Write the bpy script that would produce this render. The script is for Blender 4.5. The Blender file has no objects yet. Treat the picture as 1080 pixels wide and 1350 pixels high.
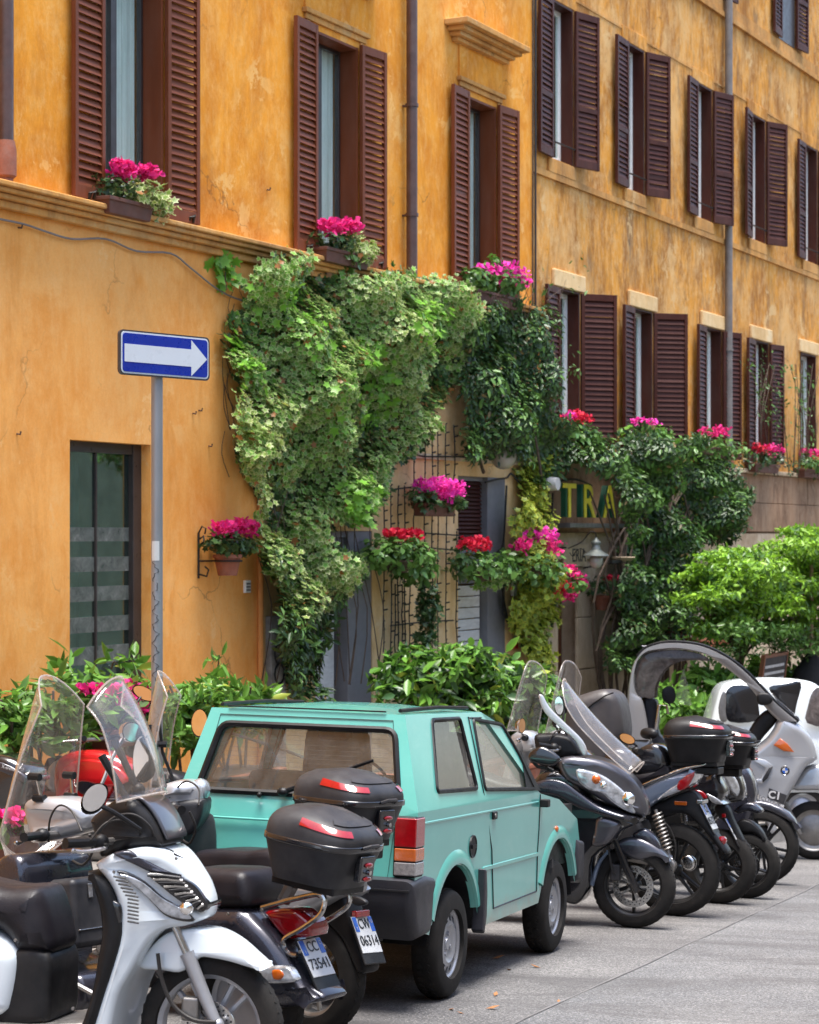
import bpy, math, random
import numpy as np
from mathutils import Vector, Matrix
from mathutils.geometry import tessellate_polygon
R = math.radians
random.seed(7)
rng = np.random.default_rng(7)
sc = bpy.context.scene
C = sc.collection

# ------------------------------------------------------------- camera, world, sun
F = 2800.0            # focal length in photo pixels (photo 1080 wide)
GA, GB = .0309, .0606  # the street falls away gently
CH = 1.68
cam_d = bpy.data.cameras.new('camera'); cam = bpy.data.objects.new('camera', cam_d); C.objects.link(cam)
cam.location = (0, 0, CH); cam.rotation_euler = (R(90), 0, 0)
cam_d.sensor_fit = 'HORIZONTAL'; cam_d.sensor_width = 36; cam_d.lens = 36*F/1080
cam_d.shift_y = 30/1080; cam_d.clip_end = 600; cam_d.clip_start = .1
cam_d.dof.use_dof = True; cam_d.dof.focus_distance = 10.6; cam_d.dof.aperture_fstop = 8
sc.camera = cam
world = bpy.data.worlds.new("World"); sc.world = world; world.use_nodes = True
wn = world.node_tree
sky = wn.nodes.new('ShaderNodeTexSky'); sky.sky_type = 'NISHITA'; sky.sun_disc = False
SUN_DIR = Vector((.03, -.10, 1.0)).normalized()      # towards the sun
sky.sun_elevation = math.asin(SUN_DIR.z); sky.sun_rotation = math.atan2(SUN_DIR.x, SUN_DIR.y)
sky.air_density = 1.0; sky.dust_density = 3.0; sky.ozone_density = .6
bg = wn.nodes['Background']; bg.inputs[1].default_value = .135
wn.links.new(sky.outputs[0], bg.inputs[0])
sl = bpy.data.lights.new('sun', 'SUN'); sl.energy = 3.1; sl.angle = R(30); sl.color = (1, .975, .94)
so = bpy.data.objects.new('sun', sl); C.objects.link(so)
so.rotation_euler = (-SUN_DIR).to_track_quat('-Z', 'Y').to_euler()
sc.view_settings.view_transform = 'Standard'; sc.view_settings.look = 'None'
sc.view_settings.gamma = 1; sc.view_settings.use_curve_mapping = False
sc.view_settings.exposure = 1.62
sc.cycles.max_bounces = 8; sc.cycles.transparent_max_bounces = 24
sc.cycles.use_denoising = True
sc.cycles.sample_clamp_indirect = 6

# ------------------------------------------------------------- frames
def ray(px, py): return Vector(((px-540)/F, 1, -(py-705)/F))
EYE = Vector((0, 0, CH))
def G(px, py):
    q = (py-705)/F; k = (px-540)/F; Y = CH/(q-GA*k-GB)
    return Vector((k*Y, Y, -GA*k*Y-GB*Y))
def gz(x, y): return -GA*x-GB*y
def at(px, py, Y):
    d = ray(px, py); return EYE+d*Y
TH = math.atan((1960-540)/F); cT, sT = math.cos(TH), math.sin(TH); DW = 10.6
FO = Vector((-DW*cT, DW*sT, 0))
FM = Matrix(((sT, -cT, 0, FO.x), (cT, sT, 0, FO.y), (0, 0, 1, 0), (0, 0, 0, 1)))   # x along wall, y into wall, z up
FMi = FM.inverted()
def W(px, py, off=0.0):
    """photo point -> (u, z) on the plane `off` metres into the wall"""
    c = FMi @ EYE; d = (FMi.to_3x3() @ ray(px, py)); t = (off-c.y)/d.y
    p = c+d*t; return p.x, p.z
def WP(px, py, off=0.0):
    u, z = W(px, py, off); return Vector((u, off, z))
def wgz(u, off=0.0):
    p = FM @ Vector((u, off, 0)); return gz(p.x, p.y)

# ------------------------------------------------------------- objects
def tag(o, label=None, cat=None, group=None, kind=None):
    if label: o['label'] = label
    if cat: o['category'] = cat
    if group: o['group'] = group
    if kind: o['kind'] = kind
    return o
def empty(name, M=None, **k):
    o = bpy.data.objects.new(name, None); C.objects.link(o); o.empty_display_size = .1
    if M is not None: o.matrix_world = M
    return tag(o, **k)
def catmull(pts, n=4, closed=True):
    P = [np.array(p, float) for p in pts]; m = len(P); out = []
    rngi = range(m) if closed else range(m-1)
    for i in rngi:
        if closed: p0, p1, p2, p3 = P[i-1], P[i], P[(i+1) % m], P[(i+2) % m]
        else: p0, p1, p2, p3 = P[max(i-1, 0)], P[i], P[i+1], P[min(i+2, m-1)]
        for j in range(n):
            t = j/n
            out.append(.5*((2*p1)+(-p0+p2)*t+(2*p0-5*p1+4*p2-p3)*t*t+(-p0+3*p1-3*p2+p3)*t**3))
    if not closed: out.append(P[-1])
    return [tuple(p) for p in out]

class MB:
    def __init__(s): s.v = []; s.f = []; s.M = None
    def add(s, vs, fs, M=None):
        n = len(s.v)
        for p in vs:
            p = Vector(p)
            if M is not None: p = M @ p
            if s.M is not None: p = s.M @ p
            s.v.append(tuple(p))
        s.f += [tuple(i+n for i in f) for f in fs]; return s
    def box(s, c, d, M=None):
        x, y, z = d[0]/2, d[1]/2, d[2]/2
        vs = [(c[0]+i*x, c[1]+j*y, c[2]+k*z) for i in (-1, 1) for j in (-1, 1) for k in (-1, 1)]
        return s.add(vs, [(0, 1, 3, 2), (4, 6, 7, 5), (0, 4, 5, 1), (2, 3, 7, 6), (0, 2, 6, 4), (1, 5, 7, 3)], M)
    def bx(s, x0, x1, y0, y1, z0, z1, M=None):
        return s.box(((x0+x1)/2, (y0+y1)/2, (z0+z1)/2), (abs(x1-x0), abs(y1-y0), abs(z1-z0)), M)
    def tube(s, pts, r, seg=8, closed=False, M=None, flat=1.0):
        P = [Vector(p) for p in pts]; n = len(P)
        rr = r if hasattr(r, '__len__') else [r]*n
        vs = []; up = None
        for i, p in enumerate(P):
            if closed: t = P[(i+1) % n]-P[i-1]
            else: t = P[min(i+1, n-1)]-P[max(i-1, 0)]
            if t.length < 1e-9: t = Vector((0, 0, 1))
            t.normalize()
            if up is None:
                up = Vector((0, 0, 1)) if abs(t.z) < .9 else Vector((1, 0, 0))
            a = (up-t*up.dot(t))
            if a.length < 1e-5: a = t.orthogonal()
            a.normalize(); b = t.cross(a); up = a
            for k in range(seg):
                th = 2*math.pi*k/seg
                vs.append(p+(a*math.cos(th)*flat+b*math.sin(th))*rr[i])
        fs = []
        m = n if closed else n-1
        for i in range(m):
            j = (i+1) % n
            for k in range(seg):
                l = (k+1) % seg
                fs.append((i*seg+k, i*seg+l, j*seg+l, j*seg+k))
        if not closed:
            fs.append(tuple(range(seg))[::-1]); fs.append(tuple((n-1)*seg+k for k in range(seg)))
        return s.add(vs, fs, M)
    def lathe(s, prof, axis='z', seg=24, c=(0, 0, 0), M=None, closed=False, arc=None):
        n = len(prof); vs = []; st = seg if arc is None else seg+1
        a0, a1 = (0, 2*math.pi) if arc is None else arc
        for k in range(st):
            th = a0+(a1-a0)*k/seg; co, si = math.cos(th), math.sin(th)
            for r, h in prof:
                q = {'z': (r*co, r*si, h), 'y': (r*co, h, r*si), 'x': (h, r*co, r*si)}[axis]
                vs.append((q[0]+c[0], q[1]+c[1], q[2]+c[2]))
        fs = []
        for k in range(seg):
            l = (k+1) % st
            for i in range(n if closed else n-1):
                j = (i+1) % n
                fs.append((k*n+i, l*n+i, l*n+j, k*n+j))
        return s.add(vs, fs, M)
    def ell(s, c, r, seg=12, rings=8, M=None):
        prof = [(math.sin(math.pi*i/rings), -math.cos(math.pi*i/rings)) for i in range(rings+1)]
        vs = []; n = len(prof)
        for k in range(seg):
            th = 2*math.pi*k/seg
            for a, h in prof: vs.append((c[0]+r[0]*a*math.cos(th), c[1]+r[1]*a*math.sin(th), c[2]+r[2]*h))
        fs = [(k*n+i, ((k+1) % seg)*n+i, ((k+1) % seg)*n+i+1, k*n+i+1) for k in range(seg) for i in range(n-1)]
        return s.add(vs, fs, M)
    def poly(s, loops, M=None):
        """flat polygon with holes; loops of 3D points"""
        L = [[Vector(p) for p in l] for l in loops]
        tris = tessellate_polygon(L); return s.add([p for l in L for p in l], [tuple(t) for t in tris], M)
    def grid(s, rows, M=None):
        m = len(rows[0]); vs = [p for r in rows for p in r]
        fs = [(i*m+j, i*m+j+1, (i+1)*m+j+1, (i+1)*m+j) for i in range(len(rows)-1) for j in range(m-1)]
        return s.add(vs, fs, M)
    def slab(s, loop, axis, a, b, M=None):
        """2D loop extruded between a and b along axis ('x': loop=(y,z); 'y': (x,z); 'z': (x,y))"""
        def q(p, h): return {'x': (h, p[0], p[1]), 'y': (p[0], h, p[1]), 'z': (p[0], p[1], h)}[axis]
        n = len(loop); vs = [q(p, a) for p in loop]+[q(p, b) for p in loop]
        fs = [(i, (i+1) % n, n+(i+1) % n, n+i) for i in range(n)]
        t = tessellate_polygon([[Vector((p[0], p[1], 0)) for p in loop]])
        fs += [tuple(f) for f in t]+[tuple(i+n for i in f)[::-1] for f in t]
        return s.add(vs, fs, M)
    def puff(s, loop, hw, r=.03, seg=3, sm=3, dome=0.0, M=None, yc=0.0):
        """rounded slab: side outline (x,z), half width hw (number or f(x,z)), edge radius r"""
        L = catmull(loop, sm) if sm > 1 else [tuple(p) for p in loop]
        n = len(L); ar = sum(L[i-1][0]*L[i][1]-L[i][0]*L[i-1][1] for i in range(n))
        sg = 1 if ar > 0 else -1
        nr = []
        for i in range(n):
            a, b = np.array(L[i-1]), np.array(L[(i+1) % n]); t = b-a; t /= (np.linalg.norm(t)+1e-9)
            nr.append(np.array((-t[1], t[0]))*sg)
        H = (lambda x, z: hw) if not callable(hw) else hw
        hs = [max(H(*p), .004) for p in L]
        rings = []
        st = [(math.sin(k/seg*math.pi/2), 1-math.cos(k/seg*math.pi/2)) for k in range(seg+1)]
        def ring(sy, k):
            o = []
            for i in range(n):
                rr = min(r, hs[i]*.9)
                p = np.array(L[i])+nr[i]*rr*st[k][1]
                o.append((p[0], yc+sy*(hs[i]-rr+rr*st[k][0]), p[1]))
            return o
        for k in range(seg, -1, -1): rings.append(ring(-1, k))
        for k in range(0, seg+1): rings.append(ring(1, k))
        vs = [p for q in rings for p in q]; fs = []
        for a in range(len(rings)-1):
            for i in range(n):
                j = (i+1) % n; fs.append((a*n+i, a*n+j, (a+1)*n+j, (a+1)*n+i))
        base = 0; last = (len(rings)-1)*n
        t = tessellate_polygon([[Vector((p[0], p[2], 0)) for p in rings[0]]])
        fs += [tuple(f) for f in t]
        t = tessellate_polygon([[Vector((p[0], p[2], 0)) for p in rings[-1]]])
        fs += [tuple(i+last for i in f)[::-1] for f in t]
        return s.add(vs, fs, M)
    def build(s, name, mat, parent=None, smooth=35, bevel=0, sub=0, solid=0, weld=False, seg=2, **k):
        me = bpy.data.meshes.new(name); me.from_pydata(s.v, [], s.f)
        me.validate(); me.update()
        o = bpy.data.objects.new(name, me); C.objects.link(o)
        if weld or bevel:
            import bmesh
            bm = bmesh.new(); bm.from_mesh(me); bmesh.ops.remove_doubles(bm, verts=bm.verts, dist=1e-4)
            bmesh.ops.recalc_face_normals(bm, faces=bm.faces); bm.to_mesh(me); bm.free()
        else:
            import bmesh
            bm = bmesh.new(); bm.from_mesh(me); bmesh.ops.recalc_face_normals(bm, faces=bm.faces); bm.to_mesh(me); bm.free()
        me.materials.append(mat)
        if smooth:
            me.polygons.foreach_set('use_smooth', [True]*len(me.polygons))
            if not bevel: me.set_sharp_from_angle(angle=R(smooth))
        if parent is not None: o.parent = parent
        if solid:
            m = o.modifiers.new('solid', 'SOLIDIFY'); m.thickness = abs(solid); m.offset = -1 if solid > 0 else 1
        if bevel:
            m = o.modifiers.new('bevel', 'BEVEL'); m.width = bevel; m.segments = seg; m.limit_method = 'ANGLE'; m.angle_limit = R(28)
            m.harden_normals = True; me.set_sharp_from_angle(angle=R(180))
        if sub:
            m = o.modifiers.new('sub', 'SUBSURF'); m.levels = sub; m.render_levels = sub
        return tag(o, **k)

def text_mesh(txt, size, ext=.002, shear=0.0, bold=0.0, align='CENTER'):
    cu = bpy.data.curves.new('t', 'FONT'); cu.body = txt; cu.size = size; cu.extrude = ext; cu.align_x = align; cu.align_y = 'CENTER'
    cu.offset = bold; cu.shear = shear; cu.resolution_u = 3
    o = bpy.data.objects.new('t', cu); C.objects.link(o)
    dg = bpy.context.evaluated_depsgraph_get(); me = bpy.data.meshes.new_from_object(o.evaluated_get(dg))
    bpy.data.objects.remove(o); return me
def text_obj(name, txt, size, mat, parent, M, ext=.002, sx=1.0, bold=0.0, **k):
    me = text_mesh(txt, size, ext, bold=bold); me.materials.clear(); me.materials.append(mat)
    me.transform(M @ Matrix.Diagonal((sx, 1, 1, 1)))
    o = bpy.data.objects.new(name, me); C.objects.link(o); o.parent = parent
    return tag(o, **k)
def copy_tree(o, parent=None):
    c = o.copy(); C.objects.link(c)
    if parent is not None: c.parent = parent
    for ch in list(o.children): copy_tree(ch, c)
    return c

# ------------------------------------------------------------- materials
def newmat(name):
    m = bpy.data.materials.new(name); m.use_nodes = True
    nt = m.node_tree; return m, nt, nt.nodes['Principled BSDF']
def nd(nt, t, **k):
    n = nt.nodes.new(t)
    for a, b in k.items(): setattr(n, a, b)
    return n
def lk(nt, a, b): nt.links.new(a, b)
def coords(nt, scale=(1, 1, 1), obj=True):
    tc = nd(nt, 'ShaderNodeTexCoord'); mp = nd(nt, 'ShaderNodeMapping'); mp.inputs['Scale'].default_value = scale
    lk(nt, tc.outputs['Object' if obj else 'Generated'], mp.inputs[0]); return mp.outputs[0]
def noise(nt, vec, scale, detail=4, rough=.55, dist=0.0):
    n = nd(nt, 'ShaderNodeTexNoise'); n.inputs['Scale'].default_value = scale; n.inputs['Detail'].default_value = detail
    n.inputs['Roughness'].default_value = rough; n.inputs['Distortion'].default_value = dist
    if vec is not None: lk(nt, vec, n.inputs['Vector'])
    return n.outputs['Fac']
def ramp(nt, fac, stops):
    r = nd(nt, 'ShaderNodeValToRGB'); e = r.color_ramp.elements
    while len(e) < len(stops): e.new(.5)
    for i, (p, c) in enumerate(stops):
        e[i].position = p; e[i].color = (c, c, c, 1) if not hasattr(c, '__len__') else (*c, 1)
    lk(nt, fac, r.inputs[0]); return r.outputs[0]
def mix(nt, fac, a, b, mode='MIX'):
    m = nd(nt, 'ShaderNodeMix', data_type='RGBA', blend_type=mode)
    for sock, v in ((m.inputs[0], fac), (m.inputs[6], a), (m.inputs[7], b)):
        if isinstance(v, bpy.types.NodeSocket): lk(nt, v, sock)
        elif hasattr(v, '__len__'): sock.default_value = (*v, 1)
        else: sock.default_value = v if sock == m.inputs[0] else (v, v, v, 1)
    return m.outputs[2]
def bump(nt, p, h, st, dist=.01, prev=None):
    b = nd(nt, 'ShaderNodeBump'); b.inputs['Strength'].default_value = st; b.inputs['Distance'].default_value = dist
    lk(nt, h, b.inputs['Height'])
    if prev is not None: lk(nt, prev, b.inputs['Normal'])
    lk(nt, b.outputs[0], p.inputs['Normal']); return b.outputs[0]
def mat(name, col, rough=.5, metal=0.0, var=.12, vs=6.0, bs=0.0, bsc=60.0, coat=0.0, dust=0.0, emit=None, spec=.5, streak=None, obj=True):
    m, nt, p = newmat(name)
    v = coords(nt, streak or (1, 1, 1), obj)
    n = noise(nt, v, vs, 5, .6)
    lo = tuple(c*(1-var) for c in col); hi = tuple(min(1, c*(1+var)) for c in col)
    c = ramp(nt, n, [(.3, lo), (.7, hi)])
    if dust:
        d = ramp(nt, noise(nt, v, vs*.7+2, 6, .7), [(.42, 0.0), (.75, dust)])
        c = mix(nt, d, c, (.32, .29, .25))
    lk(nt, c, p.inputs['Base Color'])
    p.inputs['Metallic'].default_value = metal; p.inputs['Coat Weight'].default_value = coat
    p.inputs['Coat Roughness'].default_value = .06; p.inputs['Specular IOR Level'].default_value = spec
    rr = ramp(nt, noise(nt, v, vs*2.3, 4, .6), [(.3, max(.02, rough-(.02 if coat else .08))), (.7, min(1, rough+(.02 if coat else .1)))]); lk(nt, rr, p.inputs['Roughness'])
    if bs: bump(nt, p, noise(nt, v, bsc, 4, .6), bs, .004)
    return m
MT = {}
MT['black_plastic'] = mat('black_plastic', (.008, .008, .009), .42, var=.3, dust=.03, bs=.15, bsc=300, spec=.25)
MT['dark_grey_plastic'] = mat('dark_grey_plastic', (.020, .020, .023), .45, var=.25, dust=.06, bs=.15, bsc=250, spec=.3)
MT['seat_vinyl'] = mat('seat_vinyl', (.009, .008, .011), .4, var=.3, dust=.02, bs=.25, bsc=160, spec=.25)
MT['gloss_black'] = mat('gloss_black', (.006, .006, .008), .2, var=.2, coat=.8, dust=.015)
MT['gunmetal'] = mat('gunmetal', (.075, .075, .088), .3, metal=.6, var=.1, coat=.6, dust=.02)
MT['graphite'] = mat('graphite', (.028, .028, .040), .28, metal=.5, var=.12, coat=.8, dust=.02)
MT['silver_paint'] = mat('silver_paint', (.42, .43, .45), .3, metal=.5, var=.03, coat=.5)
MT['blue_silver'] = mat('blue_silver', (.18, .23, .32), .3, metal=.5, var=.06, coat=.6, dust=.02)
MT['champagne'] = mat('champagne', (.27, .262, .26), .3, metal=.4, var=.03, coat=.6)
MT['white_paint'] = mat('white_paint', (.60, .66, .70), .22, var=.02, coat=.7)
MT['chrome'] = mat('chrome', (.5, .49, .48), .18, metal=1, var=.1, vs=20)
MT['dull_metal'] = mat('dull_metal', (.24, .23, .22), .42, metal=.8, var=.2, vs=14, dust=.12)
MT['wheel_silver'] = mat('wheel_silver', (.36, .37, .40), .35, metal=.6, var=.1, dust=.08)
MT['wheel_black'] = mat('wheel_black', (.012, .012, .013), .4, metal=.3, var=.2, dust=.06)
MT['red_lens'] = mat('red_lens', (.24, .003, .006), .12, var=.15, vs=40, coat=1)
MT['orange_lens'] = mat('orange_lens', (.42, .085, .006), .15, var=.12, vs=50, coat=1)
MT['clear_lens'] = mat('clear_lens', (.40, .42, .45), .12, metal=.45, var=.5, vs=28, coat=1)
MT['red_paint'] = mat('red_paint', (.42, .008, .010), .2, var=.08, coat=1)
MT['mirror'] = mat('mirror', (.9, .9, .9), .03, metal=1, var=.02)
MT['mirror_painted_reflection'] = mat('mirror_painted_reflection', (.75, .36, .12), .2, metal=.3, var=.05)  # mirror glass with the orange wall's reflection put into its colour
MT['cream_text'] = mat('cream_text', (.5, .5, .5), .4, var=.05)
MT['print_black'] = mat('print_black', (.01, .01, .012), .5)
MT['plate_white'] = mat('plate_white', (.52, .53, .54), .35, var=.05, dust=.05)
MT['plate_blue'] = mat('plate_blue', (.012, .09, .42), .35, var=.05)
MT['leaf_litter'] = mat('leaf_litter', (.25, .11, .04), .8, var=.4, vs=30)
def tyre_mat():
    m, nt, p = newmat('tyre_rubber')
    tc = nd(nt, 'ShaderNodeTexCoord'); v = tc.outputs['Object']
    c = ramp(nt, noise(nt, v, 9, 6, .7), [(.35, (.008, .0075, .007)), (.62, (.018, .016, .0145)), (.8, (.045, .038, .031))])
    lk(nt, c, p.inputs['Base Color']); p.inputs['Roughness'].default_value = .8; p.inputs['Specular IOR Level'].default_value = .25
    bump(nt, p, noise(nt, v, 90, 4, .6), .35, .003)
    return m
MT['tyre'] = tyre_mat()
def acrylic(name, tint, grime_sheen=.1, rough=.03, ior=1.45, gt=(1, 1, 1)):
    m, nt, p = newmat(name); out = nt.nodes['Material Output']
    tr = nd(nt, 'ShaderNodeBsdfTransparent'); tr.inputs[0].default_value = (*tint, 1)
    gl = nd(nt, 'ShaderNodeBsdfGlossy'); gl.inputs['Roughness'].default_value = rough; gl.inputs[0].default_value = (*gt, 1)
    fr = nd(nt, 'ShaderNodeFresnel')
    ge = nd(nt, 'ShaderNodeNewGeometry'); mr = nd(nt, 'ShaderNodeMapRange'); mr.inputs['To Min'].default_value = ior; mr.inputs['To Max'].default_value = 1/ior
    lk(nt, ge.outputs['Backfacing'], mr.inputs['Value']); lk(nt, mr.outputs[0], fr.inputs[0])
    m1 = nd(nt, 'ShaderNodeMixShader'); lk(nt, fr.outputs[0], m1.inputs[0]); lk(nt, tr.outputs[0], m1.inputs[1]); lk(nt, gl.outputs[0], m1.inputs[2])
    df = nd(nt, 'ShaderNodeBsdfDiffuse'); df.inputs[0].default_value = (.62, .58, .54, 1)
    v = coords(nt); g = ramp(nt, noise(nt, v, 9, 8, .75, .6), [(.3, grime_sheen*.25), (.6, grime_sheen), (.8, min(1, grime_sheen*2.2))])
    tl = nd(nt, 'ShaderNodeBsdfTranslucent'); tl.inputs[0].default_value = (.7, .66, .62, 1); ad = nd(nt, 'ShaderNodeMixShader'); ad.inputs[0].default_value = .5
    lk(nt, df.outputs[0], ad.inputs[1]); lk(nt, tl.outputs[0], ad.inputs[2])
    m2 = nd(nt, 'ShaderNodeMixShader'); lk(nt, g, m2.inputs[0]); lk(nt, m1.outputs[0], m2.inputs[1]); lk(nt, ad.outputs[0], m2.inputs[2])
    lk(nt, m2.outputs[0], out.inputs[0]); nt.nodes.remove(p); return m
MT['acrylic'] = acrylic('clear_acrylic', (.965, .96, .96), .07)
MT['acrylic_edge'] = acrylic('acrylic_edge', (.85, .8, .78), .55, .1)
MT['car_glass'] = acrylic('car_glass', (.88, .92, .90), .15, .03, 1.85)  # diffuse film raised to paint in pale reflections besides the grime
MT['smoked'] = acrylic('smoked_panel', (.16, .11, .12), .28)
# ------------------------------------------------------------- plaster
def plaster(name, base, dark, pale, pale_amt, streak_amt, grime_amt, scale=1.0):
    m, nt, p = newmat(name); v = coords(nt); vs = coords(nt, (1.5, 1.5, .62))
    a = noise(nt, v, .9*scale, 7, .62, .3)
    c = ramp(nt, a, [(.32, dark), (.5, base), (.7, tuple(min(1, x*1.12) for x in base))])
    f = noise(nt, vs, 2.2, 8, .68, .4)                       # vertical run-off
    c = mix(nt, ramp(nt, f, [(.46, 0.0), (.62, streak_amt)]), c, dark)
    g = noise(nt, vs, 7.5, 10, .8, .15)
    c = mix(nt, ramp(nt, g, [(.47, 0.0), (.70, pale_amt)]), c, pale)
    g2 = noise(nt, v, 3.1, 10, .78, .3)
    c = mix(nt, ramp(nt, g2, [(.52, 0.0), (.72, pale_amt*.7)]), c, pale)
    lf = noise(nt, coords(nt, (1, 1, .8)), .55, 11, .78, .3); c = mix(nt, ramp(nt, lf, [(.50, 0.0), (.62, pale_amt)]), c, tuple(x*.7+y*.3 for x, y in zip(pale, base)))
    l2 = noise(nt, coords(nt, (1.3, 1.3, .5)), .9, 9, .74, .6); c = mix(nt, ramp(nt, l2, [(.53, 0.0), (.66, streak_amt*.8)]), c, tuple(x*.8 for x in dark))
    h = noise(nt, vs, 1.3, 8, .7)
    c = mix(nt, ramp(nt, h, [(.55, 0.0), (.72, grime_amt)]), c, (.16, .11, .07))
    pe = noise(nt, v, 1.7, 13, .74, .4); pm = noise(nt, v, .8, 3, .5)
    pk = mix(nt, ramp(nt, pm, [(.45, 0.0), (.6, 1.0)]), (0, 0, 0), ramp(nt, pe, [(.565, 0.0), (.58, 1.0)])); c = mix(nt, pk, c, mix(nt, .65, c, pale))
    vo = nd(nt, 'ShaderNodeTexVoronoi', feature='DISTANCE_TO_EDGE'); vo.inputs['Scale'].default_value = .55
    va = nd(nt, 'ShaderNodeVectorMath', operation='MULTIPLY_ADD'); nc = nd(nt, 'ShaderNodeTexNoise'); nc.inputs['Scale'].default_value = 2.5; nc.inputs['Detail'].default_value = 8; lk(nt, v, nc.inputs['Vector'])
    lk(nt, nc.outputs['Color'], va.inputs[0]); va.inputs[1].default_value = (.7, .7, .7); lk(nt, v, va.inputs[2]); lk(nt, va.outputs[0], vo.inputs['Vector'])
    ck = mix(nt, ramp(nt, noise(nt, v, .7, 4, .6), [(.52, 0.0), (.6, 1.0)]), (0, 0, 0), ramp(nt, vo.outputs['Distance'], [(.0, 1.0), (.006, 0.0)])); c = mix(nt, ck, c, mix(nt, .6, c, (.12, .06, .03)))
    fine = noise(nt, v, 45, 5, .7)
    c = mix(nt, .35, c, ramp(nt, fine, [(.3, .72), (.7, 1.0)]), 'MULTIPLY')
    sp = noise(nt, v, 26, 3, .5); c = mix(nt, ramp(nt, sp, [(.72, 0.0), (.76, grime_amt)]), c, (.12, .07, .04))
    lk(nt, c, p.inputs['Base Color']); p.inputs['Roughness'].default_value = .9; p.inputs['Specular IOR Level'].default_value = .2
    b = bump(nt, p, a, .3, .03); b = bump(nt, p, g, .35, .006, b); bump(nt, p, fine, .3, .002, b)
    return m
MT['plaster_upper'] = plaster('ochre_plaster_upper', (.80, .315, .030), (.60, .19, .014), (.88, .54, .19), .5, .6, .22)
MT['plaster_low'] = plaster('orange_plaster_street_level', (.86, .385, .095), (.76, .28, .045), (.90, .52, .2), .45, .55, .10, .8)
MT['plaster_worn'] = plaster('ochre_plaster_worn', (.70, .30, .042), (.36, .14, .028), (.78, .53, .25), .75, .9, .9)
MT['plaster_tan'] = plaster('tan_plaster', (.80, .54, .26), (.62, .37, .14), (.84, .68, .42), .5, .5, .3)
MT['stone_rust'] = plaster('rusty_stone', (.36, .22, .13), (.17, .09, .05), (.46, .34, .22), .5, .8, .6)
MT['stone_pale'] = plaster('pale_travertine', (.55, .43, .29), (.32, .22, .13), (.68, .58, .43), .5, .5, .5)
MT['trim'] = plaster('ochre_stone_trim', (.62, .30, .08), (.34, .16, .05), (.62, .42, .2), .4, .7, .5)
MT['shutter_brown'] = mat('brown_shutter_paint', (.15, .037, .011), .5, var=.18, vs=5, dust=.08, bs=.1, bsc=80, streak=(1, 1, .2))
MT['shutter_dark'] = mat('dark_brown_shutter_paint', (.055, .013, .007), .5, var=.25, vs=5, dust=.05, bs=.1, bsc=80, streak=(1, 1, .3))
for _k in ('shutter_brown', 'shutter_dark'): MT[_k].node_tree.nodes['Principled BSDF'].inputs['Specular IOR Level'].default_value = .22
MT['frame_white'] = mat('white_window_paint', (.82, .82, .80), .4, var=.08, dust=.08)
MT['frame_dark'] = mat('dark_window_frame', (.04, .03, .028), .35, var=.2)
MT['curtain'] = mat('pale_curtain', (.80, .90, .87), .9, var=.2, vs=9, streak=(6, 1, .15))
MT['curtain_white'] = mat('white_curtain', (.85, .87, .87), .9, var=.12, vs=9, streak=(6, 1, .15))
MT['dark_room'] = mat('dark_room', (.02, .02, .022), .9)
MT['pipe_brown'] = mat('brown_drainpipe', (.075, .035, .028), .4, var=.2, dust=.1)
MT['pipe_grey'] = mat('grey_drainpipe', (.16, .14, .13), .5, var=.25, dust=.3)
MT['pipe_orange'] = mat('painted_pipe', (.66, .27, .07), .6, var=.1)
MT['cable'] = mat('black_cable', (.015, .013, .012), .6)
MT['cable_pale'] = mat('pale_cable', (.45, .38, .3), .6)
MT['iron'] = mat('wrought_iron', (.02, .017, .015), .55, metal=.4)
MT['terracotta'] = mat('terracotta', (.26, .075, .035), .7, var=.2, vs=12, dust=.2, bs=.2)
MT['wood_door'] = mat('brown_wood_door', (.16, .055, .022), .5, var=.35, vs=8, streak=(5, 5, .3), bs=.2)
MT['grey_door'] = mat('grey_door_paint', (.17, .17, .185), .45, var=.1, dust=.1)
MT['pale_door'] = mat('pale_grey_boards', (.62, .63, .62), .6, var=.15, vs=6, dust=.2, streak=(1, 1, 4))
MT['glass_win'] = acrylic('window_glass', (.9, .94, .92), .04, .01)

ORANGE = empty('orange_building', FM, label='orange stucco building with tall brown shuttered windows above the shop window', cat='building')
OCHRE = empty('weathered_ochre_building', FM, label='long weathered ochre building with dark shutters beyond the corner drainpipe', cat='building')
U0, UC, UE = -28.0, W(702, 300)[0], 62.0
REC = .10                          # the ochre building sits a little back

def wall(parent, u0, u1, z0, z1, holes, y, mt, name='wall', rev=.24, thick=True):
    b = MB(); us = sorted({u0, u1, *[h[0] for h in holes], *[h[1] for h in holes]}); zs = sorted({z0, z1, *[h[2] for h in holes], *[h[3] for h in holes]})
    us = [u for u in us if u0 <= u <= u1]; zs = [z for z in zs if z0 <= z <= z1]
    for i in range(len(us)-1):
        for j in range(len(zs)-1):
            cu, cz = (us[i]+us[i+1])/2, (zs[j]+zs[j+1])/2
            if any(h[0] < cu < h[1] and h[2] < cz < h[3] for h in holes): continue
            b.add([(us[i], y, zs[j]), (us[i+1], y, zs[j]), (us[i+1], y, zs[j+1]), (us[i], y, zs[j+1])], [(0, 1, 2, 3)])
    for h in holes:
        a0, a1, c0, c1 = h[:4]
        b.add([(a0, y, c0), (a1, y, c0), (a1, y, c1), (a0, y, c1), (a0, y+rev, c0), (a1, y+rev, c0), (a1, y+rev, c1), (a0, y+rev, c1)],
              [(0, 4, 5, 1), (1, 5, 6, 2), (2, 6, 7, 3), (3, 7, 4, 0)])
    return b.build(name, mt, parent, smooth=0, weld=True)

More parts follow.
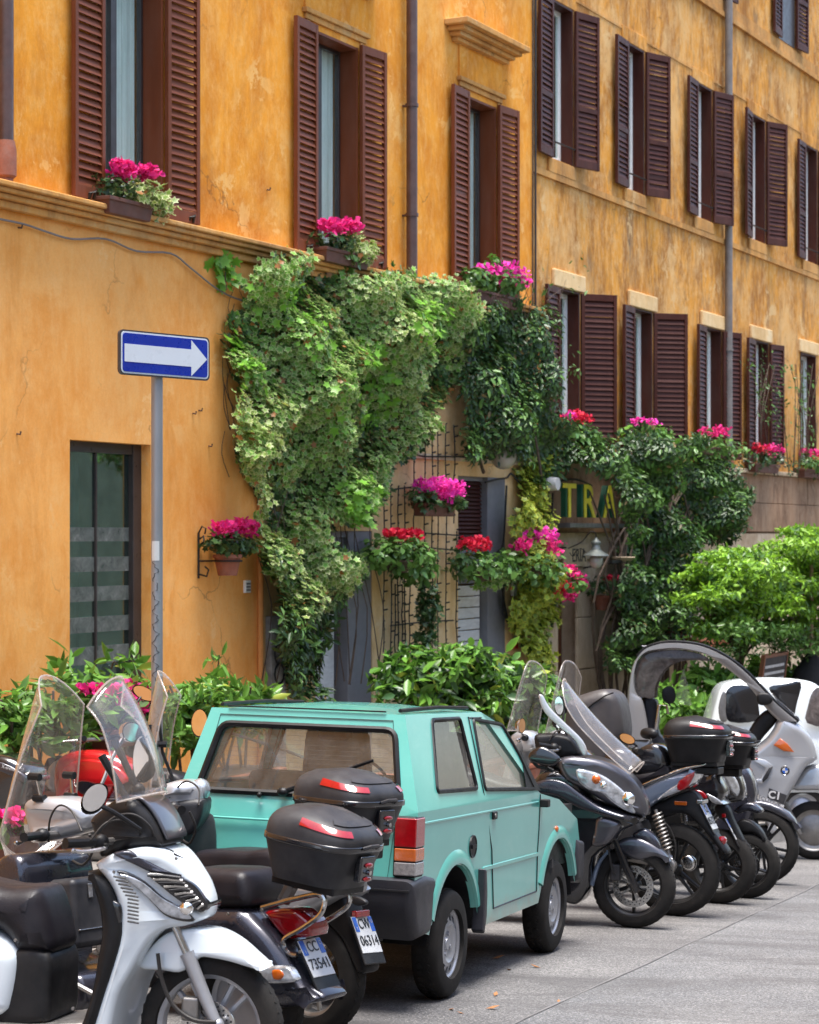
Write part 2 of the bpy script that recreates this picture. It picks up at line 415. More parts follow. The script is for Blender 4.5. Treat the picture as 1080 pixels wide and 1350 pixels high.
SL = {}
def shutter(parent, u, z0, z1, w, side, ang, mt, y=-.03, n=30, mid=(), stuff=False, tk=.045):
    """a louvred leaf hinged at u; side -1 opens to the left, +1 to the right"""
    h = z1-z0; st = .05; b = MB()
    b.bx(0, st, -tk, 0, 0, h); b.bx(w-st, w, -tk, 0, 0, h)
    b.bx(st, w-st, -tk+.002, -.002, 0, .11); b.bx(st, w-st, -tk+.002, -.002, h-.09, h)
    for f in mid: b.bx(st, w-st, -tk+.002, -.002, h*f-.035, h*f+.035)
    fr = b.build('shutter', mt, parent, smooth=0, bevel=.004, seg=1)
    if side > 0: Mx = Matrix.Translation((u, y, z0)) @ Matrix.Rotation(-R(ang), 4, 'Z')
    else: Mx = Matrix.Translation((u, y, z0)) @ Matrix.Rotation(R(ang), 4, 'Z') @ Matrix.Translation((-w, 0, 0))
    fr.matrix_local = Mx
    key = (round(w, 3), mt.name)
    if key not in SL:
        s = MB(); s.box((0, 0, 0), (w-2*st-.002, .006, .070 if mt is MT['shutter_brown'] else .078), Matrix.Rotation(R(-24) if mt is MT['shutter_brown'] else R(-20), 4, 'X')); tmp = s.build('slat', mt, fr, smooth=0)
        SL[key] = (tmp.data, s); C.objects.unlink(tmp); bpy.data.objects.remove(tmp)
    me, sb = SL[key]
    lo, hi = .11, h-.09; sp = (hi-lo)/n; acc = MB()
    for i in range(n):
        z = lo+(i+.5)*sp
        if any(abs(z-h*f) < .05 for f in mid): continue
        dz = random.uniform(-.003, .003); tl = random.uniform(-.07, .07) if random.random() < .94 else random.uniform(-.3, .3)
        if stuff: acc.add(sb.v, sb.f, Matrix.Translation((w/2, -tk/2, z+dz)) @ Matrix.Rotation(tl, 4, 'X'))
        else:
            o = bpy.data.objects.new('slat', me); C.objects.link(o); o.parent = fr; o.location = (w/2, -tk/2, z+dz); o.rotation_euler.x = tl
    if stuff: acc.build('slats', mt, fr, smooth=0, kind='stuff')
    return fr

def window(parent, u0, u1, z0, z1, y, mts, curtain, depth=.2, split=True, jamb=None):
    fm = mts; b = MB(); t = .06 if fm is not MT['frame_white'] else .085
    yy = y+depth-.05
    b.bx(u0, u0+t, yy, yy+.05, z0, z1); b.bx(u1-t, u1, yy, yy+.05, z0, z1); b.bx(u0+t, u1-t, yy+.002, yy+.048, z0, z0+t); b.bx(u0+t, u1-t, yy+.002, yy+.048, z1-t, z1)
    if split: b.bx((u0+u1)/2-.045, (u0+u1)/2+.045, yy-.012, yy+.046, z0+t, z1-t)
    f = b.build('window', fm, parent, smooth=0, bevel=.004, seg=1)
    g = MB(); g.bx(u0+t, u1-t, yy+.02, yy+.026, z0+t, z1-t); g.build('pane', MT['glass_win'], f, smooth=0)
    c = MB(); n = 26
    rows = [[(u0+t+(u1-u0-2*t)*i/n, yy+.09+.012*math.sin(i*2.1)+.008*math.sin(i*.9), z) for i in range(n+1)] for z in (z0+.04, z1-.04)]
    if curtain is not None: c.grid(rows).build('curtain', curtain, f)
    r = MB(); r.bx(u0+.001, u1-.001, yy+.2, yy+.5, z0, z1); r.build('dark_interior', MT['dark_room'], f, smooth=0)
    if jamb is not None:
        j = MB(); j.bx(u0, u0+.02, y-.015, yy-.002, z0, z1); j.bx(u1-.03, u1, y-.015, yy-.002, z0, z1); j.bx(u0+.02, u1-.03, y-.013, yy-.002, z1-.03, z1)
        j.build('jamb', jamb, f, smooth=0, bevel=.003, seg=1)
    return f

# ---- orange building, upper floor
E2 = CH
zs0, zs1 = E2+2.83, E2+5.15
def hinge(px, z): return W(px, 0)[0]
UW = [(W(129, 300)[0], W(214, 300)[0]), (W(411, 300)[0], W(471, 300)[0]), (W(612, 300)[0], W(653, 300)[0])]
SW = (W(92, 600)[0], W(199, 600)[0], -1.15, CH+.80)
holes = [(a, b, zs0-.02, zs1-.03) for a, b in UW]
zC = E2+2.60
wall(ORANGE, U0, UC, zC, 16, holes, 0, MT['plaster_upper'], 'upper_wall', .3)
wall(ORANGE, U0, W(346, 700)[0], -6, zC, [SW], 0, MT['plaster_low'], 'street_level_wall', .28)
cz = zC-.02
for i, (a, b) in enumerate(UW):
    window(ORANGE, a, b, zs0-.02, zs1-.03, 0, MT['frame_dark'], MT['curtain'], .24, split=True, jamb=MT['shutter_brown'])
    w = .47
    shutter(ORANGE, a+.01, zs0, zs1, w, -1, 3, MT['shutter_brown'], n=31)
    shutter(ORANGE, b-.01, zs0, zs1, w, 1, 6 if i else 5, MT['shutter_brown'], n=31)
    # moulded surround, frieze and hood
    m = MB(); m.bx(a-.16, b+.16, -.03, .0, zs1+.04, zs1+.10); m.bx(a-.2, b+.2, -.06, .0, zs1+.10, zs1+.15)
    m.bx(a-.12, a-.05, -.02, 0, zs0, zs1+.04); m.bx(b+.05, b+.12, -.02, 0, zs0, zs1+.04)
    m.build('window_surround', MT['trim'], ORANGE, smooth=0, bevel=.008)
    fz = MB(); fz.bx(a-.16, b+.16, -.02, 0, zs1+.15, zs1+.52); fz.build('frieze_panel', MT['plaster_upper'], ORANGE, smooth=0)
    p = MB()
    for k, (d, zz, hh) in enumerate([(.09, .52, .05), (.15, .57, .05), (.22, .62, .05), (.30, .67, .07)]):
        p.bx(a-.26-d*.9, b+.16+d*.7, -d, 0, zs1+zz, zs1+zz+hh)
    p.build('window_hood', MT['trim'], ORANGE, smooth=0, bevel=.012)
for a, b in UW[:2]:
    for uu in (a-.25, b+.3):
        q = MB(); q.tube([(uu, -.07, zs0-.02), (uu, -.1, zs0+.05), (uu+.03, -.13, zs0+.07), (uu+.05, -.1, zs0+.01)], .016, 6); q.build('shutter_stop', MT['iron'], ORANGE)
# cornice under the windows
c = MB(); c.bx(U0, UC+.02, -.20, 0, zs0-.075, zs0-.03); c.bx(U0, UC, -.165, 0, zs0-.115, zs0-.075); c.bx(U0, UC, -.12, 0, zs0-.16, zs0-.115); c.bx(U0, UC, -.07, 0, zs0-.225, zs0-.16)
c.build('cornice', MT['trim'], ORANGE, smooth=0, bevel=.012)
# corner pilaster capital on the right
c = MB(); c.bx(UC-1.1, UC+.05, -.05, .1, E2+7.0, E2+7.07); c.bx(UC-1.1, UC+.08, -.09, .1, E2+7.07, E2+7.2); c.bx(UC-.02, UC+.0, -.002, REC, -5, 16)
c.build('corner_moulding', MT['trim'], ORANGE, smooth=0, bevel=.01)
# drainpipes
def drainpipe(parent, u, z0, z1, r, mt, y, cl):
    b = MB(); b.tube([(u, y, z0), (u, y, z1)], r, 14); o = b.build('drainpipe', mt, parent)
    for z in cl:
        k = MB(); k.lathe([(r, -.02), (r+.012, -.018), (r+.012, .018), (r, .02)], 'z', 14, (u, y, z)); k.bx(u-.02, u+.02, y, 0 if y < 0 else y+.1, z-.01, z+.01); k.build('pipe_clamp', mt, o)
    return o
drainpipe(ORANGE, W(541, 200, -.09)[0], zC-.2, 16, .062, MT['pipe_brown'], -.11, [E2+3.5, E2+4.7, E2+6.2])
dp = drainpipe(ORANGE, W(5, 200, -.09)[0], zs0+.3, 16, .062, MT['pipe_brown'], -.11, [E2+4.4])
b = MB(); uu = W(5, 200, -.09)[0]; b.lathe([(.062, .0), (.085, .02), (.085, .22), (.07, .3)], 'z', 14, (uu, -.11, zs0+.0)); b.tube([(uu, -.11, zs0), (uu, -.11, zs0-.05)], .06, 10); b.build('pipe_boot', MT['terracotta'], dp)
pu = W(340, 700)[0]; b = MB(); b.tube([(pu, -.03, -5), (pu, -.03, CH+.9)], .03, 10); b.build('thin_painted_pipe', MT['pipe_orange'], ORANGE)
# shop window
a0, a1, c0, c1 = SW
b = MB(); t = .07
b.bx(a0, a0+.03, .12, .2, c0, c1); b.bx(a1-.13, a1, .1, .2, c0, c1); b.bx(a0, a1, .11, .19, c1-.09, c1); b.bx(a0+.47*(a1-a0)-.012, a0+.47*(a1-a0)+.012, .13, .17, c0, c1-.09)
sw = b.build('shop_window', MT['frame_dark'], ORANGE, smooth=0, bevel=.004)
g = MB(); g.bx(a0+.03, a1-.13, .15, .157, c0, c1-.09); g.build('pane', acrylic('shop_glass', (.62, .80, .76), .03, .01, 2.6, (.62, .86, .82)), sw, smooth=0)
frost = acrylic('frosted_film', (.40, .58, .55), .36, .3)
for (t0, t1) in ((695, 714), (735, 755), (775, 795), (816, 837), (856, 880), (900, 925)):
    z1 = W(100, t0)[1]; z0 = W(100, t1)[1]
    g = MB(); g.bx(a0+.03, a1-.13, .1465, .149, z0, z1); g.build('frosted_stripe', frost, sw, smooth=0)
r = MB(); r.grid([[(a0, .9, -3), (a1+1, .9, -3)], [(a0, .9, 4), (a1+1, .9, 4)]]); r.build('shop_interior', mat('shop_interior', (.22, .34, .32), .9, var=.4, vs=2), sw, smooth=0)
cu = MB(); n = 30; uu0, uu1 = a0+.04, a0+.5*(a1-a0)
cu.grid([[(uu0+(uu1-uu0)*i/n, .35+.02*math.sin(i*1.9), z) for i in range(n+1)] for z in (c0, c1-.1)]); cu.build('curtain', mat('grey_curtain', (.16, .18, .19), .9, var=.3, streak=(8, 1, .1)), sw)
# cable sagging along the wall
pts = [WP(x, y, -.03) for x, y in [(-20, 285), (30, 295), (60, 305), (95, 315), (140, 315), (180, 331), (225, 334), (250, 352), (285, 380), (310, 393), (335, 400)]]
b = MB(); b.tube(catmull(pts, 4, False), .009, 6); b.build('wall_cable', MT['pipe_grey'], ORANGE)
hk = mat('rust_mark', (.09, .045, .025), .8)
for x, y in ((22, 572), (254, 545), (262, 541), (275, 588), (24, 300), (352, 250)):
    u, z = W(x, y); k = MB(); k.tube([(u, 0, z), (u+.005, -.03, z-.005), (u+.01, -.035, z+.02)], .008, 5); k.build('wall_hook', hk, ORANGE)
bell = MB(); u, z = W(324, 772); bell.bx(u-.05, u+.05, -.03, 0, z-.07, z+.05); bl = bell.build('doorbell', MT['frame_white'], ORANGE, smooth=0, bevel=.006)
for k in range(3):
    q = MB(); q.bx(u-.035, u+.035, -.034, -.029, z-.05+.03*k, z-.035+.03*k); q.build('button', MT['dull_metal'], bl, smooth=0)

# ---- tan street-level part of the orange building
TL, TR = W(346, 700)[0], UC
wt = CH+1.02
D1 = (W(418, 800)[0], W(493, 800)[0], -5, W(460, 700)[1])
D2 = (W(606, 700)[0], W(668, 700)[0], -5, W(610, 627)[1])
wall(ORANGE, TL, TR, -6, zC, [D1, D2], .02, MT['plaster_tan'], 'tan_wall', .25)
b = MB(); b.bx(TL, TR, -.03, .02, W(580, 603)[1]-.03, W(580, 603)[1]+.03); b.build('stone_band', MT['stone_pale'], ORANGE, smooth=0, bevel=.01)
b = MB(); b.bx(W(352, 850)[0], W(372, 850)[0], -.05, .02, -5, W(360, 812)[1]); pl = b.build('grey_stone_pier', mat('graffiti_pier', (.33, .32, .3), .8, var=.45, vs=7, dust=.4), ORANGE, smooth=0, bevel=.01)
for zz in (W(363, 862)[1], W(363, 888)[1]):
    b = MB(); u = W(362, 860)[0]; b.tube([(u+.09*math.cos(k*.52), -.055, zz+.10*math.sin(k*.52)) for k in range(12)], .012, 4, closed=True); b.build('painted_ring', MT['print_black'], pl)
# grey door
b = MB(); e = W(460, 700)[0]
b.bx(W(462, 800)[0], D1[1], .03, .2, -5, D1[3]); b.bx(D1[0], D1[1], .05, .2, D1[3]-.07, D1[3]+.0)
gd = b.build('grey_door', MT['grey_door'], ORANGE, smooth=0, bevel=.006)
b = MB(); b.bx(D1[0], W(458, 800)[0], .16, .2, -5, W(440, 760)[1]); b.build('door_leaf', MT['pale_door'], gd, smooth=0)
b = MB(); b.bx(D1[0]+.08, W(450, 800)[0], .145, .16, -5, W(440, 790)[1]); b.build('door_panel', MT['pale_door'], gd, smooth=0, bevel=.008)
def louvre(parent, u0, u1, z0, z1, y, n, mt, fmat):
    b = MB(); b.bx(u0, u0+.05, y, y+.06, z0, z1); b.bx(u1-.05, u1, y, y+.06, z0, z1); b.bx(u0+.05, u1-.05, y+.001, y+.058, z1-.05, z1); b.bx(u0+.05, u1-.05, y+.001, y+.058, z0, z0+.05)
    b.bx(u0, u1, y+.08, y+.09, z0, z1)
    f = b.build('louvre_vent', fmat, parent, smooth=0)
    s = MB(); s.box((0, 0, 0), (u1-u0-.102, .008, .06), Matrix.Rotation(R(-40), 4, 'X')); t = s.build('slat', mt, f, smooth=0); me = t.data
    for i in range(n):
        o = t if i == 0 else bpy.data.objects.new('slat', me)
        if i: C.objects.link(o); o.parent = f
        o.location = ((u0+u1)/2, y+.035, z0+.06+(z1-z0-.11)*(i+.5)/n)
    return f
louvre(ORANGE, D1[0], W(462, 760)[0], W(440, 755)[1], D1[3]-.07, .08, 12, MT['shutter_dark'], MT['grey_door'])
dv = W(655, 730)[1]
louvre(ORANGE, D2[0], W(660, 700)[0], dv, D2[3], .08, 17, MT['shutter_dark'], MT['grey_door'])
b = MB(); b.bx(W(645, 800)[0], D2[1], .02, .2, -5, D2[3]-.0); b.bx(D2[0], W(645, 800)[0], .1, .2, W(620, 770)[1], dv)
g2 = b.build('grey_doorway', MT['grey_door'], ORANGE, smooth=0, bevel=.006)
zz = -4.5; bw = (W(620, 800)[1]-W(620, 815)[1])
while zz < W(620, 778)[1]:
    b = MB(); b.bx(D2[0]+.01, W(644, 800)[0], .115, .14, zz+.006, zz+bw-.006); b.build('board', MT['pale_door'], g2, smooth=0, bevel=.003, seg=1); zz += bw
# little wall fittings by the doorway
for (x, y, w, h, mt) in ((677, 775, .1, .2, 'frame_white'), (682, 835, .12, .12, 'grey_door'), (679, 850, .08, .1, 'red_paint'), (728, 798, .08, .12, 'frame_white')):
    u, z = W(x, y); b = MB(); b.bx(u-w/2, u+w/2, -.03, .02, z-h/2, z+h/2); b.build('wall_fitting', MT[mt], ORANGE, smooth=0, bevel=.006)

# ---- weathered ochre building
y0 = REC
up = [(88, 178), (366, 438), (621, 685), (821, 880), (1016, 1072)]
UPW = [(W(690+a/2.769, 200, y0)[0], W(690+b/2.769, 200, y0)[0]) for a, b in [(92, 178), (368, 438), (623, 685), (822, 880), (1018, 1070)]]
UPW.append((UPW[-1][0]+2.75, UPW[-1][0]+3.75))
zu0, zu1 = E2+4.84, E2+6.88
LOW = [(W(732, 480, y0)[0], W(763, 480, y0)[0]), (W(831, 480, y0)[0], W(859, 480, y0)[0]), (W(926, 480, y0)[0], W(943, 480, y0)[0]+.25), (W(991, 480, y0)[0], W(1012, 480, y0)[0]), (W(1055, 480, y0)[0], W(1075, 480, y0)[0])]
zl0, zl1 = E2+1.22, E2+3.2
t0, t1 = E2+8.42, E2+10.4
TOP = [(UPW[2][0]+.3, UPW[2][0]+1.3), (W(1047, 30, y0)[0]-.9, W(1047, 30, y0)[0]+.0)]
holes = [(a, b, zu0, zu1) for a, b in UPW]+[(a, b, zl0, zl1) for a, b in LOW]
zB = E2+1.02
wall(OCHRE, UC, UE, zB, 18, holes, y0, MT['plaster_worn'], 'upper_wall', .25)
wall(OCHRE, UC, UE, E2+.02, zB-.0, [], y0+.03, MT['stone_rust'], 'stone_band_wall')
DR = (W(735, 800, y0)[0], W(766, 800, y0)[0], -7, W(750, 745, y0)[1])
dr2 = (W(1056, 850, y0)[0], W(1066, 850, y0)[0], -7, W(1060, 775, y0)[1])
wall(OCHRE, UC, UE, -9, E2+.02, [DR, dr2], y0, MT['stone_pale'], 'stone_base_wall', .4)
b = MB(); b.bx(DR[0], DR[1], y0+.3, y0+.36, DR[2], DR[3]); d = b.build('door', MT['wood_door'], OCHRE, smooth=0)
for k in range(4):
    w = (DR[1]-DR[0])/4; b = MB(); b.bx(DR[0]+k*w+.01, DR[0]+(k+1)*w-.01, y0+.27, y0+.3, DR[2], DR[3]); b.build('board', MT['wood_door'], d, smooth=0, bevel=.004, seg=1)
b = MB(); b.bx(dr2[0], dr2[1], y0+.3, y0+.36, dr2[2], dr2[3]); b.build('door', MT['frame_dark'], OCHRE, smooth=0)
cnt = 0
def b2pair(a, b, z0, z1, n, la, ra, wl=.5, wr=.5, mid=(.42,), stuff=False, mt='shutter_dark'):
    shutter(OCHRE, a+.01, z0, z1, wl, -1, la, MT[mt], y=y0-.03, n=n, mid=mid, stuff=stuff)
    shutter(OCHRE, b-.01, z0, z1, wr, 1, ra, MT[mt], y=y0-.03, n=n, mid=mid, stuff=stuff)
for i, (a, b) in enumerate(UPW):
    window(OCHRE, a, b, zu0, zu1, y0, MT['frame_white'], None if i % 2 else MT['curtain_white'], .2, split=True, jamb=MT['shutter_dark'])
    b2pair(a, b, zu0-.02, zu1-.02, 26, [4, 3, 4, 8, 3, 4][i], [16, 22, 18, 24, 25, 12][i], mid=(.38,), stuff=i > 2)
    m = MB(); m.bx(a-.1, b+.1, y0-.02, y0, zu1+.0, zu1+.2); m.build('lintel', MT['plaster_worn'], OCHRE, smooth=0, bevel=.01)
    m = MB(); m.bx(a-.05, b+.05, y0-.04, y0, zu0-.2, zu0-.02); m.build('sill', MT['trim'], OCHRE, smooth=0, bevel=.01)
    q = MB(); q.tube([(a+.02, y0-.05, zu0+.2), (b-.02, y0-.05, zu0+.2)], .012, 5); q.build('stay_bar', MT['iron'], OCHRE)
for i, (a, b) in enumerate(LOW):
    window(OCHRE, a, b, zl0, zl1, y0, MT['frame_white'], MT['curtain_white'], .2, split=i < 3, jamb=MT['shutter_dark'])
    if i < 4: b2pair(a, b, zl0-.04, zl1-.02, 26, [4, 5, 6, 5][i], [42, 48, 20, 12][i], wl=.5, wr=.52 if i < 2 else .45, mid=())
    m = MB(); m.bx(a-.12, b+.14, y0-.05, y0, zl1+.0, zl1+.22); m.build('lintel', MT['plaster_tan'], OCHRE, smooth=0, bevel=.015)
for i, (a, b) in enumerate(TOP):
    b2pair(a, b, t0, t1, 26, 3, 6, stuff=True)
    m = MB(); m.bx(a, b, y0-.01, y0+.0, t0, t1); m.build('window', MT['frame_dark'], OCHRE, smooth=0)
m = MB(); m.bx(UC, UE, y0-.035, y0, E2+4.56, E2+4.64); m.bx(UC, UE, y0-.012, y0, E2+4.64, zu0-.2)
m.bx(UC, UE, y0-.05, y0, E2+8.12, E2+8.2); m.bx(UC, UE, y0-.02, y0, E2+8.2, E2+8.38); m.bx(UC, UE, y0-.01, y0, E2+7.02, E2+7.05)
m.build('string_course', MT['trim'], OCHRE, smooth=0, bevel=.01)
m = MB(); m.bx(UC, UE, y0-.05, y0+.03, zB-.02, zB+.05); m.build('ledge', MT['stone_pale'], OCHRE, smooth=0, bevel=.015)
drainpipe(OCHRE, W(961, 300, 0)[0], E2+1.3, 18, .06, MT['pipe_grey'], y0-.1, [E2+2.9, E2+4.9, E2+6.8, E2+8.6])
b = MB(); u = W(962, 560, 0)[0]; b.tube([(u, y0-.1, E2+1.3), (u, y0-.1, zB+.0)], .066, 10); b.build('pipe_foot', MT['terracotta'], OCHRE)
b = MB(); b.tube([(UC+.05, -.02, -3), (UC+.05, -.02, 16)], .014, 6); b.tube([(UC-.03, -.02, -3), (UC-.04, -.025, 16)], .01, 6); b.build('corner_cable', MT['cable'], OCHRE)
# stone blocks that frame the entrance and the base
def blocks(u0, u1, z0, z1, dz, y, wd=.0):
    z = z0; k = 0
    while z < z1-.02:
        h = min(dz*random.uniform(.9, 1.1), z1-z); b = MB(); b.bx(u0, u1, y-random.uniform(.03, .05), y, z+.004, z+h-.004)
        b.build('stone_block', MT['stone_pale'], OCHRE, smooth=0, bevel=.01, seg=1); z += h; k += 1
blocks(W(767, 800)[0], W(792, 800)[0], -4, W(775, 742, y0)[1], .75, y0)
blocks(W(708, 800, y0)[0], W(733, 800, y0)[0], -4, E2-.1, .75, y0)
z1 = W(750, 738, y0)[1]; z2 = W(750, 702, y0)[1]; ue = W(812, 700, y0)[0]; u = DR[0]-.1
while u < ue:
    w = random.uniform(.55, .8); b = MB(); b.bx(u+.005, u+w-.005, y0-.05, y0, z1, z2); b.build('stone_block', MT['stone_pale'], OCHRE, smooth=0, bevel=.012, seg=1); u += w
u = W(905, 700, y0)[0]
for row in range(2):
    uu = W(810, 700, y0)[0]+row*.7
    while uu < 50:
        w = random.uniform(1.5, 2.3); b = MB(); b.bx(uu+.004, uu+w-.004, y0-random.uniform(.0, .012), y0+.032, E2+.05+row*.475, E2+.05+row*.475+.468)
        b.build('stone_block', MT['stone_rust'], OCHRE, smooth=0, bevel=.008, seg=1); uu += w
# shop lettering
SB = empty('restaurant_sign_letters', FM, label='yellow and green raised letters TRA over the restaurant door', cat='sign')
sy = mat('yellow_letter', (.78, .66, .03), .5, var=.15, dust=.15); sg = mat('green_letter_side', (.015, .11, .06), .5)
zc = (W(770, 641)[1]+W(770, 686)[1])/2; hz = abs(W(770, 641)[1]-W(770, 686)[1])
for ch, px in (('T', 734), ('R', 760), ('A', 788), ('T', 820), ('T', 850), ('O', 878), ('R', 900)):
    u = W(px, 664)[0]; Mx = Matrix.Translation((u, -.13, W(px, 640+(px-751)*.0)[1]*0+zc)) @ Matrix.Rotation(R(90), 4, 'X')
    o = text_obj('letter', ch, hz*1.38, sg, SB, Mx @ Matrix.Translation((-.05, 0, 0)), ext=.035, sx=1.18, bold=.002); 
    text_obj('letter_face', ch, hz*1.38, sy, o, Mx @ Matrix.Translation((0, 0, .048)), ext=.006, sx=1.18, bold=.003)
b = MB(); b.bx(W(733, 690)[0], W(830, 690)[0], -.2, .1, zc-hz/2-.1, zc-hz/2-.04); b.build('sign_shelf', MT['dull_metal'], SB, smooth=0, bevel=.005)
b = MB(); u0, z0 = W(736, 757, y0); u1, z1 = W(766, 736, y0); 
SG = empty('small_wall_sign', FM, label='small cream sign reading ..ERIA above the brown door', cat='sign')
b.bx(u0, u1, y0-.09, y0-.06, DR[3]-.02, DR[3]+.27); pb = b.build('sign_board', mat('cream_board', (.45, .34, .2), .6, var=.2), SG, smooth=0, bevel=.004)
text_obj('lettering', '   ERIA', .25, MT['print_black'], pb, Matrix.Translation(((u0+u1)/2, y0-.092, DR[3]+.12)) @ Matrix.Rotation(R(90), 4, 'X'), ext=.002, sx=.95)

# ---- opposite side of the street (only seen in the panes)
OM = FM @ Matrix.Translation((0, -17.0, 0))
OPP = empty('opposite_building', OM, label='plain stone building across the street seen only in reflections', cat='building')
wins = [(u, u+1.1, z, z+1.9) for u in np.arange(-30, 60, 3.4) for z in (-1, 3.2, 7.2, 11)]
b = MB(); hs = wins
us = sorted({-34., 66., *[float(h[0]) for h in hs], *[float(h[1]) for h in hs]}); zsx = sorted({-9., 7.5, *[float(h[2]) for h in hs if h[3] < 7.5], *[float(h[3]) for h in hs if h[3] < 7.5]})
for i in range(len(us)-1):
    for j in range(len(zsx)-1):
        cu, cz2 = (us[i]+us[i+1])/2, (zsx[j]+zsx[j+1])/2
        hole = any(h[0] < cu < h[1] and h[2] < cz2 < h[3] for h in hs); y = .2 if hole else 0
        if not hole: b.add([(us[i], y, zsx[j]), (us[i+1], y, zsx[j]), (us[i+1], y, zsx[j+1]), (us[i], y, zsx[j+1])], [(0, 3, 2, 1)])
b.bx(-34, 66, .3, .6, -9, 7.5); b.bx(-34, 66, -.0, .25, 7.5, 7.7)
b.build('wall', mat('grey_green_stucco', (.36, .38, .33), .9, var=.25, vs=1.5, dust=.2), OPP, smooth=0)
for par, a, c, top in ((ORANGE, U0, UC, 16), (OCHRE, UC, UE, 18)):
    b = MB(); b.bx(a-.01, c+.01, .02 if par is ORANGE else y0+.01, 11, top, top+.3); b.bx(a-.01, c, 10.7, 11, -9, top); b.bx(a-.3, a, .0, 11, -9, top) if par is ORANGE else b.bx(c, c+.3, .2, 11, -9, top)
    b.build('roof', MT['plaster_tan'], par, smooth=0)  # unseen roof, back and end wall, added to stop light leaking in
# ------------------------------------------------------------- ground
def asphalt(name, base, warm):
    m, nt, p = newmat(name); v = coords(nt)
    a = noise(nt, v, .55, 6, .6, .4); g = noise(nt, v, 70, 4, .85); g2 = noise(nt, v, 34, 4, .75)
    c = ramp(nt, a, [(.3, tuple(x*.8 for x in base)), (.7, warm)])
    c = mix(nt, .75, c, ramp(nt, g, [(.36, .12), (.5, .9), (.64, 2.3)]), 'MULTIPLY')
    vo = nd(nt, 'ShaderNodeTexVoronoi'); vo.inputs['Scale'].default_value = 55; lk(nt, v, vo.inputs['Vector'])
    c = mix(nt, ramp(nt, vo.outputs['Distance'], [(.12, .38), (.28, 0.0)]), c, (.50, .48, .44))
    st = noise(nt, coords(nt, (.5, 1.6, 1)), 1.1, 8, .7, .7); c = mix(nt, ramp(nt, st, [(.47, 0.0), (.64, .7)]), c, (.05, .046, .046))
    lk(nt, c, p.inputs['Base Color']); p.inputs['Roughness'].default_value = .85
    b = bump(nt, p, g2, .5, .012); bump(nt, p, g, .7, .006, b); return m
MT['asphalt'] = asphalt('asphalt', (.082, .079, .08), (.135, .13, .126)); MT['asphalt_patch'] = asphalt('asphalt_patch', (.085, .085, .09), (.135, .133, .132))
def gp(u, y, dz=0.0):
    p = FM @ Vector((u, y, 0)); return (p.x, p.y, gz(p.x, p.y)+dz)
b = MB(); b.grid([[gp(u, y) for u in np.linspace(-60, 120, 7)] for y in (-80, -17, -4, 40)])
tag(b.build('road', MT['asphalt'], None, smooth=0), kind='structure')
KY = -4.25      # kerb line, metres out from the wall
b = MB(); b.grid([[gp(u, KY+.14, .13) for u in (-20, 90)], [gp(u, .6, .15) for u in (-20, 90)]])
tag(b.build('pavement', mat('paving', (.17, .155, .14), .85, var=.3, vs=2, bs=.4, bsc=60), None, smooth=0), kind='structure')
kb = MB(); tag(kb.grid([[gp(-20, KY, -.01), gp(90, KY, -.01)], [gp(-20, KY, .12), gp(90, KY, .12)]]).build('kerb', mat('kerb_stone', (.26, .25, .235), .8, var=.25, vs=3, dust=.3), None, smooth=0), kind='structure')
kp = bpy.data.objects['kerb']; u = 10.0
while u < 42:
    b = MB(); p = [gp(u+.004, KY-.004, -.02), gp(u+.896, KY-.004, -.02), gp(u+.896, KY+.145, -.02), gp(u+.004, KY+.145, -.02)]
    q = [(x, y, z+.156) for x, y, z in p]; b.add(p+q, [(0, 1, 2, 3), (4, 7, 6, 5), (0, 4, 5, 1), (1, 5, 6, 2), (2, 6, 7, 3), (3, 7, 4, 0)])
    b.build('kerbstone', bpy.data.materials['kerb_stone'], kp, smooth=0, bevel=.01, seg=1); u += .9
# tar seam and darker reinstated strip at lower right
a, c = G(690, 1346), G(1095, 1160)
d = (c-a).normalized(); nrm = Vector((d.y, -d.x, 0)).normalized()
def gq(p, dz): return (p.x, p.y, gz(p.x, p.y)+dz)
b = MB(); a2 = a-d*5; c2 = c+d*14
b.grid([[gq(a2+nrm*.0, .004), gq(c2, .004)], [gq(a2+nrm*7, .004), gq(c2+nrm*7, .004)]]); tag(b.build('road_patch', MT['asphalt_patch'], None, smooth=0), kind='structure')
b = MB(); L = []; Rr = []
for i in range(60):
    p = a2+(c2-a2)*(i/59)+nrm*random.uniform(-.012, .012); L.append(gq(p-nrm*random.uniform(.002, .012), .008)); Rr.append(gq(p+nrm*.006, .008))
b.grid([L, Rr]); tag(b.build('tar_seam', mat('tar', (.10, .096, .096), .7, var=.3), None, smooth=0), kind='structure')
# stray leaves and litter
lf = MB(); lf.add([(0, 0, .004), (.03, .014, .012), (.06, 0, .018), (.03, -.014, .008), (.03, 0, .003)], [(0, 3, 4), (0, 4, 1), (1, 4, 2), (4, 3, 2)])
for i, (x, y, s, lb) in enumerate([(640, 1331, 1.2, 'curled brown leaf nearest the bottom edge, right of the rear wheel'), (652, 1314, .9, 'small brown leaf just above the larger curled one'), (713, 1277, 1.1, 'tan leaf lying where the car shadow meets the light road'), (675, 1279, .8, 'tiny brown leaf inside the car shadow'), (592, 1331, .8, 'small pale leaf close to the rear tyre'), (648, 1265, 1.3, 'dark dry leaf under the car between its wheels'), (737, 1323, .7, 'yellowish leaf alone on the open road'), (612, 1337, .6, 'dark crumb of leaf at the bottom edge')]):
    p = G(x, y); o = lf.build('fallen_leaf', MT['leaf_litter'], None, label=lb, cat='leaf', group='dry leaves on the road')
    o.location = p; o.rotation_euler = (0, 0, i*1.3); o.scale = (s, s, s)
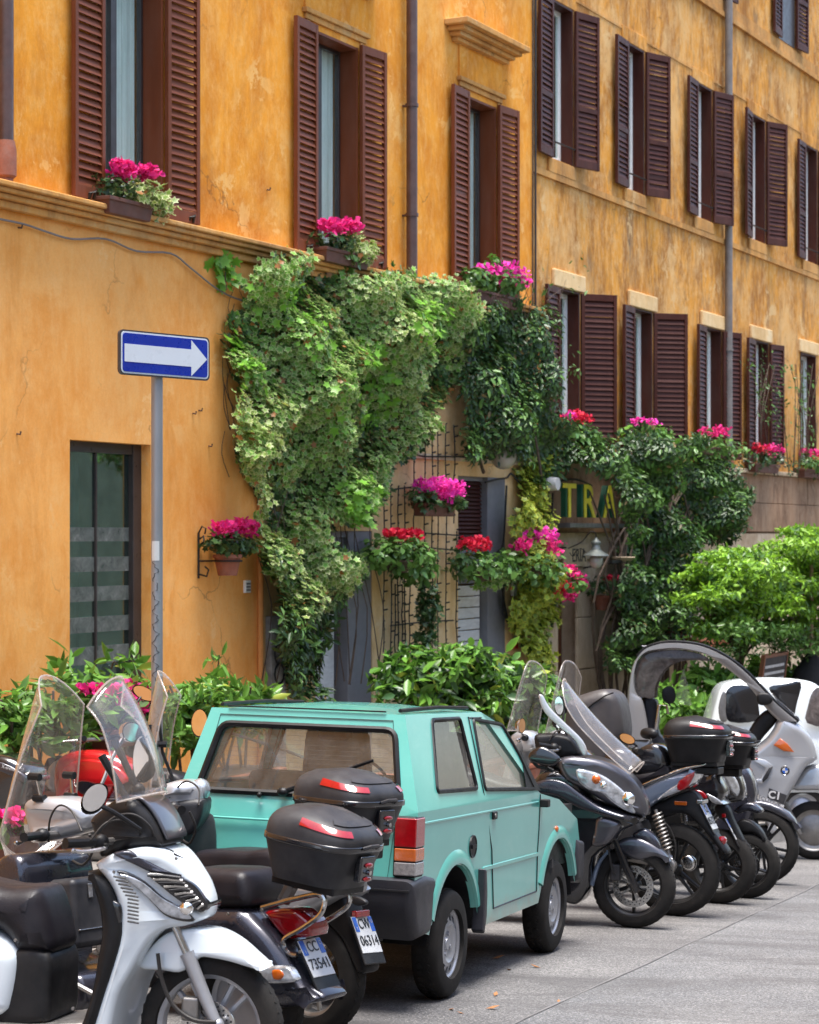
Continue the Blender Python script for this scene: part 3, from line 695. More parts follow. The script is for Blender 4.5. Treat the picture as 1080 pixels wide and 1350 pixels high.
# ------------------------------------------------------------- leaves
def leaf_mat(name, mid, rim, var, gloss=.5, trans=.25, old=None):
    m, nt, p = newmat(name)
    at_ = nd(nt, 'ShaderNodeAttribute', attribute_name='lf'); s = nd(nt, 'ShaderNodeSeparateColor'); lk(nt, at_.outputs['Color'], s.inputs[0])
    c = ramp(nt, s.outputs[0], [(0.0, tuple(x*(1-var) for x in mid)), (.55, mid), (1.0, tuple(min(1, x*(1+var)) for x in mid))])
    r = ramp(nt, s.outputs[0], [(0.0, tuple(x*(1-var*.6) for x in rim)), (1.0, rim)])
    c = mix(nt, ramp(nt, s.outputs[1], [(.66, 0.0), (.9, 1.0)]), c, r)
    c2 = ramp(nt, s.outputs[2], [(0, tuple(x*.9 for x in mid)), (1.0, (mid[0]*1.5+.03, mid[1]*1.25+.02, mid[2]*.6))])
    c = mix(nt, .25, c, c2)
    if old: c = mix(nt, ramp(nt, s.outputs[2], [(.955, 0.0), (.97, 1.0)]), c, old)
    lk(nt, c, p.inputs['Base Color']); p.inputs['Roughness'].default_value = gloss; p.inputs['Specular IOR Level'].default_value = .3
    if trans:
        out = nt.nodes['Material Output']; t = nd(nt, 'ShaderNodeBsdfTranslucent'); lk(nt, c, t.inputs[0]); ms = nd(nt, 'ShaderNodeMixShader'); ms.inputs[0].default_value = trans
        lk(nt, p.outputs[0], ms.inputs[1]); lk(nt, t.outputs[0], ms.inputs[2]); lk(nt, ms.outputs[0], out.inputs[0])
    return m
LM = {
 'ivy': leaf_mat('variegated_ivy_leaf', (.125, .30, .042), (.66, .72, .34), .65, .38, .3, (.30, .12, .03)),
 'ivy_pale': leaf_mat('cream_edged_ivy_leaf', (.19, .31, .06), (.80, .80, .44), .4, .4, .3, (.32, .13, .04)),
 'ivy_green': leaf_mat('fresh_green_ivy_leaf', (.16, .38, .038), (.23, .46, .07), .35, .35, .35),
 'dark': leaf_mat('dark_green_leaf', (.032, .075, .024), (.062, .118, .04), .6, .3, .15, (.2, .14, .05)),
 'mid': leaf_mat('mid_green_leaf', (.078, .175, .038), (.13, .25, .06), .5, .32, .22),
 'lemon': leaf_mat('yellow_green_leaf', (.19, .38, .03), (.27, .46, .05), .55, .45, .3),
 'laurel': leaf_mat('laurel_leaf', (.10, .235, .035), (.155, .32, .05), .6, .28, .25, (.3, .35, .05)),
 'yellow': leaf_mat('yellow_edged_ivy_leaf', (.20, .30, .04), (.78, .78, .10), .5, .4, .3),
 'magenta': leaf_mat('magenta_petal', (.72, .02, .22), (.82, .05, .33), .3, .6, .3),
 'pink': leaf_mat('pink_petal', (.80, .03, .42), (.88, .10, .55), .3, .6, .3),
 'red': leaf_mat('crimson_petal', (.60, .01, .04), (.75, .02, .10), .3, .6, .25),
}
MT['bark'] = mat('bark', (.09, .06, .04), .9, var=.35, vs=14, bs=.4, bsc=60)
def T_oval(k=.36, fold=.12):
    v = [(0, 0, 0), (.28, k*.5, fold*.5), (.62, k*.5, fold*.4), (1, 0, -.06), (.62, -k*.5, fold*.4), (.28, -k*.5, fold*.5), (.5, 0, -.02)]
    f = [(0, 6, 1), (1, 6, 2), (2, 6, 3), (3, 6, 4), (4, 6, 5), (5, 6, 0)]; return np.array(v), f, np.array([.3, 1, 1, 1, 1, 1, 0])
def T_ivy():
    a = [(0, .42), (35, .40), (58, .85), (92, .5), (125, .98), (152, .62), (180, 1.15), (208, .62), (235, .98), (268, .5), (302, .85), (325, .40)]
    v = [(.42, 0, -.05)]; e = [0]
    for d, r in a: v.append((.42-.5*r*math.cos(R(d)), .5*r*math.sin(R(d)), .05 if r > .7 else .0)); e.append(1)
    n = len(a); return np.array(v), [(0, 1+i, 1+(i+1) % n) for i in range(n)], np.array(e)
def T_petal():
    v = [(0, 0, 0), (.35, .28, .1), (.85, .34, .32), (1.05, 0, .22), (.85, -.34, .32), (.35, -.28, .1), (.55, 0, .02)]
    f = [(0, 6, 1), (1, 6, 2), (2, 6, 3), (3, 6, 4), (4, 6, 5), (5, 6, 0)]; return np.array(v), f, np.array([0, .5, 1, 1, 1, .5, .2])
TP = {'oval': T_oval(), 'ivy': T_ivy(), 'petal': T_petal(), 'long': T_oval(.28, .1), 'round': T_oval(.62, .1)}
def scatter(name, tmpl, pos, nrm, size, mt, parent, droop=.35, **k):
    """pos (N,3), nrm (N,3) leaf face direction; leaves hang a little"""
    V, Fc, Ed = TP[tmpl]; N = len(pos); nrm = nrm/np.linalg.norm(nrm, axis=1, keepdims=True)
    t = rng.normal(size=(N, 3)); t[:, 2] -= droop*2
    t -= nrm*(t*nrm).sum(1, keepdims=True); t /= np.linalg.norm(t, axis=1, keepdims=True)+1e-9
    s = np.cross(nrm, t); sz = size*rng.uniform(.45, 1.4, N)
    P = pos[:, None, :]+sz[:, None, None]*(V[None, :, 0, None]*t[:, None, :]+V[None, :, 1, None]*s[:, None, :]+V[None, :, 2, None]*nrm[:, None, :])
    nv = len(V); co = P.reshape(-1, 3); fs = np.array(Fc); FF = (fs[None]+(np.arange(N)*nv)[:, None, None]).reshape(-1, 3)
    me = bpy.data.meshes.new(name); me.vertices.add(len(co)); me.vertices.foreach_set('co', co.ravel())
    me.loops.add(FF.size); me.loops.foreach_set('vertex_index', FF.ravel().astype(np.int32))
    me.polygons.add(len(FF)); me.polygons.foreach_set('loop_start', np.arange(0, FF.size, 3, dtype=np.int32)); me.polygons.foreach_set('loop_total', np.full(len(FF), 3, dtype=np.int32))
    me.update(); me.polygons.foreach_set('use_smooth', [True]*len(FF))
    col = np.ones((N, nv, 4)); col[:, :, 0] = rng.uniform(0, 1, N)[:, None]; col[:, :, 1] = Ed[None]; col[:, :, 2] = rng.uniform(0, 1, N)[:, None]
    a = me.color_attributes.new('lf', 'FLOAT_COLOR', 'POINT'); a.data.foreach_set('color', col.ravel())
    me.materials.append(mt); o = bpy.data.objects.new(name, me); C.objects.link(o)
    if parent is not None: o.parent = parent
    return tag(o, kind='stuff', **k)
def blob_points(blobs, n, shell=.75):
    """blobs: (cx,cy,cz,rx,ry,rz); points biased to the surface, facing out"""
    vol = np.array([b[3]*b[5]+b[4]*b[5] for b in blobs]); pr = vol/vol.sum(); idx = rng.choice(len(blobs), n, p=pr)
    B_ = np.array(blobs, float)[idx]; d = rng.normal(size=(n, 3)); d /= np.linalg.norm(d, axis=1, keepdims=True)
    r = 1-(1-shell)*rng.exponential(.6, n); r = np.clip(r, .15, 1.12)
    # lumpy outline
    ph = B_[:, 0]*7; r *= 1+.13*np.sin(d[:, 0]*6+ph)+.12*np.sin(d[:, 2]*7+ph*2)+.08*np.sin(d[:, 1]*9+ph)
    pos = B_[:, :3]+d*B_[:, 3:]*r[:, None]; nn = d/B_[:, 3:]; nn /= np.linalg.norm(nn, axis=1, keepdims=True)
    nn = nn*.8+rng.normal(size=(n, 3))*.45; nn[:, 2] += .35; return pos, nn
def clumps(bl, k=14, f=.38):
    out = [(b[0], b[1], b[2], b[3]*.72, b[4]*.75, b[5]*.72) for b in bl]
    for b in bl:
        for i in range(k):
            d = rng.normal(size=3); d /= np.linalg.norm(d); q = rng.uniform(.6, 1.0); s = f*rng.uniform(.6, 1.2)
            out.append((b[0]+d[0]*b[3]*q, b[1]+d[1]*b[4]*q, b[2]+d[2]*b[5]*q, b[3]*s, b[4]*s, b[5]*s*.8))
    return out
def wall_blobs(spec, y=0.0):
    """spec: (px,py,rpx,rpy,depth) on the wall -> local blobs"""
    out = []
    for (px, py, rx, ry, dp) in spec:
        u, z = W(px, py, y-dp*.5); u1 = W(px+rx, py, y-dp*.5)[0]; z1 = W(px, py-ry, y-dp*.5)[1]
        out.append((u, y-dp*.5, z, abs(u1-u), dp*.6, abs(z1-z)))
    return out
def inpoly(x, y, poly):
    c = np.zeros(len(x), bool); n = len(poly)
    for i in range(n):
        x0, y0_, x1, y1 = *poly[i-1], *poly[i]
        m = ((y0_ > y) != (y1 > y)) & (x < (x1-x0)*(y-y0_)/(y1-y0_+1e-12)+x0); c ^= m
    return c
def wall_leaves(poly_px, n, depth, y=0.0, gaps=.0):
    """points inside a traced outline on the wall, with lumpy depth; returns pos,normal"""
    P = [W(px, py, y-depth*k_) for px, py in poly_px for k_ in (0, 1)]; us = [p[0] for p in P]; zs = [p[1] for p in P]
    m = int(n*5); u = rng.uniform(min(us), max(us), m); z = rng.uniform(min(zs), max(zs), m)
    h = .5+.28*np.sin(u*2.9+z*1.7)+.25*np.sin(u*1.3-z*3.3+1)+.18*np.sin(u*6.1+z*5.2)+.12*np.sin(z*9.7-u*4)
    if gaps: kk = h+rng.normal(size=len(h))*.25 > gaps; u, z, h = u[kk], z[kk], h[kk]
    d = depth*np.clip(h, .12, 1.2)*(1-.45*rng.exponential(.5, len(u)).clip(0, 1.8))
    wx = FO.x+u*sT-(y-.02-d)*cT; wy = FO.y+u*cT+(y-.02-d)*sT
    ix = 540+F*wx/wy+rng.normal(size=len(u))*3+7*np.sin(z*7+u*2); iy = 705-F*(z-CH)/wy+rng.normal(size=len(u))*3+6*np.sin(u*6)
    k = inpoly(ix, iy, poly_px); u, z, h, d = u[k][:n], z[k][:n], h[k][:n], d[k][:n]
    e = .05; hx = np.cos(u*2.9+z*1.7)*.8+np.cos(u*6.1+z*5.2)*1.1; hz = np.cos(u*2.9+z*1.7)*.5-np.cos(u*1.3-z*3.3+1)*.8+np.cos(z*9.7-u*4)*1.1
    nn = np.stack([-hx*depth*1.2, -np.ones(len(u)), -hz*depth*1.2+.5], 1)+rng.normal(size=(len(u), 3))*.42
    return np.stack([u, y-.02-d, z], 1), nn
def twigs(parent, lines, r=.012, mt=None, name='stem', jit=.03):
    for L in lines:
        pts = [Vector(p)+Vector([random.uniform(-jit, jit) for _ in range(3)]) for p in L]
        b = MB(); P = catmull(pts, 3, False); n = len(P); b.tube(P, [r*(1.15-.6*i/n) for i in range(n)], 5); b.build(name, mt or MT['bark'], parent)

# ---- the big variegated ivy
def E(name, **k): return empty(name, FM, **k)
I1 = E('ivy_plant', label='huge variegated ivy mass spilling down the orange wall above the green car', cat='ivy')
main = [(345, 352), (368, 340), (388, 343), (405, 338), (425, 347), (455, 362), (480, 372), (505, 358), (530, 362), (555, 365), (585, 370), (612, 385), (630, 402), (628, 430), (612, 455), (606, 490), (590, 500), (585, 535), (575, 560), (560, 570), (545, 600), (520, 612), (503, 640), (498, 668), (480, 690), (455, 690), (440, 668), (425, 700), (440, 720), (470, 735), (478, 760), (455, 790), (430, 800), (400, 812), (378, 800), (365, 770), (352, 735), (342, 700), (338, 650), (325, 625), (315, 595), (322, 560), (318, 520), (308, 490), (302, 450), (298, 430), (318, 400), (330, 375)]
pos, nn = wall_leaves(main, 17000, .62, gaps=.34)
scatter('foliage', 'ivy', pos, nn, .078, LM['ivy'], I1)
pos, nn = wall_leaves(main, 6500, .70, gaps=.3); k = (np.sin(pos[:, 0]*2.1+pos[:, 2]*1.3)+rng.normal(size=len(pos))*.5) > .1
scatter('pale_foliage', 'ivy', pos[k], nn[k], .07, LM['ivy_pale'], I1)
for poly in ([(335, 380), (400, 370), (425, 430), (450, 520), (460, 570), (440, 560), (410, 480), (370, 420), (340, 430)], [(480, 440), (520, 470), (510, 560), (480, 560)], [(310, 440), (340, 470), (345, 510), (320, 510)], [(455, 630), (500, 640), (492, 690), (470, 700)], [(540, 400), (600, 400), (600, 440), (560, 450)]):
    pos, nn = wall_leaves(poly, 260, .74); scatter('fresh_foliage', 'ivy', pos, nn, .105, LM['ivy_green'], I1)
pos, nn = wall_leaves(main, 6000, .30); scatter('inner_foliage', 'ivy', pos, nn, .10, LM['dark'], I1)  # dark inner leaves put the shade deep in the ivy into the colour
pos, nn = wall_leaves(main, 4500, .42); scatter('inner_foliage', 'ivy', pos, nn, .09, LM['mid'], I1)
low = [(362, 720), (400, 735), (440, 770), (470, 770), (456, 800), (436, 825), (425, 850), (424, 885), (436, 925), (380, 928), (385, 880), (370, 820)]
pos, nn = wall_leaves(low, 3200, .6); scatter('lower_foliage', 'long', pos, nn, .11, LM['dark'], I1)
pos, nn = wall_leaves(low, 900, .65); scatter('lower_foliage', 'long', pos, nn, .10, LM['mid'], I1)
pos, nn = wall_leaves([(360, 730), (430, 740), (475, 740), (470, 780), (430, 800), (380, 790)], 900, .6); scatter('pale_foliage', 'ivy', pos, nn, .08, LM['ivy_pale'], I1)
for i in range(16):
    x = 345+i*9+random.uniform(-8, 8); twigs(I1, [[WP(x+random.uniform(0, 40), 900, -.08), WP(x+20, 800, -.12), WP(x+random.uniform(-15, 15), 700, -.1), WP(x+random.uniform(-30, 50), 560, -.1)]], .006)
for i in range(26):
    x = 292+random.uniform(0, 40); y = 370+random.uniform(0, 200); twigs(I1, [[WP(x+10, y+60, -.01), WP(x+random.uniform(-6, 10), y+30, -.012), WP(x+random.uniform(-6, 6), y, -.01)]], .0035, jit=.008)
I2 = E('ivy_plant', label='small green ivy sprig hanging from the cornice left of the big ivy', cat='ivy')
pos, nn = wall_leaves([(284, 338), (310, 336), (312, 350), (303, 385), (292, 380), (288, 360)], 60, .15); scatter('foliage', 'ivy', pos, nn, .12, LM['ivy_green'], I2)
twigs(I2, [[WP(300, 338, -.05), WP(296, 360, -.08), WP(298, 382, -.1)]], .006)
# ---- dark climber around the corner
I3 = E('climbing_plant', label='dark glossy climber on the corner between the pale ivy and the lower dark shutters', cat='climber')
dark = [(640, 410), (665, 398), (690, 400), (712, 405), (722, 420), (730, 470), (733, 540), (745, 560), (765, 560), (780, 580), (770, 600), (745, 605), (735, 640), (715, 640), (700, 600), (680, 590), (655, 600), (630, 608), (612, 600), (610, 575), (625, 560), (615, 530), (600, 500), (612, 460), (630, 440)]
pos, nn = wall_leaves(dark, 15000, .6); scatter('foliage', 'oval', pos, nn, .075, LM['dark'], I3)
pos, nn = wall_leaves(dark, 3600, .66); scatter('mid_foliage', 'oval', pos, nn, .08, LM['mid'], I3)
twigs(I3, [[WP(715, 700, -.1), WP(712, 640, -.15), WP(700, 560, -.1), WP(680, 450, -.1)], [WP(745, 620, -.1), WP(735, 600, -.15), WP(700, 520, -.2)], [WP(640, 620, -.1), WP(625, 560, -.2), WP(640, 480, -.1)]], .02)
for i in range(18):
    x = random.uniform(640, 740); twigs(I3, [[WP(x, 420, -.2), WP(x+random.uniform(-6, 8), 395, -.25), WP(x+random.uniform(-10, 16), 368+random.uniform(0, 20), -.2)]], .004)
pos, nn = wall_leaves([(645, 400), (740, 350), (775, 330), (770, 400), (735, 420), (775, 500), (735, 500)], 200, .5, gaps=.5); scatter('stray_foliage', 'oval', pos, nn, .07, LM['mid'], I3)
I4 = E('climbing_plant', label='yellow and green leaved creeper column between the grey doorway and the restaurant door', cat='climber')
col = [(692, 600), (722, 600), (728, 650), (720, 700), (730, 760), (728, 830), (720, 880), (700, 885), (684, 850), (686, 780), (690, 720), (683, 690), (690, 650)]
pos, nn = wall_leaves(col, 4200, .45); scatter('foliage', 'ivy', pos, nn, .095, LM['yellow'], I4)
pos, nn = wall_leaves(col, 1800, .3); scatter('inner_foliage', 'ivy', pos, nn, .09, LM['dark'], I4)  # shade inside the creeper painted in by a darker leaf colour
twigs(I4, [[WP(712, 930, -.1), WP(706, 800, -.1), WP(708, 640, -.12)]], .03)
# ---- big dark shrub climbing right of the sign
I5 = E('climbing_plant', label='large dark climbing shrub covering the wall right of the letters TRA', cat='climber')
big = [(770, 590), (800, 575), (820, 582), (850, 560), (870, 572), (892, 600), (925, 575), (955, 590), (975, 640), (990, 650), (975, 670), (985, 700), (960, 712), (925, 712), (910, 745), (925, 790), (915, 830), (890, 855), (850, 865), (812, 880), (805, 850), (822, 800), (820, 760), (822, 720), (838, 700), (828, 665), (818, 630), (795, 618), (768, 612)]
pos, nn = wall_leaves(big, 26000, 1.1, REC, gaps=.22); scatter('foliage', 'oval', pos, nn, .085, LM['dark'], I5)
pos, nn = wall_leaves(big, 8000, 1.2, REC, gaps=.35); scatter('mid_foliage', 'oval', pos, nn, .085, LM['mid'], I5)
for i in range(30):
    x = random.uniform(800, 905); twigs(I5, [[WP(x, 960, -.2), WP(x+random.uniform(-20, 20), 860, -.3), WP(x+random.uniform(-30, 30), 760, -.4), WP(x+random.uniform(-40, 60), 650, -.4)]], .02)
I6 = E('climbing_plant', label='thin sparse twiggy creeper round the last lower window on the right', cat='climber')
pos, nn = wall_leaves([(985, 470), (1010, 455), (1040, 480), (1075, 490), (1080, 600), (1045, 610), (1020, 560), (1000, 560)], 420, .4, REC); scatter('foliage', 'oval', pos, nn, .08, LM['mid'], I6)
for i in range(16):
    x = random.uniform(1000, 1075); twigs(I6, [[WP(x, 625, 0), WP(x+random.uniform(-8, 8), 560, -.1), WP(x+random.uniform(-15, 15), 480, -.1)]], .008)
pos, nn = wall_leaves([(975, 600), (1080, 605), (1080, 622), (975, 622)], 260, .4, REC); scatter('ledge_foliage', 'oval', pos, nn, .08, LM['dark'], I6)

# ---- hedges and bushes on the pavement
def ground_blobs(spec, yoff):
    return wall_blobs([(px, py, rx, ry, d) for px, py, rx, ry, d in spec], yoff)
def bush(label, spec, yoff, n, size, kinds, tm='oval', stems=8, name='bush', shell=.7, droop=.0):
    r = E(name, label=label, cat='shrub'); bl = ground_blobs(spec, yoff); bc = clumps(bl, 7, .4)
    for i, (kd, fr) in enumerate(kinds):
        p, q = blob_points(bc, int(n*fr), shell); scatter('foliage', tm, p, q, size, LM[kd], r, droop=droop)
    for i in range(stems):
        b = random.choice(bl); g = wgz(b[0], b[1])+.1; x = b[0]+random.uniform(-.3, .3)
        twigs(r, [[(x, b[1], g), (x+random.uniform(-.1, .1), b[1], (g+b[2])/2), (b[0]+random.uniform(-1, 1)*b[3]*.8, b[1]+random.uniform(-1, 1)*b[4]*.6, b[2]+b[5]*random.uniform(.2, .95))]], .016)
    bx0, bx1 = min(b[0]-b[3] for b in bl), max(b[0]+b[3] for b in bl); yc = bl[0][1]
    return r, bx0, bx1, yc
def planter(label, u0, u1, y, h=.5):
    g = wgz((u0+u1)/2, y)+.14; r = E('planter', label=label, cat='planter'); b = MB(); b.bx(u0, u1, y-.25, y+.25, g-.12, g+h); b.build('box', MT['terracotta'], r, smooth=0, bevel=.02)
    b = MB(); b.bx(u0-.02, u1+.02, y-.275, y+.275, g+h, g+h+.05); b.build('rim', MT['terracotta'], r, smooth=0, bevel=.015)
    b = MB(); b.bx(u0+.04, u1-.04, y-.21, y+.21, g+h+.045, g+h+.055); b.build('soil', MT['bark'], r, smooth=0); return r
r, a, c, y = bush('dense glossy laurel hedge right behind the green car roof', [(560, 895, 34, 32, .8), (600, 885, 34, 34, .8), (640, 885, 34, 34, .8), (672, 905, 22, 26, .7), (585, 930, 50, 30, .8), (650, 940, 50, 40, .8)], -.6, 4300, .17, [('laurel', .75), ('dark', .35)], 'oval', 14, 'hedge'); planter('long planter under the laurel hedge', a, c, y)
r, a, c, y = bush('leafy bush between the windscreens and the dark door', [(700, 920, 22, 22, .7), (722, 930, 22, 25, .7), (690, 960, 30, 30, .7)], -.9, 1300, .15, [('laurel', .8), ('dark', .3)], 'oval', 6); planter('planter behind the two tall windscreens', a, c, y)
r, a, c, y = bush('long leaved bush left of the sign pole below the shop window', [(105, 903, 30, 16, .5), (150, 908, 30, 18, .5), (190, 925, 24, 22, .5), (95, 940, 34, 25, .5), (150, 955, 50, 34, .5)], -.7, 700, .16, [('laurel', .7), ('mid', .4)], 'long', 12, shell=.5); planter('planter below the shop window', a, c, y)
r, a, c, y = bush('low bush at the far left edge below the orange wall', [(20, 940, 24, 24, .5), (48, 925, 26, 18, .5), (60, 960, 40, 30, .5), (10, 975, 40, 25, .5)], -.7, 800, .15, [('mid', .6), ('laurel', .4)], 'long', 8, shell=.5)
r, a, c, y = bush('bright long leaved bush between the sign pole and the ivy foot', [(248, 922, 24, 18, .6), (280, 912, 24, 18, .6), (318, 920, 24, 16, .6), (290, 950, 50, 30, .6), (235, 955, 26, 34, .6)], -.7, 900, .155, [('laurel', .9), ('mid', .3)], 'long', 12, shell=.5); planter('planter between the sign pole and the grey pier', a, c, y)
r, a, c, y = bush('green undergrowth at the foot of the climbing shrub seen through the roofed scooter', [(930, 905, 26, 26, .8), (965, 900, 26, 20, .8), (900, 930, 30, 30, .8), (950, 940, 40, 30, .8), (860, 935, 30, 20, .8)], -1.4, 2600, .17, [('laurel', .8), ('mid', .3)]); planter('long planter behind the roofed scooter', a, c, y)
r, a, c, y = bush('low green planting at the right edge behind the white car', [(1040, 893, 22, 16, .8), (1062, 900, 20, 14, .8), (1010, 893, 20, 18, .8)], -1.4, 1300, .17, [('laurel', .8), ('mid', .3)])
# tall loose shoots
for i, (x, y_, h) in enumerate([(285, 905, 42), (80, 890, 18), (150, 880, 8), (175, 880, 10), (345, 920, 14)]):
    r = bpy.data.objects['bush.003'] if x > 200 and 'bush.003' in bpy.data.objects else bpy.data.objects['bush.001']
    p0, p1 = WP(x, y_, -.7), WP(x+4, y_-h, -.75); twigs(r, [[p0, (p0+p1)/2, p1]], .008)
    m = 16; pp = np.array([np.array(p0+(p1-p0)*t) for t in rng.uniform(.4, 1, m)])+rng.normal(size=(m, 3))*.04; scatter('shoot', 'long', pp, rng.normal(size=(m, 3))+np.array([0, -.6, .6]), .16, LM['laurel'], r, droop=0)

# ---- bright small trees
def tree(label, base_px, spec, yoff, n, size, kinds, group=None):
    r = E('small_tree', label=label, cat='tree'); bl = wall_blobs([(a_, b_, c1*.78, c2*.82, d_) for a_, b_, c1, c2, d_ in spec], yoff); bc = clumps(bl, 16, .34)
    for kd, fr in kinds:
        p, q = blob_points(bc, int(n*fr), .38); scatter('crown', 'oval', p, q, size, LM[kd], r, droop=.1)
    lo_ = wall_blobs([(a_-8, b_+c2*1.2+10, c1*.9, c2*.8, d_) for a_, b_, c1, c2, d_ in spec if 770 < b_ and a_ != 1005], yoff)
    p, q = blob_points(clumps(lo_, 6, .4), 1500, .9); scatter('lower_crown', 'oval', p, q, size, LM['mid'], r, droop=.1)
    u, z = W(*base_px, yoff); g = wgz(u, yoff)
    top = Vector((u, yoff, z)); b = MB(); b.tube([(u, yoff, g), (u+.02, yoff, (g+z)/2), top], [.07, .055, .045], 8); b.build('trunk', MT['bark'], r)
    for i in range(34):
        t = random.choice(bl); e = Vector((t[0]+random.uniform(-1, 1)*t[3]*.8, t[1]+random.uniform(-1, 1)*t[4]*.7, t[2]+random.uniform(-.9, .8)*t[5]))
        twigs(r, [[top+Vector((random.uniform(-.1,.1),0,random.uniform(-.25,.1))), top*.5+e*.5+Vector((random.uniform(-.2, .2), 0, random.uniform(-.1, .2))), e]], .016, name='limb')
    return r
tree('bright yellow green small tree left of the chalkboard', (975, 860), [(960, 752, 36, 30, 1.0), (990, 755, 32, 34, 1.0), (950, 780, 30, 26, .9), (1000, 790, 26, 26, .9), (930, 755, 14, 16, .6), (975, 800, 44, 24, .8), (960, 828, 34, 18, .7), (1005, 832, 26, 16, .7), (975, 730, 22, 12, .7)], -1.6, 13000, .085, [('lemon', .75), ('mid', .35)])
tree('taller yellow green tree cut by the right edge above the white car', (1070, 880), [(1062, 722, 34, 30, 1.1), (1080, 740, 34, 36, 1.1), (1045, 770, 30, 28, 1.0), (1075, 790, 34, 28, 1.0), (1030, 800, 24, 18, .8), (1100, 760, 30, 40, 1.2), (1060, 825, 30, 16, .8), (1050, 700, 14, 8, .6)], -1.8, 15000, .085, [('lemon', .85), ('mid', .3)])

# ---- flower pots, boxes and hanging baskets
def blossom(root, c, r, n, kd, size):
    p, q = blob_points([(c[0], c[1], c[2], r[0]*.85, r[1]*.85, r[2]*.85)], int(n*1.5), .55); scatter('blossoms', 'petal', p, q, size*.72, LM[kd], root, droop=-.6)
MT['box_brown'] = mat('brown_planter_box', (.11, .035, .02), .6, var=.2, dust=.1)
def flower(label, cpx, box_px, flow, fol, kd='magenta', leafk='mid', potkind='box', y=-.15, group=None, cat='flower box', name='flower_box', lt='round', fs=.075, bracket=False, nf=130, nl=260, ls=.075):
    r = E(name, label=label, cat=cat, group=group)
    u, z = W(*cpx, y)
    if potkind == 'box':
        w = abs(W(box_px[0], cpx[1], y)[0]-W(box_px[1], cpx[1], y)[0])/2; h = .14
        b = MB(); b.add([(u-w*.93, y-.07, z-h), (u+w*.93, y-.07, z-h), (u+w*.93, y+.07, z-h), (u-w*.93, y+.07, z-h), (u-w, y-.09, z), (u+w, y-.09, z), (u+w, y+.09, z), (u-w, y+.09, z)], [(0, 3, 2, 1), (4, 5, 6, 7), (0, 1, 5, 4), (1, 2, 6, 5), (2, 3, 7, 6), (3, 0, 4, 7)])
        b.build('trough', MT['box_brown'], r, smooth=0, bevel=.01); b = MB(); b.bx(u-w-.012, u+w+.012, y-.1, y+.1, z-.03, z+.005); b.build('rim', MT['box_brown'], r, smooth=0, bevel=.006)
    elif potkind == 'pot':
        rr = box_px; b = MB(); b.lathe([(0, -.0), (rr*.68, 0), (rr*.95, rr*1.25), (rr*1.06, rr*1.25), (rr*1.06, rr*1.5), (rr*.95, rr*1.5), (rr*.9, rr*1.4), (0, rr*1.4)], 'z', 20, (u, y, z-rr*1.5)); b.build('pot', MT['terracotta'], r)
    elif potkind == 'basket':
        rr = box_px; b = MB(); b.lathe([(0, -rr*.75), (rr*.55, -rr*.7), (rr*.9, -rr*.3), (rr, 0), (rr*.9, .01), (0, .0)], 'z', 18, (u, y, z)); b.build('basket', MT['bark'], r)
    if bracket:
        k = MB()
        for s in (0,):
            pts = [(u-.19+.03*math.cos(t), -.02-.0*t, z+.18-.0*t+.03*math.sin(t)) for t in np.linspace(0, 5, 10)]
            k.tube([(u-.2, -.012, z-.22), (u-.2, -.012, z+.2)], .01, 6); k.tube([(u-.2, -.012, z+.2), (u-.2, -.05, z+.26), (u-.2, -.09, z+.24), (u-.2, -.08, z+.19)], .009, 6)
            k.tube([(u-.2, -.012, z+.14), (u-.22, -.08, z+.17), (u-.25, -.10, z+.12), (u-.24, -.06, z+.09)], .009, 6)
            k.tube([(u-.2, -.012, z-.18), (u-.2, -.1, z-.2), (u-.2, -.12, z-.14), (u-.2, -.08, z-.11)], .009, 6)
            k.tube([(u+box_px*math.cos(t)*1.03, y+box_px*math.sin(t)*1.03, z-.06) for t in np.linspace(0, 6.283, 18)[:-1]], .008, 6, closed=True); k.tube([(u-.2, -.012, z-.06), (u, y+box_px*.9, z-.06)], .008, 6)
        k.build('bracket', MT['iron'], r)
    for (px, py, rx, ry, n_, kk) in flow:
        cu, cz_ = W(px, py, y); ru = abs(W(px+rx, py, y)[0]-cu); rz = abs(W(px, py+ry, y)[1]-cz_); blossom(r, (cu, y-.04, cz_), (ru, max(.1, ru*.6), rz), n_, kk, fs)
    for (px, py, rx, ry, n_, kk) in fol:
        cu, cz_ = W(px, py, y); ru = abs(W(px+rx, py, y)[0]-cu); rz = abs(W(px, py+ry, y)[1]-cz_)
        p, q = blob_points([(cu, y, cz_, ru, max(.1, ru*.55), rz)], n_, .6); scatter('foliage', lt if kk not in ('ivy', 'ivy_pale', 'yellow', 'dark') or lt == 'oval' else 'ivy', p, q, ls, LM[kk], r)
    return r
flower('window box with magenta cyclamen and trailing cream ivy on the far left sill', (163, 266), (134, 192), [(158, 225, 14, 14, 170, 'magenta'), (187, 228, 14, 10, 130, 'magenta')], [(150, 247, 22, 14, 150, 'dark'), (185, 258, 32, 18, 420, 'ivy_pale'), (205, 272, 18, 16, 240, 'ivy_pale')])
flower('window box with pink cyclamen and ivy on the second sill from the left', (450, 333), (414, 472), [(432, 300, 13, 11, 130, 'magenta'), (457, 300, 13, 12, 130, 'magenta')], [(440, 318, 24, 12, 220, 'dark'), (468, 330, 20, 22, 420, 'ivy_pale'), (455, 342, 14, 12, 160, 'mid')])
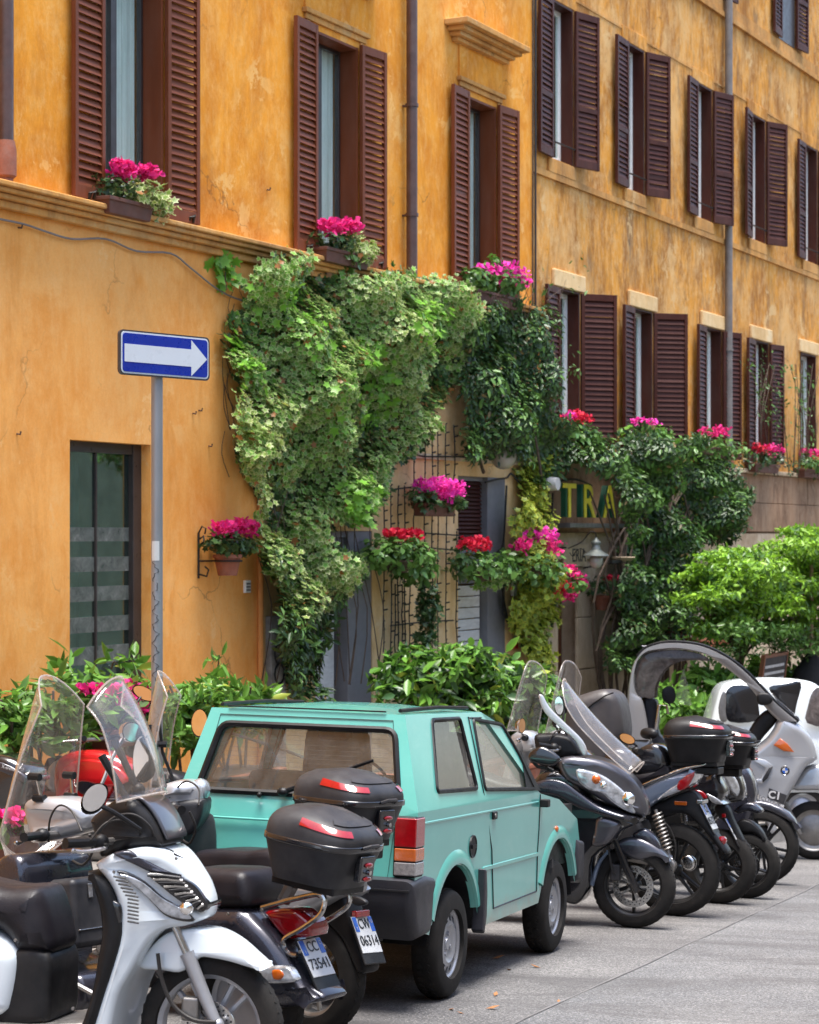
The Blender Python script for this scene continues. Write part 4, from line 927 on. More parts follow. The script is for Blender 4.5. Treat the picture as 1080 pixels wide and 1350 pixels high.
flower('window box of purple petunias on the third sill beside the corner', (648, 388), (616, 676), [(640, 358, 14, 8, 50, 'pink'), (665, 358, 12, 10, 60, 'pink'), (683, 370, 8, 14, 60, 'pink'), (655, 368, 10, 8, 40, 'magenta')], [(630, 370, 16, 20, 320, 'mid'), (662, 372, 20, 18, 340, 'mid'), (652, 350, 6, 18, 90, 'laurel')], fs=.09)
flower('single terracotta pot of magenta cyclamen on an iron bracket on the orange wall', (300, 731), .13, [(298, 697, 14, 10, 90, 'magenta'), (316, 695, 17, 12, 150, 'magenta'), (285, 697, 6, 7, 30, 'magenta')], [(300, 716, 25, 13, 230, 'dark'), (315, 720, 18, 12, 90, 'mid')], potkind='pot', y=-.2, cat='flower pot', name='flower_pot', bracket=True, ls=.09)
flower('terracotta bowl of bright pink cyclamen among the cable strings', (573, 664), (552, 592), [(575, 645, 25, 17, 420, 'pink'), (595, 648, 10, 12, 90, 'pink')], [(555, 655, 14, 11, 110, 'dark'), (590, 660, 16, 9, 110, 'dark'), (573, 661, 28, 8, 100, 'dark')], y=-.25, cat='flower pot', name='flower_pot', ls=.1)
flower('hanging ivy basket with red flowers left of the cable strings', (525, 740), .17, [(516, 706, 10, 8, 90, 'red'), (536, 706, 12, 8, 90, 'red')], [(520, 730, 34, 22, 620, 'mid'), (548, 745, 20, 28, 380, 'mid'), (565, 800, 9, 38, 330, 'dark'), (560, 845, 9, 18, 120, 'dark')], potkind='basket', y=-.3, cat='hanging basket', name='hanging_basket', ls=.085)
flower('hanging ivy basket with red flowers in front of the grey doorway', (635, 752), .17, [(613, 718, 9, 8, 70, 'red'), (628, 718, 10, 10, 90, 'red')], [(640, 745, 32, 20, 560, 'mid'), (650, 760, 20, 16, 240, 'ivy'), (606, 735, 8, 22, 60, 'dark')], potkind='basket', y=-.3, cat='hanging basket', name='hanging_basket', ls=.085)
flower('hanging basket of magenta geraniums on top of the yellow creeper column', (703, 745), .17, [(706, 706, 18, 12, 200, 'pink'), (716, 720, 16, 14, 150, 'magenta'), (684, 720, 9, 9, 60, 'magenta')], [(702, 748, 28, 22, 560, 'mid'), (715, 765, 18, 30, 300, 'yellow')], potkind='basket', y=-.35, cat='hanging basket', name='hanging_basket', ls=.085)
flower('hanging pot of red geraniums over the brown door', (746, 768, ), .13, [(745, 752, 8, 8, 60, 'magenta'), (757, 762, 8, 8, 50, 'magenta'), (735, 775, 10, 9, 60, 'red'), (748, 783, 8, 8, 50, 'magenta'), (765, 772, 5, 9, 40, 'magenta'), (742, 788, 6, 5, 20, 'magenta')], [(746, 770, 20, 14, 220, 'mid')], potkind='basket', y=-.4, cat='hanging basket', name='hanging_basket', ls=.08)
flower('small pot of red geraniums on the stone pilaster under the lantern', (795, 785), .13, [(806, 764, 9, 6, 60, 'red'), (815, 790, 5, 5, 20, 'pink')], [(798, 772, 18, 10, 170, 'dark')], potkind='pot', y=-.1, cat='flower pot', name='flower_pot', ls=.1)
flower('crimson cyclamen over bright ivy on the ledge below the leftmost lower dark shutters', (752, 575), (735, 770), [(758, 551, 13, 9, 120, 'red'), (749, 550, 6, 6, 30, 'pink')], [(760, 575, 20, 18, 480, 'mid'), (770, 590, 16, 18, 300, 'laurel')], y=-.2, ls=.08)
flower('purple flowers over a bright green tuft below the second lower window', (850, 600), (832, 872), [(838, 557, 6, 5, 40, 'pink'), (850, 559, 10, 7, 80, 'pink')], [(855, 575, 22, 14, 460, 'laurel'), (866, 590, 16, 18, 400, 'laurel')], y=-.3, ls=.08)
flower('magenta cyclamen box under the third lower window beside the grey drainpipe', (935, 590), (920, 965), [(930, 571, 9, 7, 70, 'magenta'), (943, 570, 10, 8, 80, 'magenta')], [(940, 590, 26, 14, 420, 'mid')], y=-.3, ls=.08)
flower('crimson cyclamen box on the stone ledge of the fourth lower window', (1006, 612), (990, 1022), [(998, 592, 9, 9, 90, 'red'), (1012, 594, 10, 10, 110, 'magenta')], [(1006, 604, 16, 8, 160, 'dark')], y=0.0, ls=.1)
flower('red cyclamen box at the right edge on the stone ledge', (1072, 620), (1056, 1090), [(1066, 596, 9, 6, 70, 'magenta'), (1080, 600, 10, 8, 80, 'red')], [(1068, 612, 14, 12, 200, 'mid')], y=0.0, ls=.1)
flower('clump of magenta flowers behind the leftmost windscreens under the shop window', (160, 960), (140, 200), [(170, 920, 20, 18, 230, 'magenta'), (150, 915, 14, 12, 120, 'magenta'), (168, 938, 12, 10, 100, 'magenta'), (112, 912, 8, 6, 40, 'magenta')], [(165, 940, 26, 16, 200, 'mid')], y=-1.1, ls=.09, cat='flowers', name='flowering_plant', fs=.09)
flower('small low patch of magenta flowers behind the black motorcycle tail', (20, 1100), (5, 40), [(25, 1082, 12, 8, 60, 'magenta'), (5, 1078, 8, 7, 40, 'magenta')], [(15, 1085, 22, 9, 110, 'mid')], y=-3.2, ls=.09, cat='flowers', name='flowering_plant')

# ---- lamps, light strings and cables on the wall
GL = E('globe_lamp', label='frosted globe wall lamp half hidden under the dark climber', cat='lamp')
p = WP(664, 601, -.3); b = MB(); b.ell(p, (.16, .16, .16), 16, 10); b.build('globe', mat('frosted_glass', (.33, .31, .26), .25, var=.1, coat=.4), GL)
b = MB(); b.tube([p+Vector((0, .14, .02)), p+Vector((.05, .25, .05)), p+Vector((.1, .32, .02))], .02, 6); b.build('arm', MT['iron'], GL)
LN = E('street_lantern', label='bell shaped metal lantern with milky globe beside the brown door', cat='lamp')
p0 = WP(786, 740, -.6); LK = .54; p = Vector((0, 0, 0))
b = MB(); b.ell(p, (.16, .16, .18), 18, 10); b.build('globe', bpy.data.materials['frosted_glass'], LN)
b = MB(); b.lathe([(.30, .13), (.29, .155), (.2, .2), (.11, .27), (.09, .38), (.12, .42), (.12, .45), (.06, .5), (.02, .55), (0, .57)], 'z', 20, p); b.build('shade', mat('zinc', (.2, .22, .2), .5, metal=.6, dust=.3), LN)
b = MB(); b.tube(catmull([p+Vector((0, 0, .56)), p+Vector((-.05, 0, .66)), p+Vector((-.12, .1, .68)), p+Vector((-.16, .3, .45)), p+Vector((-.1, .66, .3))], 4, False), .014, 6)
b.tube(catmull([p+Vector((-.12, .2, .2)), p+Vector((-.2, .3, .3)), p+Vector((-.28, .4, .22)), p+Vector((-.22, .5, .12)), p+Vector((-.1, .62, .2))], 4, False), .01, 6); b.build('bracket', MT['iron'], LN)
for o_ in LN.children: o_.matrix_local = Matrix.Translation(p0) @ Matrix.Scale(LK, 4)
b = MB(); b.tube([p0+Vector((-.06, .38, .17)), p0+Vector((-.05, .7, .17))], .012, 5); b.build('wall_arm', MT['iron'], LN)
LS = E('light_string', label='vertical black strings of little bulbs hanging on the tan wall between the doors', cat='string lights')
bm = MB(); bm.lathe([(0, 0), (.007, .004), (.006, .03), (0, .035)], 'y', 6)
for x, t, bt in [(506, 650, 860), (516, 640, 890), (525, 640, 885), (534, 640, 880), (546, 600, 700), (560, 560, 880), (570, 560, 880), (577, 560, 860), (588, 560, 860), (599, 560, 690), (602, 700, 870), (521, 770, 860), (530, 770, 865), (540, 770, 870)]:
    P = [WP(x+random.uniform(-1, 1), t+(bt-t)*i/7, -.03-random.uniform(0, .02)) for i in range(8)]; b = MB(); b.tube(catmull(P, 2, False), .008, 4)
    for i in range(int((bt-t)/13)):
        q = WP(x, t+13*i+random.uniform(-3, 3), -.03); s = random.choice((-1, 1)); b.tube([q, q+Vector((s*.035, -.03, .01))], .009, 4)
    b.build('string', MT['cable'], LS)
for L in ([(508, 720), (560, 722), (605, 726)], [(505, 560), (540, 598), (600, 602), (650, 605)], [(515, 825), (560, 820), (598, 818)], [(520, 645), (545, 642)], [(560, 703), (605, 706)]):
    b = MB(); b.tube(catmull([WP(x, y_, -.035) for x, y_ in L], 3, False), .009, 5); b.build('string', MT['cable'], LS)
b = MB(); b.tube(catmull([WP(x, y_, -.03) for x, y_ in [(508, 883), (512, 895), (530, 897), (540, 892), (533, 872), (515, 870)]], 4, True), .008, 4); b.build('string', MT['cable'], LS)
WR = E('wall_wires', label='slack black wires looping down beside the grey doorway', cat='cable')
for L in ([(640, 636), (655, 632), (668, 630), (675, 625), (690, 645)], [(668, 640), (665, 700), (662, 722), (655, 728)], [(662, 775), (668, 810), (678, 832), (690, 838)], [(664, 760), (663, 800), (672, 825), (686, 835)], [(725, 640), (740, 634), (760, 632), (780, 640)], [(729, 650), (727, 700), (728, 735)]):
    b = MB(); b.tube(catmull([WP(x, y_, -.05) for x, y_ in L], 4, False), .013, 5); b.build('wire', MT['cable'], WR)
FLD = E('floodlight', label='small pale floodlight on the wall left of the letter T', cat='lamp')
p = WP(727, 638, -.2); b = MB(); b.lathe([(0, -.09), (.08, -.09), (.09, 0), (.075, .06), (0, .08)], 'y', 14, p); b.build('lamp_head', MT['cream_text'], FLD); b = MB(); b.tube([p, p+Vector((.1, .15, .02)), p+Vector((.2, .3, .1))], .015, 6); b.build('arm', MT['cream_text'], FLD)
PLT = E('wall_shelf', label='small round pale dish on a bracket right of the lantern', cat='shelf')
p = WP(822, 740, -.5); b = MB(); b.lathe([(0, 0), (.1, 0), (.16, .05), (.15, .06), (0, .03)], 'z', 16, p); b.build('dish', MT['stone_pale'], PLT); b = MB(); b.bx(p.x-.45, p.x, p.y-.02, p.y+.02, p.z-.02, p.z+.02); b.tube([p, p+Vector((0, .6, -.1))], .012, 5); b.build('bracket', MT['iron'], PLT)
# tiled canopy
CN = E('tiled_canopy', label='little red tiled canopy half hidden behind the climbing shrub', cat='canopy')
u0, z0 = W(878, 842, -.2); 
b = MB(); b.bx(u0, u0+2.0, -.8, REC, z0-.12, z0-.06); b.build('board', MT['wood_door'], CN, smooth=0)
for i in range(10):
    b = MB(); b.lathe([(.1, 0), (.08, .98)], 'z', 8, arc=(0, math.pi)); o = b.build('tile', MT['terracotta'], CN, solid=.012)
    o.location = (u0+.1+i*.2, -.85, z0-.05); o.rotation_euler = (R(-72), 0, 0)
# chalkboard
CB = E('chalkboard', label='tall dark menu chalkboard standing between the two bright trees', cat='menu board')
ub, zb = W(1008, 864, -2.2); zt = zb; g = W(1012, 905, -2.2)[1]-.6; w = .95
Mx = Matrix.Translation((ub, -2.2, g)) @ Matrix.Rotation(R(8), 4, 'X')
b = MB(); b.bx(-w/2, w/2, -.02, .02, 0, zt-g); bb = b.build('board', mat('slate', (.03, .025, .025), .7, var=.3), CB, smooth=0); bb.matrix_local = Mx
b = MB(); hh = zt-g; b.bx(-w/2-.04, -w/2, -.03, .03, -.3, hh+.04); b.bx(w/2, w/2+.04, -.03, .03, -.3, hh+.04); b.bx(-w/2, w/2, -.03, .03, hh, hh+.04); o = b.build('frame', MT['wood_door'], CB, smooth=0, bevel=.005); o.matrix_local = Mx
for i in range(9):
    z = hh-.12-i*.09; b = MB(); x = -w/2+.05
    while x < w/2-.08:
        l = random.uniform(.03, .09); b.bx(x, min(x+l, w/2-.04), -.024, -.021, z-.018, z+.018); x += l+.015
    o = b.build('chalk_line', MT['cream_text'], CB, smooth=0); o.matrix_local = Mx
# folded black parasol at the right edge
PR = E('folded_parasol', label='folded black parasol on a pale wooden pole at the right edge', cat='parasol')
u, z = W(1070, 870, -2.4); g = wgz(u, -2.4)
b = MB(); b.tube([(u, -2.4, g), (u, -2.4, z+1.3)], .028, 8); b.build('pole', mat('pale_wood', (.34, .22, .14), .7), PR)
b = MB(); b.lathe([(.05, .1), (.24, -.15), (.34, -.6), (.36, -1.2), (.3, -2.0), (.1, -2.1)], 'z', 18, (u, -2.4, z)); b.build('cover', mat('black_canvas', (.012, .012, .014), .9), PR)
# ------------------------------------------------------------- vehicles
class Veh:
    """local frame: x forward, y left, z up; stands on the sloping street"""
    def __init__(s, name, px, py, az, off=(0, 0), lean=0, **k):
        p = G(px, py); a = R(az); f = Vector((math.sin(a), math.cos(a), 0)); f.z = -(GA*f.x+GB*f.y); f.normalize()
        u = Vector((GA, GB, 1)).normalized(); l = u.cross(f)
        R3 = Matrix((f, l, u)).transposed(); R3 = R3 @ Matrix.Rotation(R(lean), 3, 'X')
        o = p-R3 @ Vector((off[0], off[1], 0)); s.M = Matrix.Translation(o) @ R3.to_4x4(); s.Mi = s.M.inverted()
        s.root = empty(name, s.M, **k); s.c = s.Mi @ EYE
    def hit(s, px, py, ax=1, v=0.0):
        d = s.Mi.to_3x3() @ ray(px, py); t = (v-s.c[ax])/d[ax]; return s.c+d*t
    def S(s, pts, y=0.0): return [(q.x, q.z) for q in (s.hit(*p, 1, y) for p in pts)]
    def S3(s, pts, y=0.0): return [s.hit(*p, 1, y) for p in pts]
def Z(ox, oy, k, pts): return [(ox+x/k, oy+y/k) for x, y in pts]

def wheel(root, c, r, w, rim='five', rimmat='wheel_silver', disc=0, discside=-1, steer=0.0, spokes=5, hub=.05, tread=True, name='wheel'):
    """c=(x,y,z) axle centre; parts: wheel (rim) > tyre, brake_disc"""
    M = Matrix.Translation(c) @ Matrix.Rotation(R(steer), 4, 'Z')
    rr = r-w*.62; rr = max(rr, r*.6) if rim != 'steel' else r*.64
    b = MB(); b.lathe([(rr+.006, -w*.36), (rr-.008, -w*.34), (rr-.02, -w*.25), (rr-.024, 0), (rr-.02, w*.25), (rr-.008, w*.34), (rr+.006, w*.36)], 'y', 40)
    if rim == 'five':
        for k in range(spokes):
            A = Matrix.Rotation(2*math.pi*k/spokes+.3, 4, 'Y')
            for s in (-.022, .022):
                b.tube([(hub*.6, 0, s*.6), ((hub+rr)/2, 0, s*1.1), (rr-.012, 0, s*1.6)], [.016, .012, .013], 6, M=A)
        b.lathe([(0, -.045), (hub*.7, -.045), (hub, -.02), (hub, .02), (hub*.7, .045), (0, .045)], 'y', 20)
        b.lathe([(0, -.06), (.018, -.06), (.018, -.045)], 'y', 10)
    elif rim == 'thin':
        for k in range(spokes):
            A = Matrix.Rotation(2*math.pi*k/spokes+.3, 4, 'Y'); b.tube([(hub*.6, 0, 0), (rr-.012, 0, .0)], [.022, .016], 8, M=A, flat=.7)
        b.lathe([(0, -.05), (hub*.7, -.05), (hub, -.02), (hub, .02), (hub*.7, .05), (0, .05)], 'y', 20)
    elif rim == 'dish':
        b.lathe([(rr-.01, -w*.2), (rr*.75, -w*.1), (rr*.45, -w*.3), (0, -w*.34)], 'y', 32)
        b.lathe([(rr-.01, w*.2), (0, w*.2)], 'y', 32)
    elif rim == 'steel':
        n = 14; ri, ro = rr*.66, rr*.86
        prof = [(rr-.01, -w*.30), (ro, -w*.26)]; b.lathe(prof, 'y', 56)
        q = 56
        for k in range(q):       # slotted ring
            if k % 4 in (0, 1): continue
            a0, a1 = 2*math.pi*k/q, 2*math.pi*(k+1)/q
            P = lambda a, rad, y: (rad*math.cos(a), y, rad*math.sin(a))
            b.add([P(a0, ro, -w*.26), P(a1, ro, -w*.26), P(a1, ri, -w*.33), P(a0, ri, -w*.33)], [(0, 1, 2, 3)])
            for aa, kk in ((a0, 2), (a1, 3)):
                if k % 4 == kk: b.add([P(aa, ro, -w*.26), P(aa, ri, -w*.33), P(aa, ri, -w*.1), P(aa, ro, -w*.1)], [(0, 1, 2, 3)])
        b.lathe([(ri, -w*.33), (ri*.82, -w*.36), (ri*.6, -w*.24), (ri*.3, -w*.22), (.03, -w*.3), (0, -w*.32)], 'y', 40)
        for k in range(4): A = Matrix.Rotation(math.pi/2*k+.4, 4, 'Y'); b.lathe([(0, -w*.3), (.012, -w*.3), (.012, -w*.2)], 'y', 6, (rr*.3, 0, 0), M=A)
    o = b.build(name, MT[rimmat], root); o.matrix_local = M
    if rim == 'steel':
        d = MB(); d.lathe([(0, -w*.02), (rr*.98, -w*.02)], 'y', 30); d.build('wheel_back', MT['wheel_black'], o)
    t = MB(); hwt = w/2; sec = []
    for a in np.linspace(-90, 90, 13):
        ca, sa = math.cos(R(a)), math.sin(R(a)); e = .62 if rim != 'steel' else .30
        sec.append((rr+(r-rr)*(abs(ca)**e), hwt*math.copysign(abs(sa)**.75, sa)))
    sec = [(rr-.004, -hwt*.72)]+sec+[(rr-.004, hwt*.72)]
    t.lathe(sec, 'y', 56)
    if tread:
        for k in range(44):
            A = Matrix.Rotation(2*math.pi*k/44, 4, 'Y')
            for s in (-1, 1):
                e = 1 if rim != 'steel' else .55
                x0 = rr+(r-rr)*(1-(.42*e)**2*.9)
                t.box((r-.0035*e-.003*(e == 1), s*hwt*.28, 0), (.012, hwt*.34, .021 if rim != 'steel' else .028), A @ Matrix.Rotation(s*.5, 4, 'X'))
    t.build('tyre', MT['tyre'], o)
    if disc:
        g = MB(); y = discside*w*.42
        n = 40; ri = disc*.68
        g.lathe([(ri, y-.003), (disc, y-.003), (disc, y+.003), (ri, y+.003)], 'y', 44, closed=True)
        for k in range(5): A = Matrix.Rotation(2*math.pi*k/5, 4, 'Y'); g.box(((ri+.03)/2, y, 0), (ri-.02, .004, .014), A)
        g.build('brake_disc', MT['chrome'], o)
        h = MB()
        for k in range(24):
            for j, rad in enumerate((.76, .88)):
                a = 2*math.pi*(k+j*.5)/24; h.lathe([(0, y+discside*.0045), (.0045, y+discside*.0045)], 'y', 6, (disc*rad*math.cos(a), 0, disc*rad*math.sin(a)))
        h.build('disc_holes', MT['print_black'], o, smooth=0, kind='stuff')
    return o

def screen(root, M, wb, wt, h, curve=.1, bowl=0.0, label=None, mt='acrylic', low=0.0, wl=.2, top_round=.5, name='windscreen'):
    """acrylic windscreen standing on local origin of M: width y, height z, bulging to +x"""
    rows = []; n, m = 18, 15; edge_l, edge_r, top = [], [], []
    for i in range(n+1):
        t = i/n; z = -low+(h+low)*t
        if z < 0: wd = wl+(wb-wl)*((z+low)/max(low, .01))**.7
        else: wd = wb+(wt-wb)*(z/h)
        row = []
        for j in range(m+1):
            s = j/m*2-1; zz = z
            if t > .6: zz = z-(h*.20*top_round)*((t-.6)/.4)*abs(s)**2.5
            if t < .25 and low: zz = z+low*.5*(1-t/.25)*abs(s)**2
            row.append((curve*(1-s*s)-bowl*(t-.3)**2, s*wd/2, zz))
        rows.append(row)
    b = MB(); b.grid(rows); o = b.build(name, MT[mt], root, solid=.004, smooth=60); o.matrix_local = M
    rim = [r[0] for r in rows]+rows[-1][1:-1]+[r[-1] for r in rows][::-1]+rows[0][1:-1][::-1]
    e = MB(); e.tube(rim, .0042, 5, closed=True); e.build('edge', MT['acrylic_edge'], o)
    return o
def knob(b, p, d, r=.016, l=.03):
    b.tube([Vector(p)-Vector(d)*l, Vector(p)+Vector(d)*l], r, 10)
def mirror(root, p, ax, ay, nrm, stalk, glass='mirror', shell='black_plastic', round_=False):
    """oval mirror; p centre, ax/ay half axes vectors, nrm points to the glass side"""
    ax, ay, nrm = Vector(ax), Vector(ay), Vector(nrm).normalized(); b = MB(); prev = None; vs = []; n = 20; lev = [(1.0, 0), (1.02, -.012), (.85, -.035), (.45, -.05), (.02, -.055)]
    for s, h in lev:
        for k in range(n):
            a = 2*math.pi*k/n; e = 1 if round_ else .85; ca, sa = math.cos(a), math.sin(a)
            vs.append(Vector(p)+(ax*math.copysign(abs(ca)**e, ca)+ay*math.copysign(abs(sa)**e, sa))*s+nrm*h)
    fs = [(i*n+k, i*n+(k+1) % n, (i+1)*n+(k+1) % n, (i+1)*n+k) for i in range(len(lev)-1) for k in range(n)]
    b.add(vs, fs)
    if stalk: b.tube(catmull([Vector(p)-nrm*.04, *[Vector(q) for q in stalk]], 4, False), .009, 8)
    o = b.build('mirror', MT[shell], root)
    g = MB(); g.add([Vector(p)+(ax*math.cos(2*math.pi*k/n)+ay*math.sin(2*math.pi*k/n))*.93+nrm*.001 for k in range(n)], [tuple(range(n))]); g.build('mirror_glass', MT[glass], o, smooth=0)
    return o
def handlebar(root, c, half, grip=.12, steer=0.0, rise=.0, back=.05, lever=True, mt='black_plastic'):
    M = Matrix.Translation(c) @ Matrix.Rotation(R(steer), 4, 'Z')
    b = MB(); b.tube([(-back, -half, rise), (0, -half*.5, 0), (0, half*.5, 0), (-back, half, rise)], .014, 8); o = b.build('handlebar', MT['dull_metal'], root); o.matrix_local = M
    for s in (-1, 1):
        g = MB(); d = Vector((-back, s*half*.5, rise)).normalized(); e = Vector((-back, s*half, rise)); g.tube([e-d*grip, e-d*grip*.5, e, e+d*.012], [.018, .019, .019, .021], 10)
        g.ell(e-d*(grip+.03), (.035, .035, .03), 8, 6); g.build('grip', MT[mt], o)
        if lever:
            l = MB(); q = e-d*(grip+.03)+Vector((.03, 0, -.01)); l.tube(catmull([q, q+d*.05+Vector((.03, 0, -.01)), q+d*.13+Vector((.02, 0, -.02)), q+d*.17+Vector((.01, 0, -.015))], 3, False), [.008]*10, 6); l.ell(q+d*.17+Vector((.01, 0, -.015)), (.01, .01, .01), 6, 5); l.build('lever', MT['chrome'], o)
    return o
def topbox(root, M, L=.40, Wd=.42, H=.30, red=True, mt='dark_grey_plastic'):
    """hard luggage case: x forward, opens to the rear (-x); M puts its bottom centre"""
    def shell(z0, z1, k0, k1, dome=False, n=40):
        vs = []; lv = 9; rings = []
        for i in range(lv+1):
            t = i/lv; z = z0+(z1-z0)*t
            s = k0+(k1-k0)*t if not dome else k0*max(0.0, 1-t**3.2)**(1/2.4)
            q = []
            for k in range(n):
                a = 2*math.pi*k/n; ca, sa = math.cos(a), math.sin(a); e = .52
                x = math.copysign(abs(ca)**e, ca)*L/2*s; y = math.copysign(abs(sa)**e, sa)*Wd/2*s
                if x > 0: x *= .92
                zz = z
                if dome: zz = z-(.05*t if x < 0 else 0)*abs(x)/(L/2)
                q.append((x, y, zz))
            rings.append(q)
        return rings
    b = MB(); r1 = shell(0, H*.52, .78, 1.0); r1 = [[(x*(.0), y*0, 0) for x, y, z in r1[0]]]+r1
    b.grid([q+[q[0]] for q in r1]); o = b.build('top_box', MT[mt], root, smooth=50); o.matrix_local = M
    l = MB(); r2 = shell(H*.56, H*1.0, 1.0, 1, True); l.grid([q+[q[0]] for q in r2]); l.build('lid', MT[mt], o, smooth=50)
    g = MB(); s = shell(H*.5, H*.58, 1.025, 1.025)
    g.grid([q+[q[0]] for q in (s[0], s[3], s[6], s[9])]); g.build('lid_seam', MT['gloss_black'], o, solid=.01)
    for sy in (1, -1):
        # red reflector wrapping the lid corner
        rr = MB(); rows = []
        for i in range(4, 7):
            q = r2[i]; m = len(q)
            idx = range(10, 19) if sy > 0 else range(22, 31)
            rows.append([(x*1.012, y*1.012, z+.004) for x, y, z in (q[k % m] for k in idx)])
        if red: rr.grid(rows); rr.build('reflector', MT['red_lens'], o)
    rr = MB(); rows = [[(x*1.008, y*1.01, z+.005) for x, y, z in (r2[i][k] for k in range(14, 27))] for i in range(7, 9)]
    rr.grid(rows); rr.build('lid_panel', MT[mt], o)
    k = MB(); k.bx(-L/2-.012, -L/2+.02, -.055, .055, H*.12, H*.46); k.build('latch_panel', MT['gloss_black'], o, smooth=0, bevel=.008)
    k = MB(); k.tube([(-L/2-.008, -.05, H*.56), (-L/2-.03, -.03, H*.6), (-L/2-.03, .03, H*.6), (-L/2-.008, .05, H*.56)], .008, 6); k.build('handle', MT[mt], o)
    for z in (.16, .34): k = MB(); k.ell((-L/2-.016, 0, H*z), (.008, .03, .011), 10, 6); k.build('catch', MT['red_lens'], o)
    k = MB(); k.lathe([(0, -.014), (.01, -.014), (.01, 0)], 'x', 8, (-L/2-.014, 0, H*.25)); k.build('key_lock', MT['chrome'], o)
    k = MB(); k.bx(-L*.36, L*.33, -Wd*.3, Wd*.3, -.03, .002); k.build('mounting_plate', MT['black_plastic'], o, smooth=0, bevel=.006)
    return o
def plate(root, M, l1, l2, w=.165, h=.165, holder=.05):
    """two-row plate facing -x of M (x forward), origin at its top centre"""
    o = MB(); o.bx(-.004, .006, -w/2-.006, w/2+.006, -h-holder, .006); p = o.build('plate_holder', MT['black_plastic'], root, smooth=0, bevel=.004); p.matrix_local = M
    b = MB(); b.bx(-.008, -.003, -w/2, w/2, -h, 0); b.build('number_plate', MT['plate_white'], p, smooth=0, bevel=.002, seg=1)
    b = MB(); bw = .034
    for s in (1, -1): b.bx(-.0095, -.008, s*w/2-s*.002, s*(w/2-bw), -h*.42, -.003)
    b.build('blue_band', MT['plate_blue'], p, smooth=0)
    T = Matrix(((0, 0, -1, 0), (-1, 0, 0, 0), (0, 1, 0, 0), (0, 0, 0, 1)))     # text x-> -y, text y -> z, text normal -> -x
    text_obj('characters', l1, h*.40, MT['print_black'], p, Matrix.Translation((-.0105, 0, -h*.22)) @ T, ext=.0008, sx=.85)
    text_obj('characters', l2, h*.40, MT['print_black'], p, Matrix.Translation((-.0105, 0, -h*.68)) @ T, ext=.0008, sx=.92)
    text_obj('characters', 'I', h*.12, MT['plate_white'], p, Matrix.Translation((-.0105, w/2-.017, -h*.33)) @ T, ext=.0008)
    b = MB(); b.tube([(-.0105, -w/2+.017+.008*math.cos(t), -h*.14+.008*math.sin(t)) for t in np.linspace(0, 6.283, 13)[:-1]], .0012, 4, closed=True); b.build('seal', MT['plate_white'], p)
    return p
def shock(root, a, b_, r=.035, n=9):
    a, b_ = Vector(a), Vector(b_); k = MB(); k.tube([a, b_], r*.4, 8); o = k.build('shock_absorber', MT['dull_metal'], root)
    P = []; d = b_-a; x = d.orthogonal().normalized(); y = d.normalized().cross(x)
    for i in range(n*10+1):
        t = i/(n*10); P.append(a+d*(.08+.78*t)+(x*math.cos(2*math.pi*n*t)+y*math.sin(2*math.pi*n*t))*r)
    s = MB(); s.tube(P, r*.2, 5); s.build('spring', MT['dull_metal'], o); return o

# =============================================================== the green car
car = Veh('parked_car', 578, 1315, 19.3, (0, -.565), label='small boxy mint green hatchback parked with its rear to the camera', cat='car')
CR = car.root; HW = .64; RX = -.62
def car_paint():
    m, nt, p = newmat('mint_paint'); v = coords(nt)
    a = noise(nt, v, 1.6, 6, .6, .3)
    c = ramp(nt, a, [(.3, (.085, .355, .31)), (.7, (.115, .425, .37))])
    d = noise(nt, coords(nt, (1, 1, 2)), 5, 9, .75, .6); c = mix(nt, ramp(nt, d, [(.54, 0.0), (.75, .13)]), c, (.42, .62, .55))
    sx = nd(nt, 'ShaderNodeSeparateXYZ'); tc = nd(nt, 'ShaderNodeTexCoord'); lk(nt, tc.outputs['Object'], sx.inputs[0])
    ad = nd(nt, 'ShaderNodeMath', operation='MULTIPLY_ADD'); ad.inputs[1].default_value = .35; lk(nt, noise(nt, v, 6, 8, .75), ad.inputs[0]); lk(nt, sx.outputs[2], ad.inputs[2])
    c = mix(nt, ramp(nt, ad.outputs[0], [(.46, .75), (.62, 0.0)]), c, (.22, .20, .15))   # road dirt along the sills
    lk(nt, c, p.inputs['Base Color']); p.inputs['Roughness'].default_value = .35; p.inputs['Coat Weight'].default_value = .9; p.inputs['Coat Roughness'].default_value = .07
    bump(nt, p, noise(nt, v, 3.5, 2, .4), .12, .02); return m
MINT = car_paint()
def ty(z): return HW if z <= .965 else HW-(z-.965)*.27
zb = .965
side = [(-.60, .40), (-.40, .36), (-.385, .40)]
for a in np.linspace(160, 20, 11): side.append((.385*math.cos(R(a)), .27+.40*math.sin(R(a))))
side += [(.40, .36), (.42, .31), (1.55, .33), (1.585, .38)]
for a in np.linspace(160, 20, 11): side.append((1.965+.385*math.cos(R(a)), .27+.40*math.sin(R(a))))
side += [(2.36, .38), (2.44, .40), (2.45, .62), (2.38, .76), (1.95, .90), (1.53, .955), (.4, zb), (RX, zb), (-.645, .80), (-.64, .62)]
roofz = 1.425
T0, T1 = (-.50, roofz), (.74, roofz)
upper = [(RX, zb), (.4, zb), (1.53, .955), T1, T0]
def rnd(pts, r=.035, n=4):
    P = [Vector((p[0], p[1])) for p in pts]; o = []
    for i, p in enumerate(P):
        a = P[i-1]-p; c = P[(i+1) % len(P)]-p; a = p+a.normalized()*min(r, a.length*.4); c = p+c.normalized()*min(r, c.length*.4)
        for k in range(n+1): t = k/n; q = a*(1-t)**2+p*2*t*(1-t)+c*t*t; o.append((q.x, q.y))
    return o
def wl(pts):
    o = []
    for p in pts:
        y = -HW+.05
        for _ in range(4): q = car.hit(*p, 1, y); y = -ty(q.z)
        o.append((q.x, q.z))
    return o
